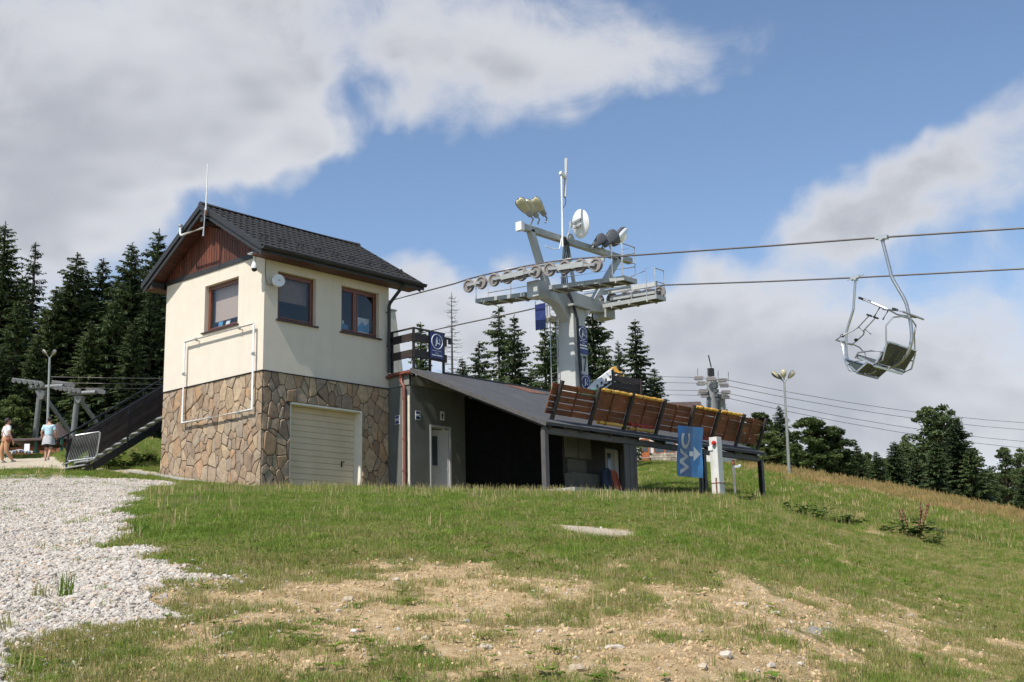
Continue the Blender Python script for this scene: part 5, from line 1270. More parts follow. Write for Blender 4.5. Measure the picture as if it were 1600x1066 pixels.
# catwalks beside the sheaves
def catwalk(x0, x1, ya, za, yb, zb, rails, toe=.14):
    g = bpy.data.objects.new('catwalk', None); col.objects.link(g); g.location = (x0, ya, za); adopt_loc(g, tower)
    xm = (x0+x1)/2
    MB().bar((xm, ya, za), (xm, yb, zb), x1-x0, .03).build('grating', M['grate'], g)
    for x in (x0, x1): MB().bar((x, ya, za+.02), (x, yb, zb+.02), .02, toe).build('toe_board', M['tower_grey'], g)
    for y, z in ((ya, za), (yb, zb)): MB().box(x0-.012, x1+.012, y-.012, y+.012, z-.05, z+.10).build('end_board', M['tower_grey'], g)
    n = max(2, int(abs(yb-ya)/.62))
    for i in range(n):
        t = (i+.5)/n; y, z = ya+(yb-ya)*t, za+(zb-za)*t
        MB().bar((x0-.02, y, z-.06), (x1+.02, y, z-.06), .06, .05).build('joist', M['tower_light'], g); MB().bar((x0-.01, y, z+.06), (x0-.01, y, z-.12), .03, .05).build('bracket', M['tower_light'], g)
    return g
g1 = catwalk(XN+.42, XN+1.05, 2.7, 7.20, .42, 7.02, 1)
g2 = catwalk(XN+.42, XN+1.10, -.55, 7.06, -3.75, 6.78, 1)
g3 = catwalk(XF-.95, XF-.40, -.3, 7.05, -2.6, 6.98, 1)
def handrail(parent, pts, name='hand_rail', r=.018): MB().tube(pts, r, 6).build(name, M['galv'], parent, smooth=True)
handrail(g1, [(XN+1.05, 2.68, 7.2), (XN+1.05, 2.68, 8.15), (XN+1.05, 1.9, 8.10), (XN+1.05, .5, 7.95)]); handrail(g1, [(XN+.42, 2.68, 7.22), (XN+.42, 2.68, 7.7)]); handrail(g1, [(XN+1.05, 1.6, 7.1), (XN+1.05, 1.6, 8.07)]); handrail(g1, [(XN+1.05, 2.68, 7.62), (XN+1.05, .45, 7.5)])
for x in (XN+.42, XN+1.10): handrail(g2, [(x, -3.72, 6.8), (x, -3.72, 7.95), (x, -3.2, 7.98), (x, -3.2, 6.85)] if x > XN+1 else [(x, -3.72, 6.8), (x, -3.72, 7.95), (x, -3.3, 8.0), (x, -3.3, 6.9)])
handrail(g2, [(XN+.42, -3.72, 7.95), (XN+1.10, -3.72, 7.95)]); handrail(g2, [(XN+.42, -3.72, 7.4), (XN+1.10, -3.72, 7.4)]); handrail(g2, [(XN+1.1, -3.7, 7.75), (XN+1.1, -.6, 8.02)]); handrail(g2, [(XN+1.1, -3.7, 7.3), (XN+1.1, -.6, 7.55)])
for x in (XF-.95, XF-.40): handrail(g3, [(x, -2.58, 6.98), (x, -2.58, 8.02), (x, -2.2, 8.08), (x, -2.2, 7.0)])
handrail(g3, [(XF-.95, -2.58, 8.02), (XF-.40, -2.58, 8.02)]); handrail(g3, [(XF-.95, -2.58, 7.55), (XF-.40, -2.58, 7.55)]); handrail(g3, [(XF-.95, -1.55, 7.0), (XF-.95, -1.55, 7.95)]); handrail(g3, [(XF-.95, -2.2, 8.0), (XF-.95, -1.55, 7.9), (XF-.95, 0, 7.95)]); handrail(g3, [(XF-.95, -1.55, 7.45), (XF-.95, 0, 7.5)])
# lifting frame above the arm
lf = bpy.data.objects.new('lifting_frame', None); col.objects.link(lf); lf.location = (XM, YM, 7.3); adopt_loc(lf, tower)
MB().bar((XN+1.15, YM, 7.25), (11.0, YM, 9.2), .20, .22, (0, 1, 0)).build('post', M['tower_grey'], lf, bevel=.01)
MB().bar((XF-1.15, YM, 7.25), (16.0, YM, 9.18), .20, .22, (0, 1, 0)).build('post', M['tower_grey'], lf, bevel=.01)
MB().box(10.42, 16.75, YM-.11, YM+.11, 9.11, 9.32).build('top_beam', M['tower_grey'], lf, bevel=.012)
MB().box(10.40, 10.56, YM-.13, YM+.13, 9.06, 9.36).build('end_cap', M['white_plastic'], lf)
for d in (-.35, .38): MB().bar((XM-.05+d*.2, YM+.1, 9.1), (XM-.1+d, YM, 7.34), .10, .10).build('brace', M['tower_grey'], lf)
for d in (-.10, .02, .12): MB().tube([(XM-.35+d, YM-.16, 9.2), (XM-.38+d, YM-.2, 8.7), (XM-.60+d, YM-.22, 8.1), (XM-.55+d, YM-.22, 7.4), (XM-.38+d*.5, YM-.36, 6.9), (XM-.27+d*.4, YM-.46, 6.3), (XM-.24+d*.4, YM-.46, 5.0), (XM-.22+d*.4, YM-.50, 3.2)], .022, 6).build('wiring', M['black'], lf)
MB().tube([(XM-.6, YM-.15, 9.2), (XM-.8, YM-.2, 8.75), (XM-1.2, YM-.2, 8.68), (XM-1.5, YM-.15, 8.72)], .018, 6).build('wiring', M['white_plastic'], lf)
MB().lathe((XM-.30, YM-.24, 9.2), (0, -1, 0), [(0, .16), (.05, .19), (.10, .19), (.10, .10), (.13, .10)], 16).build('junction_drum', M['galv_dull'], lf); MB().box(XM-.62, XM-.40, YM-.28, YM-.15, 8.98, 9.2).build('junction_box', M['black'], lf)
# ladder and rescue platform on the uphill side of the mast
la = bpy.data.objects.new('ladder', None); col.objects.link(la); la.location = (XM-.6, YM+.3, 3.); adopt_loc(la, tower)
for d in (.28, .58): MB().tube([(XM-.52, YM+d, 2.5), (XM-.47, YM+d, 7.0)], .022, 6).build('stile', M['galv'], la)
for z in np.arange(3.0, 6.9, .3): MB().tube([(XM-.50, YM+.28, float(z)), (XM-.50, YM+.58, float(z))], .013, 5).build('rung', M['galv'], la)
MB().box(XM-.75, XM-.15, YM+.35, YM+1.0, 6.42, 6.50).build('landing', M['tower_light'], la)
for (x, y) in ((XM-.75, YM+1.0), (XM-.75, YM+.45), (XM-.15, YM+1.0)): MB().tube([(x, y, 6.2), (x, y, 7.1)], .02, 6).build('stanchion', M['galv'], la)
t = thing('back_board', (XM-.75, YM+.85, 6.1), 'dark blue board seen edge-on beside the tower ladder', 'sign')
MB().box(XM-.80, XM-.78, YM+.52, YM+.98, 6.05, 6.96).build('plate', M['sign_blue'], t); MB().tube([(XM-.77, YM+.75, 6.0), (XM-.77, YM+.75, 7.0)], .015, 6).build('stay', M['galv'], t)
# number and notices on the mast
yf = lambda z: YM-(.43-.10*(z-1)/5.75)-.004
text_mesh('number', '17', .78, M['black'], (XM+.08, yf(4.70)-.014, 4.76), (1, 0, 0), (0, .0174, 1), mast, .012, xs=.52)
pictogram_sign((XM+.14, yf(5.55)-.008, 5.62), (1, 0, 0), (0, .0174, 1), (0, -1, .0174), .50, .98, 'upper blue notice board with ringed rider on the lift mast')
pictogram_sign((XM+.16, yf(4.0)-.008, 3.92), (1, 0, 0), (0, .0174, 1), (0, -1, .0174), .54, .98, 'lower blue notice board with ringed rider under the number 17')
# antennas and dish on the top beam
t = thing('panel_antenna', (12.7, YM-.2, 9.0), 'thin white stick antenna standing on the lift tower', 'antenna')
a, b = hy(879, 386, YM-.2), hy(877, 268, YM-.2); MB().tube([a, b], .035, 8).build('pole', M['white_plastic'], t, smooth=True)
c, d = hy(884.5, 248, YM-.2), hy(882.5, 308, YM-.2); MB().tube([d, c], .055, 8).build('stick', M['tower_light'], t, smooth=True)
MB().bar(b+Vector((-.06, 0, -.06)), hy(883, 277, YM-.2), .10, .12).build('clamp', M['white_plastic'], t); MB().tube([d, d+Vector((.06, 0, -.1)), d+Vector((0, -.02, -.28)), d+Vector((-.12, 0, -.42))], .012, 5).build('cord', M['black'], t)
t = thing('dish_antenna', (13.4, YM-.3, 9.4), 'large white dish antenna on the lift tower beam', 'antenna')
dc = hy(907, 350, YM+.1); ax = Vector((.93, -.30, .14)).normalized()
MB().lathe(dc-ax*.05, ax, [(-.06, .08), (-.03, .34), (.02, .50), (.05, .53), (.065, .53), (.03, .48), (-.02, .30), (-.045, .01)], 32).build('dish', M['white_plastic'], t, smooth=True)
s_ = ax.cross(Vector((0, 0, 1))).normalized(); q = dc-ax*.14
MB().bar(q+Vector((0, 0, .12))-s_*.22, q+Vector((0, 0, .12))+s_*.22, .05, .07).bar(q-Vector((0, 0, .10))-s_*.22, q-Vector((0, 0, .10))+s_*.22, .05, .07).bar(q, q-ax*.28, .05, .05).build('mount', M['galv_dull'], t)
MB().tube([q-ax*.28, hy(888, 366, YM-.1), hy(886, 384, YM-.1)], .028, 6).bar(q-ax*.28+Vector((0, 0, .1)), q-ax*.28-Vector((0, 0, .12)), .09, .09).build('stay', M['galv'], t)
# floodlights: deep oval housings on short stems
def floodlight(p, axis, size, label, glass, group, stem_to, up=(0, 0, 1)):
    p = Vector(p); ax = Vector(axis).normalized(); t = thing('floodlight', p, label, 'floodlight', group)
    d, s, u = frame_of(ax, up); W2, H2, L = .125*size, .085*size, .56*size
    def se(v, e=.42): return math.copysign(abs(v)**e, v)
    def ringp(f, w, h, off=0): return [p+ax*(L*f)+s*(w*se(math.cos(2*math.pi*k/16)))+u*(h*se(math.sin(2*math.pi*k/16))+off) for k in range(16)]
    rings = [ringp(-.04, W2*.35, H2*.45), ringp(.02, W2*.55, H2*.6), ringp(.30, W2*.74, H2*.95), ringp(.62, W2, H2*1.05), ringp(.90, W2*.98, H2), ringp(1.0, W2*.70, H2*.72), ringp(1.03, W2*.3, H2*.3)]
    mb = MB(); n = 16; V = sum(rings, []); Fh = []; Fg = []
    for r_ in range(6):
        for k in range(16):
            fcs = (r_*n+k, r_*n+(k+1) % n, (r_+1)*n+(k+1) % n, (r_+1)*n+k)
            (Fg if (math.sin(2*math.pi*(k+.5)/16) < -.05 and r_ >= 2) else Fh).append(fcs)
    mb.add(V, Fh+[tuple(range(16))[::-1]]); mb.build('housing', M['lamp_house'] if glass == 'lamp_clear' else M['galv_dull'], t, smooth=True)
    mb = MB(); mb.add(V, Fg); mb.build('lens', M[glass], t, smooth=True)
    rim = [rings[r_][k] for r_, k in [(2, 9), (2, 10), (2, 12), (2, 14), (2, 15), (3, 15), (4, 15), (5, 14), (5, 12), (5, 10), (4, 9), (3, 9)]]
    rim = [rings[2][8], rings[2][12], rings[2][0], rings[3][0], rings[4][0], rings[5][0], rings[5][8], rings[4][8], rings[3][8]]
    MB().tube([q for q in rim], .014*size, 5, closed=True).build('rim', M['black'], t)
    MB().tube([p+ax*.02, p-ax*.12*size, stem_to], .03, 6).build('stem', M['galv_dull'], t); return t
cv = -FW
for k, (px_, py_, tx, ty, st_, lb) in enumerate(((829, 337, 808, 309, (829, 350), 'leftmost yellowed floodlight of the three on the tower beam'), (839, 338, 818, 312, (840, 350), 'middle yellowed floodlight of the three on the tower beam'), (851, 336, 832, 308, (852, 347), 'yellowed floodlight nearest the stick antenna on the tower beam'))):
    a = hy(px_, py_, YM-.1+.2*k-.2); b = hy(tx, ty, YM-.1+.2*k-.2); ax = (b-a)
    floodlight(a, ax, ax.length/.62, lb, 'lamp_glass', 'floodlights on the lift tower', hy(st_[0], st_[1]+1, YM), up=-(cv))
for k, (px_, py_, tx, ty, st_, lb) in enumerate(((928, 384, 945, 368, (930, 390), 'small dark floodlight left of the pair on the far beam end'), (944, 383, 963, 362, (945, 390), 'dark floodlight in the middle of the far beam end'), (957, 381, 979, 360, (955, 392), 'clear glass floodlight outermost on the far beam end'))):
    a = hy(px_, py_, YM-.3); b = hy(tx, ty, YM-.3); ax = (b-a)
    floodlight(a, ax, ax.length/.62, lb, 'lamp_clear', 'floodlights on the lift tower', hy(st_[0], st_[1], YM), up=cv if k < 2 else -RT)
# ------------------------------------------------------------------ haul ropes
def rope(name, X, pts_px_r, zf, ys, left_px, label):
    pts = []
    for (px_, py_) in left_px: pts.append(hx(px_, py_, X))
    for y in ys: pts.append(Vector((X, y, zf(y)-.012)))
    for (px_, py_) in pts_px_r: pts.append(hx(px_, py_, X))
    e = pts[-1]-pts[-2]; pts.append(pts[-1]+e*1.2)
    return MB().tube(pts, .027, 8).build(name, M['cable'], None, smooth=True, label=label, cat='rope')
a_ = hx(635, 463, XN); lead = a_+(a_-hx(735, 437.5, XN))*1.6
rope('haul_rope', XN, [(985, 399.5), (1200, 384.5), (1378, 371), (1600, 356.5)], zn_near, NEAR_Y, [(595, 474), (660, 456.5), (710, 443.5)], 'nearer steel haul rope running over the ten sheaves')
rope('haul_rope', XF, [(1040, 445.5), (1200, 440), (1336, 434), (1600, 420)], zn_far, FAR_Y, [(625, 528), (700, 511), (800, 490), (862, 476)], 'farther steel haul rope carrying the lower chair')
# ------------------------------------------------------------------ chairs
def chair(loc, rz, tilt, bar_up, label, scale=1.):
    t = thing('lift_chair', loc, label, 'lift chair', 'chairs hanging from the haul ropes', rz); t.rotation_euler = (tilt, 0, rz); t.scale = (scale,)*3
    B = lambda mb, nm, m, sm=True, p=t: mb.build(nm, M[m], p, local=True, smooth=sm)
    path = [(0, -.03), (-.10, -.35), (-.24, -.80), (-.32, -1.05), (-.52, -1.38), (-.70, -1.68), (-.80, -2.0), (-.88, -2.35), (-.90, -2.65), (-.84, -2.92), (-.68, -3.15), (-.45, -3.30), (-.20, -3.34), (.0, -3.30)]
    pts = []                                             # smooth the bends
    for i in range(len(path)-1):
        a, b, c, d = [Vector(path[min(max(j, 0), len(path)-1)]) for j in (i-1, i, i+1, i+2)]
        for k in range(4):
            f = k/4; q = .5*((2*b)+(c-a)*f+(2*a-5*b+4*c-d)*f*f+(3*b-a-3*c+d)*f**3); pts.append((0, q.x, q.y))
    pts.append((0, *path[-1])); B(MB().tube(pts, .044, 12), 'hanger', 'chair_steel')
    g = MB().box(-.07, .07, -.16, .16, -.05, .05).cyl((-.10, 0, -.06), (.10, 0, -.06), .045, n=12).bar((0, -.30, .01), (0, .30, .01), .035, .03); B(g, 'grip', 'galv', False)
    hw = .78
    # seat: slats on a frame, backrest slats
    so = Vector((0, -.34, -3.36)); sd_ = Vector((0, .90, .42)).normalized(); bd = Vector((0, -.50, .86)).normalized()
    seat = MB().bar(so+Vector((-hw, 0, 0)), so+Vector((-hw, 0, 0))+sd_*.52, .04, .05).bar(so+Vector((hw, 0, 0)), so+Vector((hw, 0, 0))+sd_*.52, .04, .05).bar(so+Vector((-hw, 0, -.03)), so+Vector((hw, 0, -.03)), .05, .05).bar(so+sd_*.5+Vector((-hw, 0, -.03)), so+sd_*.5+Vector((hw, 0, -.03)), .05, .05)
    seat = B(seat, 'seat', 'chair_steel', False)
    for i in range(6): p = so+sd_*(.05+i*.088)+Vector((0, -.01, .035)); B(MB().bar(p+Vector((-hw, 0, 0)), p+Vector((hw, 0, 0)), .078, .022, sd_.cross(Vector((1, 0, 0)))), 'slat', 'chair_seat', False, seat)
    bo = so+Vector((0, -.02, .02)); back = B(MB().bar(bo+Vector((-hw, 0, 0)), bo+Vector((-hw, 0, 0))+bd*.62, .045, .045, (1, 0, 0)).bar(bo+Vector((hw, 0, 0)), bo+Vector((hw, 0, 0))+bd*.62, .045, .045, (1, 0, 0)).bar(bo+bd*.62+Vector((-hw, 0, 0)), bo+bd*.62+Vector((hw, 0, 0)), .045, .045), 'backrest', 'chair_steel', False)
    for i in range(4):
        x0 = -hw+.03+i*(2*hw-.06)/4; x1 = x0+(2*hw-.06)/4-.02; p = bo+Vector(((x0+x1)/2, -.03, 0))
        B(MB().bar(p+bd*.04, p+bd*.60, x1-x0, .02, (0, 1, 0)), 'slat', 'chair_olive', False, back)
    # armrest loops each side
    for s in (-1, 1):
        x = s*(hw+.05); P = [so+Vector((x, .0, .0)), so+Vector((x, -.22, .10)), so+Vector((x, -.30, .45)), so+Vector((x*.98, -.26, .95)), so+Vector((x*.8, -.36, 1.18)), so+Vector((x*.35, -.42, 1.26)), Vector((0, -.86, so.z+1.24))]
        B(MB().tube(P, .022, 8), 'side_frame', 'chair_steel')
        B(MB().tube([so+Vector((x, -.25, .30)), so+Vector((x, .10, .34)), so+Vector((x, .42, .30)), so+Vector((x, .50, .16))], .02, 8), 'armrest', 'chair_steel')
    # restraining bar, folded up, with its foot rests
    br = bpy.data.objects.new('restraint_bar', None); col.objects.link(br); br.parent = t; br.location = (0, -.80, -1.98); br.rotation_euler = (bar_up, 0, 0)
    for s in (-1, 1):
        B(MB().tube([(s*.56, -.12, -.02), (s*.56, .1, -.04), (s*.40, .48, -.10), (s*.24, .62, -.06), (s*.24, 1.18, .0)], .022, 8), 'arm', 'chair_steel', True, br)
        B(MB().cyl((s*.24-.17, 1.19, 0), (s*.24+.17, 1.19, 0), .032, n=10), 'foot_rest', 'black', True, br)
        B(MB().tube([(s*.24, .66, -.06), (s*.24, .72, -.34)], .02, 6), 'foot_stem', 'black', True, br)
        B(MB().bar((s*.5-.1, .12, -.02), (s*.5+.06, .12, -.02), .09, .06), 'hinge_block', 'black', False, br)
    B(MB().cyl((-.62, -.12, -.02), (.62, -.12, -.02), .026, n=10), 'cross_bar', 'chair_steel', True, br)
    return t
g1_ = hx(1378, 371, XN); g2_ = hx(1336.5, 434, XF)
chair(g1_, 0, R(8), R(18), 'upper lift chair seen from behind on the nearer rope', 1.05)
chair(g2_, math.pi, R(8), R(24), 'lower lift chair facing downhill on the farther rope', .92)
# ------------------------------------------------------------------ stone chalet behind the shed
D0 = 78
def far_frame(px, py, D):
    return at(px, py, D)
ch = on_ground(1030, D0); 
t = thing('stone_chalet', ch, 'far white chalet with pebbled stone plinth and orange door', 'building')
xr = RT; O = at(985, 719, D0); O.z = gz(O.x, O.y)-.4
ppm = F_PX/D0
def cpt(u, z, d=0): p = O+xr*u+HF*d; return Vector((p.x, p.y, O.z+.4+z))
def cbox(mb, u0, u1, z0, z1, d0, d1):
    mb.add([cpt(u0, z0, d0), cpt(u1, z0, d0), cpt(u1, z1, d0), cpt(u0, z1, d0), cpt(u0, z0, d1), cpt(u1, z0, d1), cpt(u1, z1, d1), cpt(u0, z1, d1)], [(0, 1, 2, 3), (7, 6, 5, 4), (0, 4, 5, 1), (1, 5, 6, 2), (2, 6, 7, 3), (3, 7, 4, 0)]); return mb
cbox(MB(), 0, 4.6, -.8, 2.6, .08, 4).build('wall', M['far_white'], t)
pl = cbox(MB(), -.02, 4.62, -.8, .62, .02, .08).build('plinth', M['mortar'], t)
r = random.Random(3); u = 0
for row in range(4):
    u = -.02+.06*(row % 2)
    while u < 4.55:
        w = r.uniform(.16, .34)
        if not (.62 < u+w/2 < 1.34): cbox(MB(), u+.01, min(u+w-.01, 4.6), -.02+row*.16+.008, -.02+row*.16+.152, -.03+r.uniform(-.015, .01), .03).build('stone', M['far_stone'], pl)
        u += w
dr = cbox(MB(), .70, 1.24, -.05, 1.55, -.05, .06).build('door', M['far_door'], t); cbox(MB(), .79, 1.15, .72, 1.45, -.065, -.05).build('pane', M['far_pane'], dr); cbox(MB(), .80, 1.14, .1, .5, -.065, -.052).build('panel', M['far_door'], dr)
cbox(MB(), .72, 1.22, .28, .33, -.08, -.068).build('push_bar', M['galv'], dr)
wn = cbox(MB(), 1.52, 2.92, .60, 1.45, -.03, .06).build('window', M['far_door'], t)
for (a, b) in ((1.57, 2.18), (2.26, 2.87)): cbox(MB(), a, b, .66, 1.40, -.045, -.03).build('pane', M['far_pane'], wn)
cbox(MB(), -.4, 5.0, 2.6, 2.75, -.5, 4.4).build('eave', M['dark_wood'], t)
mb = MB(); mb.add([cpt(-.4, 2.75, -.5), cpt(5., 2.75, -.5), cpt(5., 4.2, 2.), cpt(-.4, 4.2, 2.), cpt(-.4, 2.75, 4.4), cpt(5., 2.75, 4.4)], [(0, 1, 2, 3), (3, 2, 5, 4), (0, 3, 4), (1, 5, 2)]); mb.build('roof', M['hut_roof'], t)
# ------------------------------------------------------------------ far pylon of the second lift
D1 = 92
b = at(1113, 705, D1); tp = at(1112, 592, D1)
t = thing('far_pylon', (b.x, b.y, b.z), 'far double-tube lift pylon with stacked sheave clusters', 'pylon')
MB().cyl(b+Vector((0, 0, -1.5)), tp, .55, .38, 14).build('tube', M['galv_dull'], t, smooth=True)
o2 = RT*.75+HF*.5; MB().cyl(b+o2+Vector((0, 0, -1.5)), tp+o2-Vector((0, 0, 1.2)), .40, .28, 14).build('tube', M['galv_dull'], t, smooth=True)
MB().box(b.x-1.3, b.x+1.6, b.y-1.2, b.y+1.2, b.z-2.5, b.z+.45).build('foundation', M['white_conc'], t)
def cluster(px, py, w, h, seed):
    g = bpy.data.objects.new('sheave_cluster', None); col.objects.link(g); c = at(px, py, D1-.6); g.location = c; adopt_loc(g, t)
    rr = random.Random(seed); m = 1/(F_PX/D1); W = w*m; H = h*m
    for i in range(4):
        q = c+RT*(W*(-.42+i*.28)); MB().lathe(q-HF*.08, HF, [(0, .05), (0, H*.30), (.16, H*.30), (.16, .05)], 10).build('sheave', M['sheave_liner'], g)
    MB().bar(c-RT*W*.5+Vector((0, 0, H*.25)), c+RT*W*.5+Vector((0, 0, H*.25)), .10, H*.18).build('beam', M['old_steel'], g)
    MB().bar(c-RT*W*.45-Vector((0, 0, H*.3)), c+RT*W*.45-Vector((0, 0, H*.3)), .25, .04).build('walkway', M['old_steel'], g)
for k in range(4): MB().tube([c_ for c_ in [at(1090+k*16, 575+k*2, D1-.6), at(1090+k*16, 590+k*2, D1-.6)]], .03, 5).build('stanchion', M['galv'], t)
for i, (px_, py_, w, h) in enumerate(((1092, 591, 13, 8), (1095.5, 600, 13, 6), (1111, 592, 13, 8), (1129, 594, 13, 8), (1132, 603, 13, 6), (1099, 611, 12, 8), (1101, 619, 10, 6), (1134, 613, 13, 8), (1133, 621, 14, 6))): cluster(px_, py_, w, h, i)
for y in (597, 615): MB().bar(at(1090, y, D1), at(1138, y+3, D1), .16, .16).build('cross_arm', M['galv_dull'], t)
for (y, dx) in ((604, 6), (611, 7), (618, 8), (624, 9)): MB().box(*(lambda p: (p.x-.14, p.x+.14, p.y-.14, p.y+.14, p.z-.12, p.z+.12))(at(1112+dx, y, D1-.9))).build('drive_box', M['lamp_house'], t)
a = at(1111, 588, D1); MB().bar(a, a+Vector((0, 0, .6)), .4, .35).cyl(a+Vector((.1, 0, .7)), a+Vector((-.2, 0, 1.6)), .05, n=6).build('head_box', M['black'], t)
MB().tube([at(1106, 625, D1-1), at(1105.5, 650, D1-1), at(1105, 690, D1-1)], .04, 5).build('ladder', M['galv'], t)
for (y1, yr, yl, yo, lb) in ((592, 657, 588.5, 589, 'topmost thin line of four strung from the far pylon'), (601, 668, 597.5, 597, 'second thin line of four strung from the far pylon'), (612.5, 687, 609.5, 610, 'third thin line of four strung from the far pylon'), (620, 697.5, 616.5, 617, 'lowest thin line of four strung from the far pylon')):
    P = [at(600, yo+2, 150), at(900, yl, 128), at(1030, yl, 112), at(1090, y1-2, 95), at(1136, y1+2, 90)]
    A, B = at(1136, y1+2, 90), at(1640, yr+6, 118)
    P += [A*(1-f)+B*f-Vector((0, 0, 2.2*f*(1-f))) for f in (.15, .3, .45, .6, .75, .9, 1)]
    MB().tube(P, .02, 5).build('lift_line', M['cable'], None, label=lb, cat='rope', group='lines of the far lift')
# ------------------------------------------------------------------ lamp post on the meadow
def lamp_post(px, pyt, pyb, D, label, heads, lean=0):
    b = at(px[1], pyb, D); a = at(px[0], pyt, D); b.z = min(b.z, gz(b.x, b.y))-.2; a.x, a.y = b.x, b.y
    t = thing('lamp_post', b, label, 'lamp post', 'lamp posts')
    a = at(px[0], pyt, D)
    MB().cyl(b, a, .085, .055, 8).build('pole', M['galv'], t, smooth=True)
    for (dx, dy, w, gl) in heads:
        q = at(px[0]+dx, pyt-dy, D); ax = (q-a).normalized(); s = (q-a).length
        hd = MB().tube([a, a+ax*s*.5], .035, 6).build('arm', M['galv'], t)
        p0 = a+ax*s*.45; L_ = s*.75
        d_, s2, u2 = frame_of(ax, -FW); V = []; n = 10
        for (f, r_) in ((0, .3), (.2, .7), (.55, 1), (.85, .9), (1, .4)):
            V += [p0+ax*(L_*f)+s2*(w*r_*math.cos(2*math.pi*k/n))+u2*(.8*w*r_*math.sin(2*math.pi*k/n)) for k in range(n)]
        Fh, Fg = [], []
        for r_ in range(4):
            for k in range(n): (Fg if k in gl else Fh).append((r_*n+k, r_*n+(k+1) % n, (r_+1)*n+(k+1) % n, (r_+1)*n+k))
        MB().add(V, Fh+[tuple(range(4*n, 5*n))]).build('lamp_head', M['lamp_house'], t, smooth=True); MB().add(V, Fg).build('lens', M['lamp_glass'], t, smooth=True)
    return t
lamp_post((1225.5, 1233), 598, 740, 62, 'tall grey lamp post with four floodlights on the meadow', [(-16, 14, .13, range(1, 3)), (-9, 12, .13, range(1, 2)), (-1, 17, .15, range(0, 5)), (13, 15, .14, range(1, 3))])
lamp_post((77.5, 74), 560, 690, 70, 'slim lamp post with two heads before the left spruces', [(-9, 11, .12, range(1, 2)), (8, 11, .12, range(1, 2))])
# ------------------------------------------------------------------ surface-lift supports on the left
def t_support(px0, py0, px1, D, label, k):
    """post with slanting strut and arm, sheave batteries at both ends"""
    s = D/F_PX; top = at(px0, py0, D); g = on_ground(px0-8*k, D)
    t = thing('lift_support', g, label, 'lift support', 'supports of the left drag lift')
    ft = at(px0-10*k, py0+95*k, D); MB().cyl(ft, top, .17, .16, 12).build('post', M['old_steel'], t, smooth=True)
    MB().cyl(at(px0+4*k, py0+8*k, D), at(px0+62*k, py0+88*k, D+1.5), .13, .12, 12).build('strut', M['old_steel'], t, smooth=True)
    MB().prism([at(px0-9*k, py0+2*k, D-.25), at(px0+10*k, py0+2*k, D-.25), at(px0+3*k, py0+16*k, D-.25), at(px0-2*k, py0+16*k, D-.25)], HF*.5).build('gusset', M['old_steel'], t)
    MB().cyl(at(px0-17*k, py0-2*k, D), at(px0+36*k, py0-5*k, D-.5), .12, n=12).build('arm', M['old_steel'], t, smooth=True)
    for (cx, cy, w) in ((-19, -11, 44), (36, -8, 30)):
        gp = bpy.data.objects.new('sheave_battery', None); col.objects.link(gp); gp.location = at(px0+cx*k, py0+cy*k, D); adopt_loc(gp, t)
        for i in range(6):
            q = at(px0+(cx-w/2+w*i/5)*k, py0+(cy+.13*(-w/2+w*i/5)+1)*k, D-.3); MB().lathe(q-HF*.07, HF, [(0, .03), (0, .13), (.14, .13), (.14, .03)], 10).build('sheave', M['hub_grey'], gp)
        MB().bar(at(px0+(cx-w/2)*k, py0+(cy-.065*w)*k, D), at(px0+(cx+w/2)*k, py0+(cy+.065*w)*k, D), .15, .14).build('beam', M['old_steel'], gp)
        MB().bar(at(px0+(cx-w/2-3)*k, py0+(cy-.065*w-3)*k, D+.3), at(px0+(cx+w/2)*k, py0+(cy+.065*w-3)*k, D+.3), .06, .06).build('guard', M['old_steel'], gp)
    return t
t_support(63, 608, 120, 72, 'nearer grey drag lift support with slanting strut at far left', 1.)
t_support(121, 617, 160, 70, 'farther grey drag lift support with slanting strut beside the stairs', .8)
for (ya, yb, lb) in ((589, 591, 'upper of the thin drag lift lines before the spruces'), (598, 600, 'middle of the thin drag lift lines before the spruces'), (607, 606, 'lower of the thin drag lift lines before the spruces')):
    MB().tube([at(75, ya, 70), at(160, (ya+yb)/2+.5, 70), at(330, yb+2, 74)], .022, 5).build('drag_line', M['cable'], None, label=lb, cat='rope', group='lines of the left drag lift')
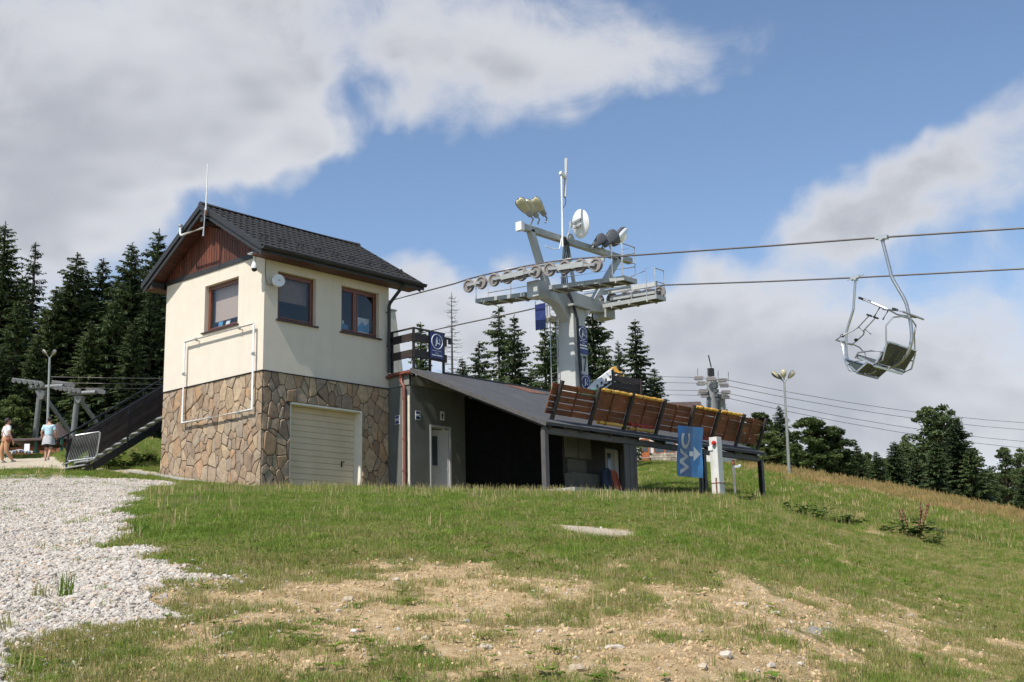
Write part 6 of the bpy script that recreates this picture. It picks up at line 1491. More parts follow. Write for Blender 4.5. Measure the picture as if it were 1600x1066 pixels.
# ------------------------------------------------------------------ wooden stalls, bunting on the left
def stall(px0, px1, pyt, pyb, D, label, roof_up, cone=False):
    a, b = at(px0, pyb, D), at(px1, pyb, D); top = at(px0, pyt, D); h = top.z-a.z; w = (b-a).dot(RT)
    g = Vector((a.x, a.y, a.z-.6)); t = thing('market_stall', g, label, 'stall', 'wooden stalls at far left')
    def P(u, z, d): p = a+RT*u+HF*d; return Vector((p.x, p.y, a.z+z))
    n = max(3, int(w/.3))
    for i in range(n):
        u0, u1 = w*i/n+.008, w*(i+1)/n-.008; mb = MB(); V = [P(u0, -.6, 0), P(u1, -.6, 0), P(u1, h*.62, 0), P(u0, h*.62, 0)]; mb.prism(V, HF*.04); mb.build('plank', M['hut_wood'], t)
    for u in (0, w): MB().bar(P(u, -.6, -.05), P(u, h, -.05), .12, .12, (1, 0, 0)).build('post', M['hut_green'], t)
    MB().prism([P(0.1, h*.62, 1.4), P(w-.1, h*.62, 1.4), P(w-.1, h, 1.4), P(.1, h, 1.4)], HF*.05).build('back_wall', M['hut_wood'], t)
    rh = roof_up; e = .35
    if cone:
        mb = MB(); n = 12; c = P(w/2, h+rh, 1.); V = [P(w/2+(w/2+e)*math.cos(2*math.pi*i/n), h-.1, 1.+1.4*math.sin(2*math.pi*i/n)) for i in range(n)]
        mb.add(V+[c], [(i, (i+1) % n, n) for i in range(n)]+[tuple(range(n))[::-1]]); mb.build('roof', M['hut_roof'], t)
    else:
        mb = MB(); mb.prism([P(-e, h, -e), P(w+e, h, -e), P(w+e, h+rh, 1.2), P(-e, h+rh, 1.2)], (0, 0, .08)); mb.build('roof', M['hut_roof'], t); mb = MB(); mb.prism([P(-e, h+rh, 1.2), P(w+e, h+rh, 1.2), P(w+e, h, 2.6), P(-e, h, 2.6)], (0, 0, .08)); mb.build('roof', M['hut_roof'], t)
    return t
stall(58, 96, 682, 712, 66, 'brown stall with peaked roof behind the man in blue', .95, True)
t = stall(12, 56, 690, 714, 60, 'low orange-brown stall with a paper notice between the walkers', .25)
q = at(42, 699, 59.8); MB().prism([q+RT*a+Vector((0, 0, b_)) for a, b_ in ((-.13, -.17), (.13, -.17), (.13, .17), (-.13, .17))], HF*.01).build('paper_notice', M['paper'], t)
stall(-60, 10, 676, 712, 72, 'dark stall at the left edge of the picture', .5)
stall(101, 118, 684, 706, 76, 'small stall with pointed roof left of the barrier fence', .5, True)
t = thing('bunting', at(30, 708, 57), 'string of little flags before the orange-brown stall', 'bunting')
P = [at(8+i*5.2, 704+1.5*math.sin(i*1.1), 57) for i in range(9)]; MB().tube(P, .012, 4).build('cord', M['white_plastic'], t)
for i in range(9):
    q = P[i]; MB().add([q+RT*-.07, q+RT*.07, q-Vector((0, 0, .15))], [(0, 1, 2)]).prism([q+RT*-.07, q+RT*.07, q-Vector((0, 0, .15))], HF*.006).build('flag', M[['white_print', 'wc_light', 'white_print', 'poster_blue'][i % 4]], t)
MB().tube([at(8, 704, 57), at(8, 716, 57)], .03, 5).tube([at(53, 705, 57), at(53, 717, 57)], .03, 5).build('stake', M['dark_wood'], t)
# ------------------------------------------------------------------ crowd barrier by the stairs
t = thing('crowd_barrier', on_ground(128, 34.5), 'leaning galvanised crowd barrier with round bars by the stairs', 'barrier')
DB = 34.3; c4 = [at(116, 681, DB), at(157, 674.5, DB), at(151, 715, DB), at(105, 721, DB)]
MB().tube([c4[0]*.97+c4[3]*.03, c4[0]*.94+c4[1]*.06, c4[0]*.06+c4[1]*.94, c4[1]*.95+c4[2]*.05, c4[2]*.9+c4[1]*.1, c4[2]*.94+c4[3]*.06, c4[3]*.94+c4[2]*.06, c4[3]*.95+c4[0]*.05], .021, 8, closed=True).build('frame', M['galv'], t, smooth=True)
for i in range(1, 17):
    f = i/17; MB().tube([c4[0]*(1-f)+c4[1]*f, c4[3]*(1-f)+c4[2]*f], .009, 5).build('upright', M['galv'], t)
for (f, sgn) in ((.1, 1), (.92, 1)):
    a = c4[3]*(1-f)+c4[2]*f; MB().tube([a, a+Vector((0, 0, -.05))-HF*.12+RT*.02, a+Vector((0, 0, -.14))-HF*.28-RT*.12], .02, 6).tube([a, a+HF*.2+Vector((0, 0, -.06))], .02, 6).build('foot', M['galv'], t, smooth=True)
# ------------------------------------------------------------------ trees
def quads_mesh(name, V, mat):
    V = np.asarray(V, np.float32).reshape(-1, 3); n = len(V)//4
    me = bpy.data.meshes.new(name); me.vertices.add(n*4); me.vertices.foreach_set('co', V.ravel())
    me.loops.add(n*4); me.loops.foreach_set('vertex_index', np.arange(n*4, dtype=np.int32))
    me.polygons.add(n); me.polygons.foreach_set('loop_start', np.arange(0, n*4, 4, dtype=np.int32)); me.polygons.foreach_set('loop_total', np.full(n, 4, np.int32))
    me.update(); me.materials.append(mat); return me
def spruce_meshes(seed, H=18., Rm=2.6, whorl=.42, nb=6, dens=1., base=.06, ragged=.25, mat='needles', droop=.34, power=.8):
    """tapered trunk with whorls of drooping limbs; needles as small hanging sprays"""
    r = np.random.default_rng(seed); tr = MB(); Q = []
    tr.tube([(0, 0, -1.0), (0, 0, H*.3), (.05, .03, H*.7), (0, 0, H)], [.017*H*.9, .012*H, .006*H, .002*H], 8)
    z = H*base
    while z < H*.985:
        f = 1-z/H; Lm = Rm*(f**power)*(.55+.45*min(1, (z/H-base)/.08+.4))
        n = nb if f > .1 else 4
        for k in range(n):
            if r.uniform() < ragged*.35: continue
            a = 2*math.pi*(k+r.uniform(-.35, .35))/n+z*2.4; L = Lm*r.uniform(1-ragged*1.5, 1+ragged*.7)+.12; zz = z+r.uniform(-.2, .2)
            ca, sa = math.cos(a), math.sin(a); up = .25*(1-f)+.05 if f < .35 else -.02
            def P(t): return np.array([ca*L*t, sa*L*t, zz+L*(up*t-droop*t*t*(.5+f)+.16*t**3)])
            p0, p1, p2 = P(0), P(.5), P(1.)
            tr.tube([p0, p1, p2], [.014+.012*L/2, .010+.006*L/2, .004], 3)
            m = max(3, int((3+L*4.2)*dens)); ts = np.linspace(.14, 1., m)+r.uniform(-.03, .03, m)
            for t in ts:
                c = P(t); l = (.20+.34*L*(1-.55*t)*.5)*r.uniform(.7, 1.35)
                for s in (-1, 1):
                    o = np.array([-sa*s, ca*s, 0])*.85+np.array([ca, sa, 0])*.55; o = o/np.linalg.norm(o)
                    dz = -r.uniform(.15, .75)*l; tip = c+o*l+np.array([0, 0, dz]); w = np.array([ca, sa, r.uniform(-.3, .3)])*l*r.uniform(.22, .42)
                    mid = (c+tip)/2+np.array([0, 0, .06*l])
                    Q += [c, mid+w, tip, mid-w]
                if r.uniform() < .6:       # hanging twig
                    l2 = l*r.uniform(.6, 1.1); w = np.array([-sa, ca, 0])*l2*.22; Q += [c+w*.3, c-w*.3, c-w+np.array([ca*.1*l2, sa*.1*l2, -l2]), c+w+np.array([ca*.1*l2, sa*.1*l2, -l2*.9])]
        z += whorl*r.uniform(.75, 1.25)*(.55+.6*f)
    for k in range(8):
        a = k*2.4; q = np.array([0, 0, H*(.96+.005*k)]); l = .26; o = np.array([math.cos(a), math.sin(a), .5])*l; w = np.array([-math.sin(a), math.cos(a), 0])*.05; Q += [q, q+o*.5+w, q+o, q+o*.5-w]
    return tr.mesh('trunk', M['bark'], recalc=False), quads_mesh('crown', Q, M[mat]), H
def dead_meshes(seed, H=14.):
    r = np.random.default_rng(seed); tr = MB(); tr.tube([(0, 0, -1), (0, 0, H*.5), (.03, 0, H)], [.16, .10, .02], 8); tw = MB()
    z = H*.12
    while z < H*.97:
        f = 1-z/H
        for k in range(5):
            a = r.uniform(0, 6.28); L = (.35+1.5*f**.8)*r.uniform(.45, 1.2); ca, sa = math.cos(a), math.sin(a)
            pts = [(ca*L*t, sa*L*t, z+L*(-.1*t-.25*t*t+.42*t**3)) for t in (0, .35, .7, 1)]
            tw.tube(pts, [.020, .015, .011, .006], 3)
            for t in (.4, .6, .8):
                q = Vector((ca*L*t, sa*L*t, z+L*(-.1*t-.25*t*t+.42*t**3))); tw.tube([q, q+Vector((-sa*r.uniform(-.3, .3), ca*r.uniform(-.3, .3), r.uniform(-.1, .2)))], [.010, .005], 3)
        z += .30*r.uniform(.7, 1.2)
    return tr.mesh('trunk', M['bark_dead'], recalc=False), tw.mesh('crown', M['bark_dead'], recalc=False), H
def broad_meshes(seed, H=12., Rw=3.6, lobes=9, mat='leaves', n=15000, leaf=.19, low=.12, airy=0.):
    r = np.random.default_rng(seed); tr = MB(); C = []
    tr.tube([(0, 0, -1), (0, 0, H*.25), (.1, .05, H*.55), (.05, 0, H*.9)], [.025*H*.6, .016*H, .010*H, .003*H], 8)
    for k in range(lobes*9):
        f = r.uniform(low, .97); a = r.uniform(0, 6.28); rad = Rw*math.sin(math.pi*min(.98, (f*.86+.12)))**.8*r.uniform(.35, 1.); c = np.array([math.cos(a)*rad, math.sin(a)*rad, H*f])
        s = r.uniform(.35, 1.1)*Rw*.30*(1-.3*f); C.append((c, s))
        if k % 2 == 0:
            z0 = max(H*.12, c[2]-rad*.8-H*.08); tr.tube([(0, 0, z0), (c[0]*.5, c[1]*.5, (z0+c[2])/2+.15*rad*.4), tuple(c)], [.05+.004*H, .035, .012], 4)
    Q = []
    per = n//len(C)
    for (c, s) in C:
        m = int(per*r.uniform(.6, 1.4)*(1-airy*.5)); d = r.normal(size=(m, 3)); d /= np.linalg.norm(d, axis=1)[:, None]; rad = s*r.uniform(.0, 1.25, m)**.55
        P = c+d*rad[:, None]*np.array([1.1, 1.1, .8])
        for p in P:
            u = r.normal(size=3); u /= np.linalg.norm(u); v = np.cross(u, r.normal(size=3)); v /= np.linalg.norm(v)+1e-9; l = leaf*r.uniform(.6, 1.4)
            Q += [p-u*l, p+v*l*.55, p+u*l, p-v*l*.55]
    return tr.mesh('trunk', M['bark'], recalc=False), quads_mesh('crown', Q, M[mat]), H
KIND = {
 'tall': [spruce_meshes(1, 20, 4.1, .42, 7, 1.05, .03, .26, power=.72), spruce_meshes(2, 20, 3.8, .42, 7, 1.1, .03, .32, power=.66), spruce_meshes(3, 20, 4.5, .44, 7, 1.05, .03, .24, power=.75)],
 'thin': [spruce_meshes(4, 18, 2.9, .50, 6, .9, .06, .5, power=.75)],
 'mid': [spruce_meshes(5, 14, 3.0, .36, 6, 1.15, .03, .42, 'needles_light', power=.8), spruce_meshes(6, 14, 3.4, .36, 7, 1.15, .03, .34, 'needles_light', power=.85), spruce_meshes(7, 14, 2.6, .42, 6, 1., .05, .55, 'needles_light', power=.7)],
 'young': [spruce_meshes(8, 8, 2.0, .32, 7, 1.15, .01, .22, 'needles_light', droop=.22), spruce_meshes(9, 8, 2.4, .32, 7, 1.15, .01, .26, 'needles_light', droop=.22)],
 'dead': [dead_meshes(10)],
 'broad': [broad_meshes(11, 11, 3.6), broad_meshes(12, 11, 3.2, 11)],
 'birch': [broad_meshes(13, 13, 2.8, 12, 'leaves_birch', 12000, .17, .12, .3), broad_meshes(14, 13, 2.4, 12, 'leaves_birch', 11000, .17, .14, .45)],
}
NAMES = {'tall': 'spruce_tree', 'thin': 'spruce_tree', 'mid': 'spruce_tree', 'young': 'young_spruce', 'dead': 'dead_tree', 'broad': 'broadleaf_tree', 'birch': 'birch_tree'}
def tree(kind, v, px, py, D, wide, label, group, rz=None):
    tm, cm, H = KIND[kind][v % len(KIND[kind])]
    top = at(px, py, D); base = Vector((top.x, top.y, gz(top.x, top.y))); h = top.z-base.z
    t = thing(NAMES[kind], base, label, 'tree', group, random.uniform(0, 6.28) if rz is None else rz)
    s = h/H; t.scale = (s*wide, s*wide, s)
    for nm, me in (('trunk', tm), ('crown', cm)):
        o = bpy.data.objects.new(nm, me); col.objects.link(o); o.parent = t
    return t
GL = 'spruces behind the left lift'; 
for (v, k, px, py, D, w, lb) in [
    (0, 'tall', 9, 347, 88, 1.05, 'tallest dark spruce at the left edge'), (0, 'thin', 56, 378, 92, 1.1, 'thin-topped ragged spruce second from the left edge'), (1, 'tall', 121, 394, 88, 1.25, 'dark spruce left of the middle of the left grove'),
    (2, 'tall', 162, 403, 90, 1.05, 'dark spruce with rounded top in the left grove'), (0, 'tall', 207, 379, 84, 1.15, 'broad bright-edged spruce left of the house'), (1, 'tall', 249, 358, 96, 1.05, 'tall spruce peeping past the left roof edge'),
    (2, 'tall', 88, 450, 86, 1.2, 'lower spruce between the thin-topped one and its neighbour'), (0, 'mid', 30, 470, 80, 1.3, 'short broad spruce low at the left edge'), (1, 'mid', 180, 470, 80, 1.3, 'short spruce in front of the left grove'), (0, 'mid', 238, 450, 82, 1.2, 'short spruce beside the gable wall')]:
    tree(k, v, px, py, D, w, lb, GL)
for i, (px, py, D) in enumerate([(-40, 370, 90), (-15, 430, 96), (35, 430, 100), (75, 480, 100), (105, 440, 104), (140, 430, 102), (186, 430, 104), (228, 410, 106), (270, 420, 100), (60, 520, 78), (5, 540, 76), (142, 500, 79), (210, 500, 78), (262, 480, 84), (100, 560, 92), (165, 560, 92)]):
    tree('tall', i, px, py, D, 1.2, 'dark spruce filling the shade behind the front row of the left grove', 'filling spruces of the left grove')
for i, (px, py, D, w) in enumerate([(22, 618, 72, 1.1), (-8, 640, 70, 1.2), (58, 650, 76, 1.), (150, 640, 92, 1.1)]): tree('broad', i, px, py, D, w, ['round leafy bush left of the nearer drag lift post', 'leafy bush at the very left edge behind the stall', 'small leafy bush behind the peaked stall roof', 'leafy bush behind the farther drag lift post'][i], 'bushes at left')
GM = 'spruces behind the shed'
for (k, v, px, py, D, w, lb) in [
    ('mid', 0, 657, 503, 60, .9, 'small spruce standing behind the terrace railing'), ('dead', 0, 705, 457, 66, 1.0, 'bare dead spruce right of the railing notice board'), ('mid', 2, 748, 533, 68, 1.25, 'bushy low spruce right of the bare dead one'),
    ('mid', 2, 779, 478, 66, 1.05, 'gappy tall spruce under the catwalk end'), ('mid', 0, 803, 493, 64, 1.0, 'dark narrow spruce right of the gappy one'), ('mid', 1, 722, 560, 72, 1.2, 'low spruce behind the shed ridge below the dead one'),
    ('mid', 0, 851, 508, 62, 1.05, 'spruce left of the lift mast'), ('mid', 1, 868, 496, 66, .95, 'spruce just behind the lift mast ladder'), ('mid', 1, 924, 470, 88, 1.2, 'large dark spruce right behind the lift mast'), ('mid', 2, 965, 532, 70, .8, 'thin pale spruce between two large ones right of the mast'),
    ('mid', 0, 992, 499, 92, 1.15, 'pointed spruce standing free right of the mast'), ('mid', 1, 1022, 575, 94, 1.35, 'broad low spruce below the pointed one'), ('mid', 1, 905, 520, 74, 1.2, 'spruce half hidden behind the mast notice boards'), ('mid', 0, 830, 575, 74, 1.3, 'low spruce between two tall ones behind the shed ridge'),
    ('mid', 1, 945, 545, 75, 1.2, 'shaded spruce behind the storage rack'), ('mid', 2, 1064, 634, 120, .9, 'tiny far spruce tip above the barrier'), ('mid', 0, 1130.5, 627, 100, .9, 'small spruce tip right of the far pylon')]:
    tree(k, v, px, py, D, w, lb, GM)
GR = 'trees along the meadow brow'
for (k, v, px, py, D, w, lb) in [
    ('broad', 0, 1186, 645, 84, 1.45, 'dark leafy tree behind the barrier end'), ('mid', 1, 1217, 634, 82, 1.30, 'spruce tip just left of the tall lamp post'), ('broad', 1, 1150, 660, 96, 1.45, 'dark leafy tree behind the barrier near the far pylon'), ('broad', 1, 1204, 672, 80, 1.45, 'dense leafy bush between barrier end and lamp post'),
    ('broad', 0, 1262, 652, 76, 1.52, 'large leafy tree right of the lamp post'), ('broad', 1, 1296, 664, 76, 1.38, 'leafy tree merging with the large one on its right'), ('broad', 1, 1240, 690, 78, 1.30, 'low leafy tree behind the lamp post'), ('broad', 0, 1322, 705, 80, 1.01, 'low bush right of the large leafy trees'),
    ('young', 0, 1338, 694, 82, 1.17, 'small dark spruce right of the leafy trees'), ('broad', 1, 1352, 706, 84, 0.87, 'small round tree right of the small dark spruce'), ('young', 0, 1369, 706, 76, 1.37, 'small pale spruce in the gap of the tree line'), ('young', 1, 1396, 690, 78, 1.23, 'slim spruce left of the tall birches'),
    ('birch', 0, 1447, 633, 84, 1.24, 'left of the tall birches in the right cluster'), ('birch', 1, 1473, 631, 82, 1.24, 'right of the tall birches in the right cluster'), ('young', 1, 1460, 690, 72, 1.23, 'broad light green spruce before the birches'), ('mid', 1, 1493, 652, 74, 1.62, 'tall dense spruce right of the birches'), ('young', 0, 1515, 700, 72, 1.30, 'spruce at the right flank of the tall cluster'), ('young', 1, 1430, 715, 74, 1.30, 'low spruce at the left foot of the birches'), ('birch', 1, 1412, 680, 86, 0.90, 'thin birch crown left of the tall pair'),
    ('birch', 0, 1567, 697, 80, 1.13, 'birch at the right edge of the tree line'), ('birch', 1, 1592, 700, 78, 1.01, 'birch cut by the right picture edge'), ('young', 0, 1545, 735, 82, 1.30, 'dark spruce low between the right birches'), ('young', 1, 1600, 740, 72, 1.43, 'dark spruce cut by the right picture edge'), ('broad', 0, 1645, 700, 78, 1.45, 'leafy tree just past the right picture edge'), ('broad', 1, 1545, 760, 76, 1.30, 'low bush between the tall cluster and the right birches')]:
    tree(k, v, px, py, D, w, lb, GR)
for i, (px, py, D) in enumerate([(1165, 690, 100), (1225, 690, 96), (1285, 690, 94), (1330, 712, 98), (1380, 716, 98), (1425, 700, 96), (1480, 690, 98), (1535, 735, 98), (1580, 735, 96), (1310, 715, 90)]):
    tree('broad', i, px, py, D, 1.7, 'leafy tree filling the shade behind the meadow brow trees', 'filling trees behind the meadow brow')
# ------------------------------------------------------------------ walkers on the path
def skinned(name, pts, edges, rad, mat, parent, sub=1, root=0):
    me = bpy.data.meshes.new(name); me.from_pydata(pts, edges, []); o = bpy.data.objects.new(name, me); col.objects.link(o)
    o.modifiers.new('skin', 'SKIN')
    if not me.skin_vertices: 
        bpy.context.view_layer.objects.active = o
    for i, v in enumerate(me.skin_vertices[0].data): v.radius = rad[i] if isinstance(rad[i], tuple) else (rad[i], rad[i]); v.use_root = (i == root)
    sb = o.modifiers.new('sub', 'SUBSURF'); sb.levels = sub; sb.render_levels = sub
    dg = bpy.context.evaluated_depsgraph_get(); m2 = bpy.data.meshes.new_from_object(o.evaluated_get(dg)); m2.name = name
    bpy.data.objects.remove(o); m2.materials.clear(); m2.materials.append(mat); m2.polygons.foreach_set('use_smooth', [True]*len(m2.polygons))
    n = bpy.data.objects.new(name, m2); col.objects.link(n); n.parent = parent; return n
def person(loc, face, label, top, kind, stride=1):
    """1.76 m walker built facing +Y, arms and legs mid-stride"""
    t = thing('person', loc, label, 'person', None, face)
    s = stride; leg = [[(-.09, 0, .92), (-.10, .13*s, .50), (-.10, .05*s, .09)], [(.09, 0, .92), (.10, .02*s, .49), (.10, -.24*s, .13)]]
    arm = [[(-.18, 0, 1.42), (-.27, -.06, 1.14), (-.25, .10, .90)], [(.18, 0, 1.42), (.27, .0, 1.14), (.26, .14, .90)]]
    P = [(0, 0, .95), (0, 0, 1.15), (0, .0, 1.34), (0, .0, 1.46), (0, .02, 1.54), (0, .03, 1.64)]; E = [(0, 1), (1, 2), (2, 3), (3, 4), (4, 5)]
    Rr = [(.155, .12), (.15, .115), (.175, .12), (.10, .08), (.055, .055), (.05, .05)]
    for L in leg:
        b = len(P); P += L+[(L[2][0], L[2][1]+.14, L[2][2]-.055)]; E += [(0, b), (b, b+1), (b+1, b+2), (b+2, b+3)]; Rr += [.095, .065, .042, (.04, .03)]
    for A in arm:
        b = len(P); P += A+[(A[2][0], A[2][1]+.03, A[2][2]-.06)]; E += [(3, b), (b, b+1), (b+1, b+2), (b+2, b+3)]; Rr += [.062, .045, .032, (.035, .022)]
    skinned('body', P, E, Rr, M['skin'], t, 2)
    B = lambda mb, nm, m: mb.build(nm, M[m], t, local=True, smooth=True)
    # head with face, ears and hair
    h = MB().ball((0, .04, 1.67), .078, .098, .118, 16, 12).ball((0, .137, 1.655), .014, .022, .02, 8, 6).ball((-.079, .03, 1.665), .012, .022, .032, 8, 6).ball((.079, .03, 1.665), .012, .022, .032, 8, 6).ball((0, .118, 1.607), .026, .012, .008, 8, 6)
    B(h, 'head', 'skin')
    B(MB().ball((-.03, .125, 1.68), .011, .008, .008, 8, 6).ball((.03, .125, 1.68), .011, .008, .008, 8, 6), 'eyes', 'hair')
    B(MB().ball((0, .018, 1.70), .086, .098, .105, 16, 10) if kind == 'man' else MB().ball((0, .016, 1.70), .090, .104, .108, 16, 10).ball((0, -.055, 1.66), .07, .06, .10, 12, 8), 'hair', 'hair')
    # hands: palm and five unequal bent fingers
    for sg, A in ((-1, arm[0]), (1, arm[1])):
        w = Vector(A[2])+Vector((0, .035, -.07)); mb = MB().ball(w+Vector((0, .005, -.02)), .018, .036, .045, 10, 8)
        for k, ln in enumerate((.070, .078, .074, .058)):
            q = w+Vector((0, .030-.02*k, -.055)); mb.tube([q, q+Vector((-sg*.006, .004, -ln*.5)), q+Vector((-sg*.022, .006, -ln))], [.0095, .009, .006], 6)
        q = w+Vector((0, .035, -.01)); mb.tube([q, q+Vector((-sg*.008, .028, -.025)), q+Vector((-sg*.014, .034, -.055))], [.011, .010, .007], 6); B(mb, 'hand', 'skin')
    # clothes follow the body
    TP = [(0, 0, .96), (0, 0, 1.15), (0, 0, 1.34), (0, 0, 1.455)]; TE = [(0, 1), (1, 2), (2, 3)]; TR = [(.175, .14), (.172, .135), (.196, .14), (.115, .095)]
    for A in arm:
        b = len(TP); TP += [A[0], tuple(Vector(A[0]).lerp(Vector(A[1]), .72))]; TE += [(3, b), (b, b+1)]; TR += [.082, .075]
    skinned('shirt', TP, TE, TR, M[top], t, 2)
    k = 1 if kind == 'woman' else 0
    for L in leg:
        L = [Vector(q) for q in L]
        pts = [L[0]+Vector((0, 0, .02)), L[1], L[2]+Vector((0, 0, .02))] if k else [L[0]+Vector((0, 0, .02)), L[0].lerp(L[1], .5), L[0].lerp(L[1], .88)]
        skinned('trouser_leg', [tuple(q) for q in pts], [(0, 1), (1, 2)], [.118, .092, .07] if k else [.12, .108, .10], M['trousers' if k else 'shorts'], t, 2)
        a = L[2]; B(MB().ball(a+Vector((0, .06, -.055)), .045, .125, .045, 10, 8), 'shoe', 'shoe')
    B(MB().lathe((0, 0, .84), (0, 0, 1), [(0, .155), (.06, .17), (.14, .168), (.19, .15)], 16), 'seat_of_trousers', 'trousers' if k else 'shorts')
    if kind == 'man':
        mb = MB(); n = 20; V = []
        for (z, r_, w) in ((1.02, .178, .0), (.94, .20, .012), (.80, .225, .022), (.66, .24, .03)):
            V += [(1.05*(r_+w*math.sin(5*a))*math.cos(a), .82*(r_+w*math.sin(5*a+1))*math.sin(a)-.02, z+.02*math.sin(3*a)) for a in [2*math.pi*i/n for i in range(n)]]
        mb.add(V, [(j*n+i, j*n+(i+1) % n, (j+1)*n+(i+1) % n, (j+1)*n+i) for j in range(3) for i in range(n)]); mb.tube([(.1, .17, .98), (.14, .20, .86), (.10, .22, .74)], [.04, .035, .03], 6); B(mb, 'tied_jacket', 'jacket_grey')
    else:
        B(MB().tube([(-.14, .10, 1.43), (0, .15, 1.22), (.14, .12, 1.02), (.2, .0, .95)], .012, 5).tube([(-.14, -.10, 1.44), (0, -.15, 1.25), (.16, -.1, 1.04), (.2, .0, .95)], .012, 5), 'bag_strap', 'bag'); B(MB().ball((.23, .0, .88), .055, .12, .10, 10, 8), 'shoulder_bag', 'bag')
    return t
hd = math.atan2(HF.y, HF.x)-math.pi/2
g = on_ground(71.5, 48.5); person(g, hd+.05, 'person from behind in light blue shirt, grey jacket tied at the waist', 'tee_blue', 'man', 1)
g = on_ground(5, 48.0); person(g, hd-.75, 'person in white shirt and tan trousers at the left edge', 'tee_white', 'woman', -1)
# ------------------------------------------------------------------ weeds, tufts and stones on the slope
def tuft(px, py, label, n, h, mat, spread, rad=.08, w=.010, group='weeds on the slope', name='grass_tuft'):
    x, y = slope_pt(px, py); p = Vector((x, y, gz(x, y)))
    t = thing(name, p, label, 'plant', group, random.uniform(0, 6.28))
    o = clump(n, rad, h, w, M[mat], spread, int(px*7+py)); o.name = 'blades'; col.objects.link(o); o.parent = t; return t
tuft(104, 935, 'taller dark grass tuft growing out of the gravel', 46, .20, 'grass_green', .6, .06, .006); tuft(64, 938, 'lower grass tuft beside the tall one in the gravel', 34, .13, 'grass_olive', .8, .06, .006)
tuft(222, 838, 'small grass tuft at the gravel edge', 40, .22, 'grass_green', .8, .12); tuft(8, 985, 'yellowish tuft at the left picture edge', 30, .14, 'grass_olive', .8, .08, .006)
def weed(px, py, D, h, n, label, mat='weed', leaf=.16, stalks=0):
    """leafy dock-like weed: rosette of broad leaves on short stems"""
    p = on_ground(px, D); r = random.Random(int(px*3)); t = thing('broadleaf_weed', p, label, 'plant', 'broadleaf weeds on the bank')
    st = MB(); lf = MB()
    for i in range(n):
        a = r.uniform(0, 6.28); hh = h*r.uniform(.35, 1.); q = Vector((math.cos(a)*.25*r.random(), math.sin(a)*.25*r.random(), 0)); tip = q+Vector((math.cos(a)*hh*.5, math.sin(a)*hh*.5, hh*.75))
        st.tube([p+q-Vector((0, 0, .03)), p+q.lerp(tip, .6)+Vector((0, 0, .03)), p+tip], .006, 3)
        for k in range(5):
            f = .3+.17*k; c = p+q.lerp(tip, f); b = r.uniform(0, 6.28); l = leaf*r.uniform(.7, 1.3); d = Vector((math.cos(b), math.sin(b), r.uniform(-.2, .5)))*l; s = Vector((-math.sin(b), math.cos(b), 0))*l*.36
            lf.add([c, c+d*.5+s, c+d+Vector((0, 0, -.03)), c+d*.5-s], [(0, 1, 2, 3)])
    st.build('stem', M['weed'], t, recalc=False); lf.build('leaves', M[mat], t, recalc=False)
    if stalks:
        mb = MB()
        for i in range(stalks):
            a = r.uniform(0, 6.28); q = p+Vector((math.cos(a)*.15, math.sin(a)*.15, 0)); e = q+Vector((math.cos(a)*.35*r.random(), math.sin(a)*.35*r.random(), h*r.uniform(1.2, 1.7))); mb.tube([q, e], [.010, .006], 4)
            for k in range(6): c = q.lerp(e, .45+.1*k); mb.ball(c, .025, .025, .04, 5, 4)
        mb.build('seed_stalk', M['rust'], t, recalc=False)
weed(1420, 832, 27.5, .50, 16, 'burdock with rusty seed stalks on the bank at right', stalks=7, leaf=.2); weed(1269, 812, 28.5, .55, 11, 'upright leafy weed on the bank, the taller of two'); weed(1243, 806, 29, .42, 10, 'upright leafy weed on the bank, the shorter of two')
weed(1450, 838, 26.5, .32, 10, 'low leafy weed right of the burdock'); weed(1390, 832, 28, .3, 8, 'low leafy weed left of the burdock'); weed(1310, 815, 29, .3, 12, 'spreading low weed between upright weeds and burdock')
weed(1165, 780, 33, .25, 14, 'low weeds at the foot of the white pillar', leaf=.12); weed(1330, 818, 29.5, .26, 10, 'second spreading weed nearer the burdock')
weed(170, 722, 36.6, .5, 26, 'lush weeds on the bank below the stairs', leaf=.16); weed(222, 715, 37.2, .5, 26, 'lush weeds against the house corner by the stairs', leaf=.16); weed(120, 716, 40, .4, 22, 'lush weeds behind the leaning crowd barrier', leaf=.16); weed(198, 726, 36.0, .4, 24, 'lush low weeds on the bank foot by the path', leaf=.14)
# loose stones
def rock(px, py, s, label, flat=.7, mat='rock'):
    x, y = slope_pt(px, py); z = gz(x, y); r = np.random.default_rng(int(px+py*3)); bm = bmesh.new(); bmesh.ops.create_icosphere(bm, subdivisions=2, radius=1)
    for v in bm.verts:
        n = v.co.copy(); k = 1+.16*math.sin(n.x*3.1+px)+.14*math.sin(n.y*4.3+py)+.10*math.sin(n.z*5+n.x*4); v.co = Vector((n.x*1.25*k, n.y*k, n.z*flat*k))*s
    s *= .68; bmesh.ops.scale(bm, vec=(.68, .68, .68), verts=bm.verts); me = bpy.data.meshes.new('loose_stone'); bm.to_mesh(me); bm.free(); me.materials.append(M[mat])
    o = bpy.data.objects.new('loose_stone', me); col.objects.link(o); o.location = (x, y, z+s*flat*.35); o.rotation_euler = (0, 0, r.uniform(0, 6.28)); tag(o, label, 'stone', 'loose stones on the dirt')
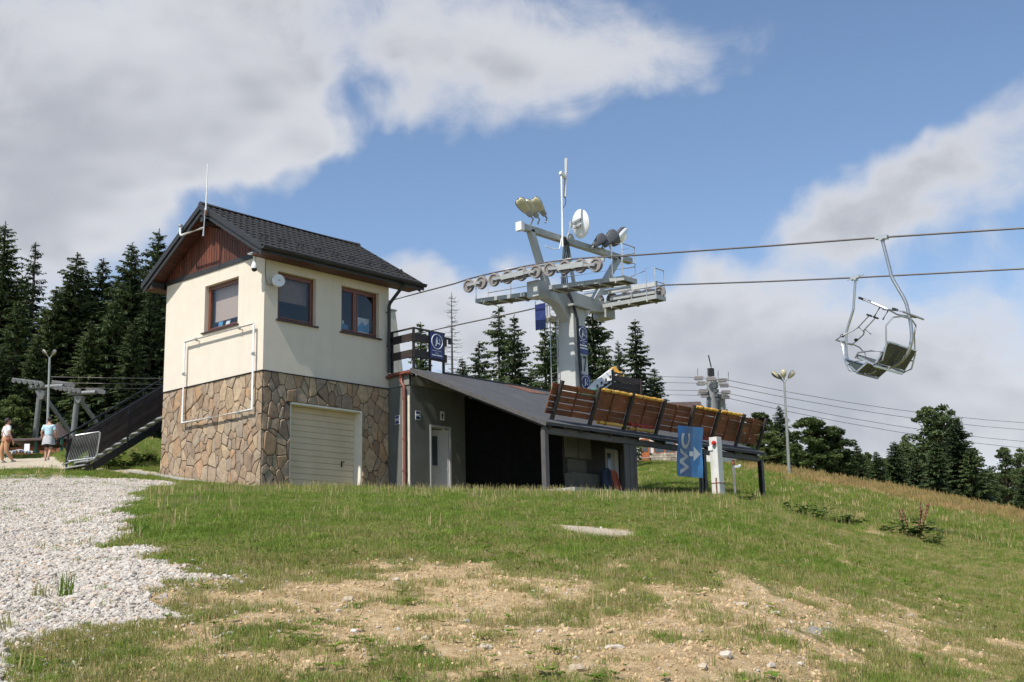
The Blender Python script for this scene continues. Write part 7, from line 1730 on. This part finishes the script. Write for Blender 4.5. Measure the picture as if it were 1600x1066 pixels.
for (px, py, s, lb) in [(543, 940, .05, 'grey stone on the dirt left of centre'), (902, 1051, .048, 'white stone at the bottom edge of the centre'), (1098, 1046, .045, 'pale round stone near the bottom right of centre'), (900, 1032, .022, 'small white pebble above the white bottom stone'), (664, 1002, .03, 'white stone on the dirt below the centre'),
    (552, 988, .028, 'small white stone at lower left of the dirt'), (960, 1018, .055, 'flat tan stone embedded in the centre dirt'), (1160, 947, .06, 'flat tan slab at the top of the right dirt'), (1135, 1028, .05, 'brown stone on the right dirt'), (358, 996, .03, 'white stone in the grass at lower left'), (300, 980, .022, 'white pebble left in the thin grass'), (1250, 1040, .025, 'white pebble at lower right'), (845, 990, .028, 'white pebble in the middle of the dirt'), (470, 960, .026, 'pale stone at the left end of the dirt'), (760, 1020, .04, 'tan stone low in the middle of the dirt'), (1210, 960, .05, 'tan slab right of the flat one')]: rock(px, py, s, lb, .45 if 'slab' in lb or 'flat' in lb else .75)
# flowers, one scattering each
def flowers():
    def head(mat, seed):
        mb = MB(); mb.tube([(0, 0, 0), (.004, .003, .06)], .0012, 3); q = Vector((.004, .003, .06))
        for k in range(6): a = k*1.047; mb.add([q, q+Vector((math.cos(a-.4)*.010, math.sin(a-.4)*.010, .003)), q+Vector((math.cos(a)*.017, math.sin(a)*.017, .001)), q+Vector((math.cos(a+.4)*.010, math.sin(a+.4)*.010, .003))], [(0, 1, 2, 3)])
        return bpy.data.objects.new('flower', mb.mesh('flower', M[mat], recalc=False))
    x, y, z, rho = sample(5000, 5, 34, 1.2); px, py, D, dirt, grav, path, fg = zones(x, y, z); pn = fbm(x, y, 1.6, 77)
    k = (grav < .5) & (path < .5) & (dirt < .7) & (rng.uniform(size=len(x)) < np.clip((pn-.5)*2.2, 0, 1)) & ~built_over(x, y); x, y, z, rho = x[k], y[k], z[k], rho[k]; n = len(x)
    near = fbm(x, y, 2.5, 78)
    gn_scatter('clover_flowers', [head('flower_white', 1), head('flower_yellow', 2)], np.stack([x, y, z], -1), rng.uniform(-.2, .2, (n, 3)), rng.uniform(.45, .9, n), (near > .58).astype(int), 'scattered white clover and small yellow flowers in the grass', 'flowers')
    x0 = [at(22+i*2.6, 712+random.uniform(-1, 2), 55.5) for i in range(18)]
    pts = np.array([[p.x, p.y, gz(p.x, p.y)] for p in x0]); gn_scatter('flower_bed', [head('flower_yellow', 3), clump(16, .12, .35, .03, M['weed'], .6, 88)], np.concatenate([pts, pts]), rng.uniform(-.2, .2, (36, 3)), np.concatenate([np.full(18, 4.), np.full(18, 1.)]), np.array([0]*18+[1]*18), 'yellow flower bed along the bunting', 'flowers')
flowers()
def low_weeds():
    """flat rosettes of plantain and dandelion leaves in the turf"""
    def rosette(seed, n, L, up):
        r = random.Random(seed); mb = MB()
        for i in range(n):
            a = 2*math.pi*i/n+r.uniform(-.3, .3); l = L*r.uniform(.6, 1.2); d = Vector((math.cos(a), math.sin(a), 0)); s = Vector((-math.sin(a), math.cos(a), 0))*l*.20; z = up*l
            mb.add([(0, 0, 0), d*l*.35-s+Vector((0, 0, z*.8)), d*l*.75-s*.9+Vector((0, 0, z)), d*l+Vector((0, 0, z*.7)), d*l*.75+s*.9+Vector((0, 0, z)), d*l*.35+s+Vector((0, 0, z*.8))], [(0, 1, 2, 3, 4, 5)])
        return bpy.data.objects.new('rosette', mb.mesh('rosette', M['grass_green'], recalc=False))
    x, y, z, rho = sample(16000, 5, 38, 1.2); px, py, D, dirt, grav, path, fg = zones(x, y, z); pn = fbm(x, y, 1.1, 91)
    k = (grav < .5) & (path < .5) & (rng.uniform(size=len(x)) < np.clip((pn-.42)*2.6, 0, 1)*np.where(dirt > .6, .35, 1)) & ~built_over(x, y); x, y, z, rho = x[k], y[k], z[k], rho[k]; n = len(x)
    gn_scatter('low_weeds', [rosette(1, 8, .085, .35), rosette(2, 10, .06, .55), rosette(3, 7, .11, .3)], np.stack([x, y, z+.02], -1), np.stack([rng.uniform(-.2, .2, n), rng.uniform(-.2, .2, n), rng.uniform(0, 6.28, n)], -1), rng.uniform(.25, .6, n), rng.integers(0, 3, n), 'flat leafy rosettes of weeds scattered through the turf', 'weeds')
low_weeds()
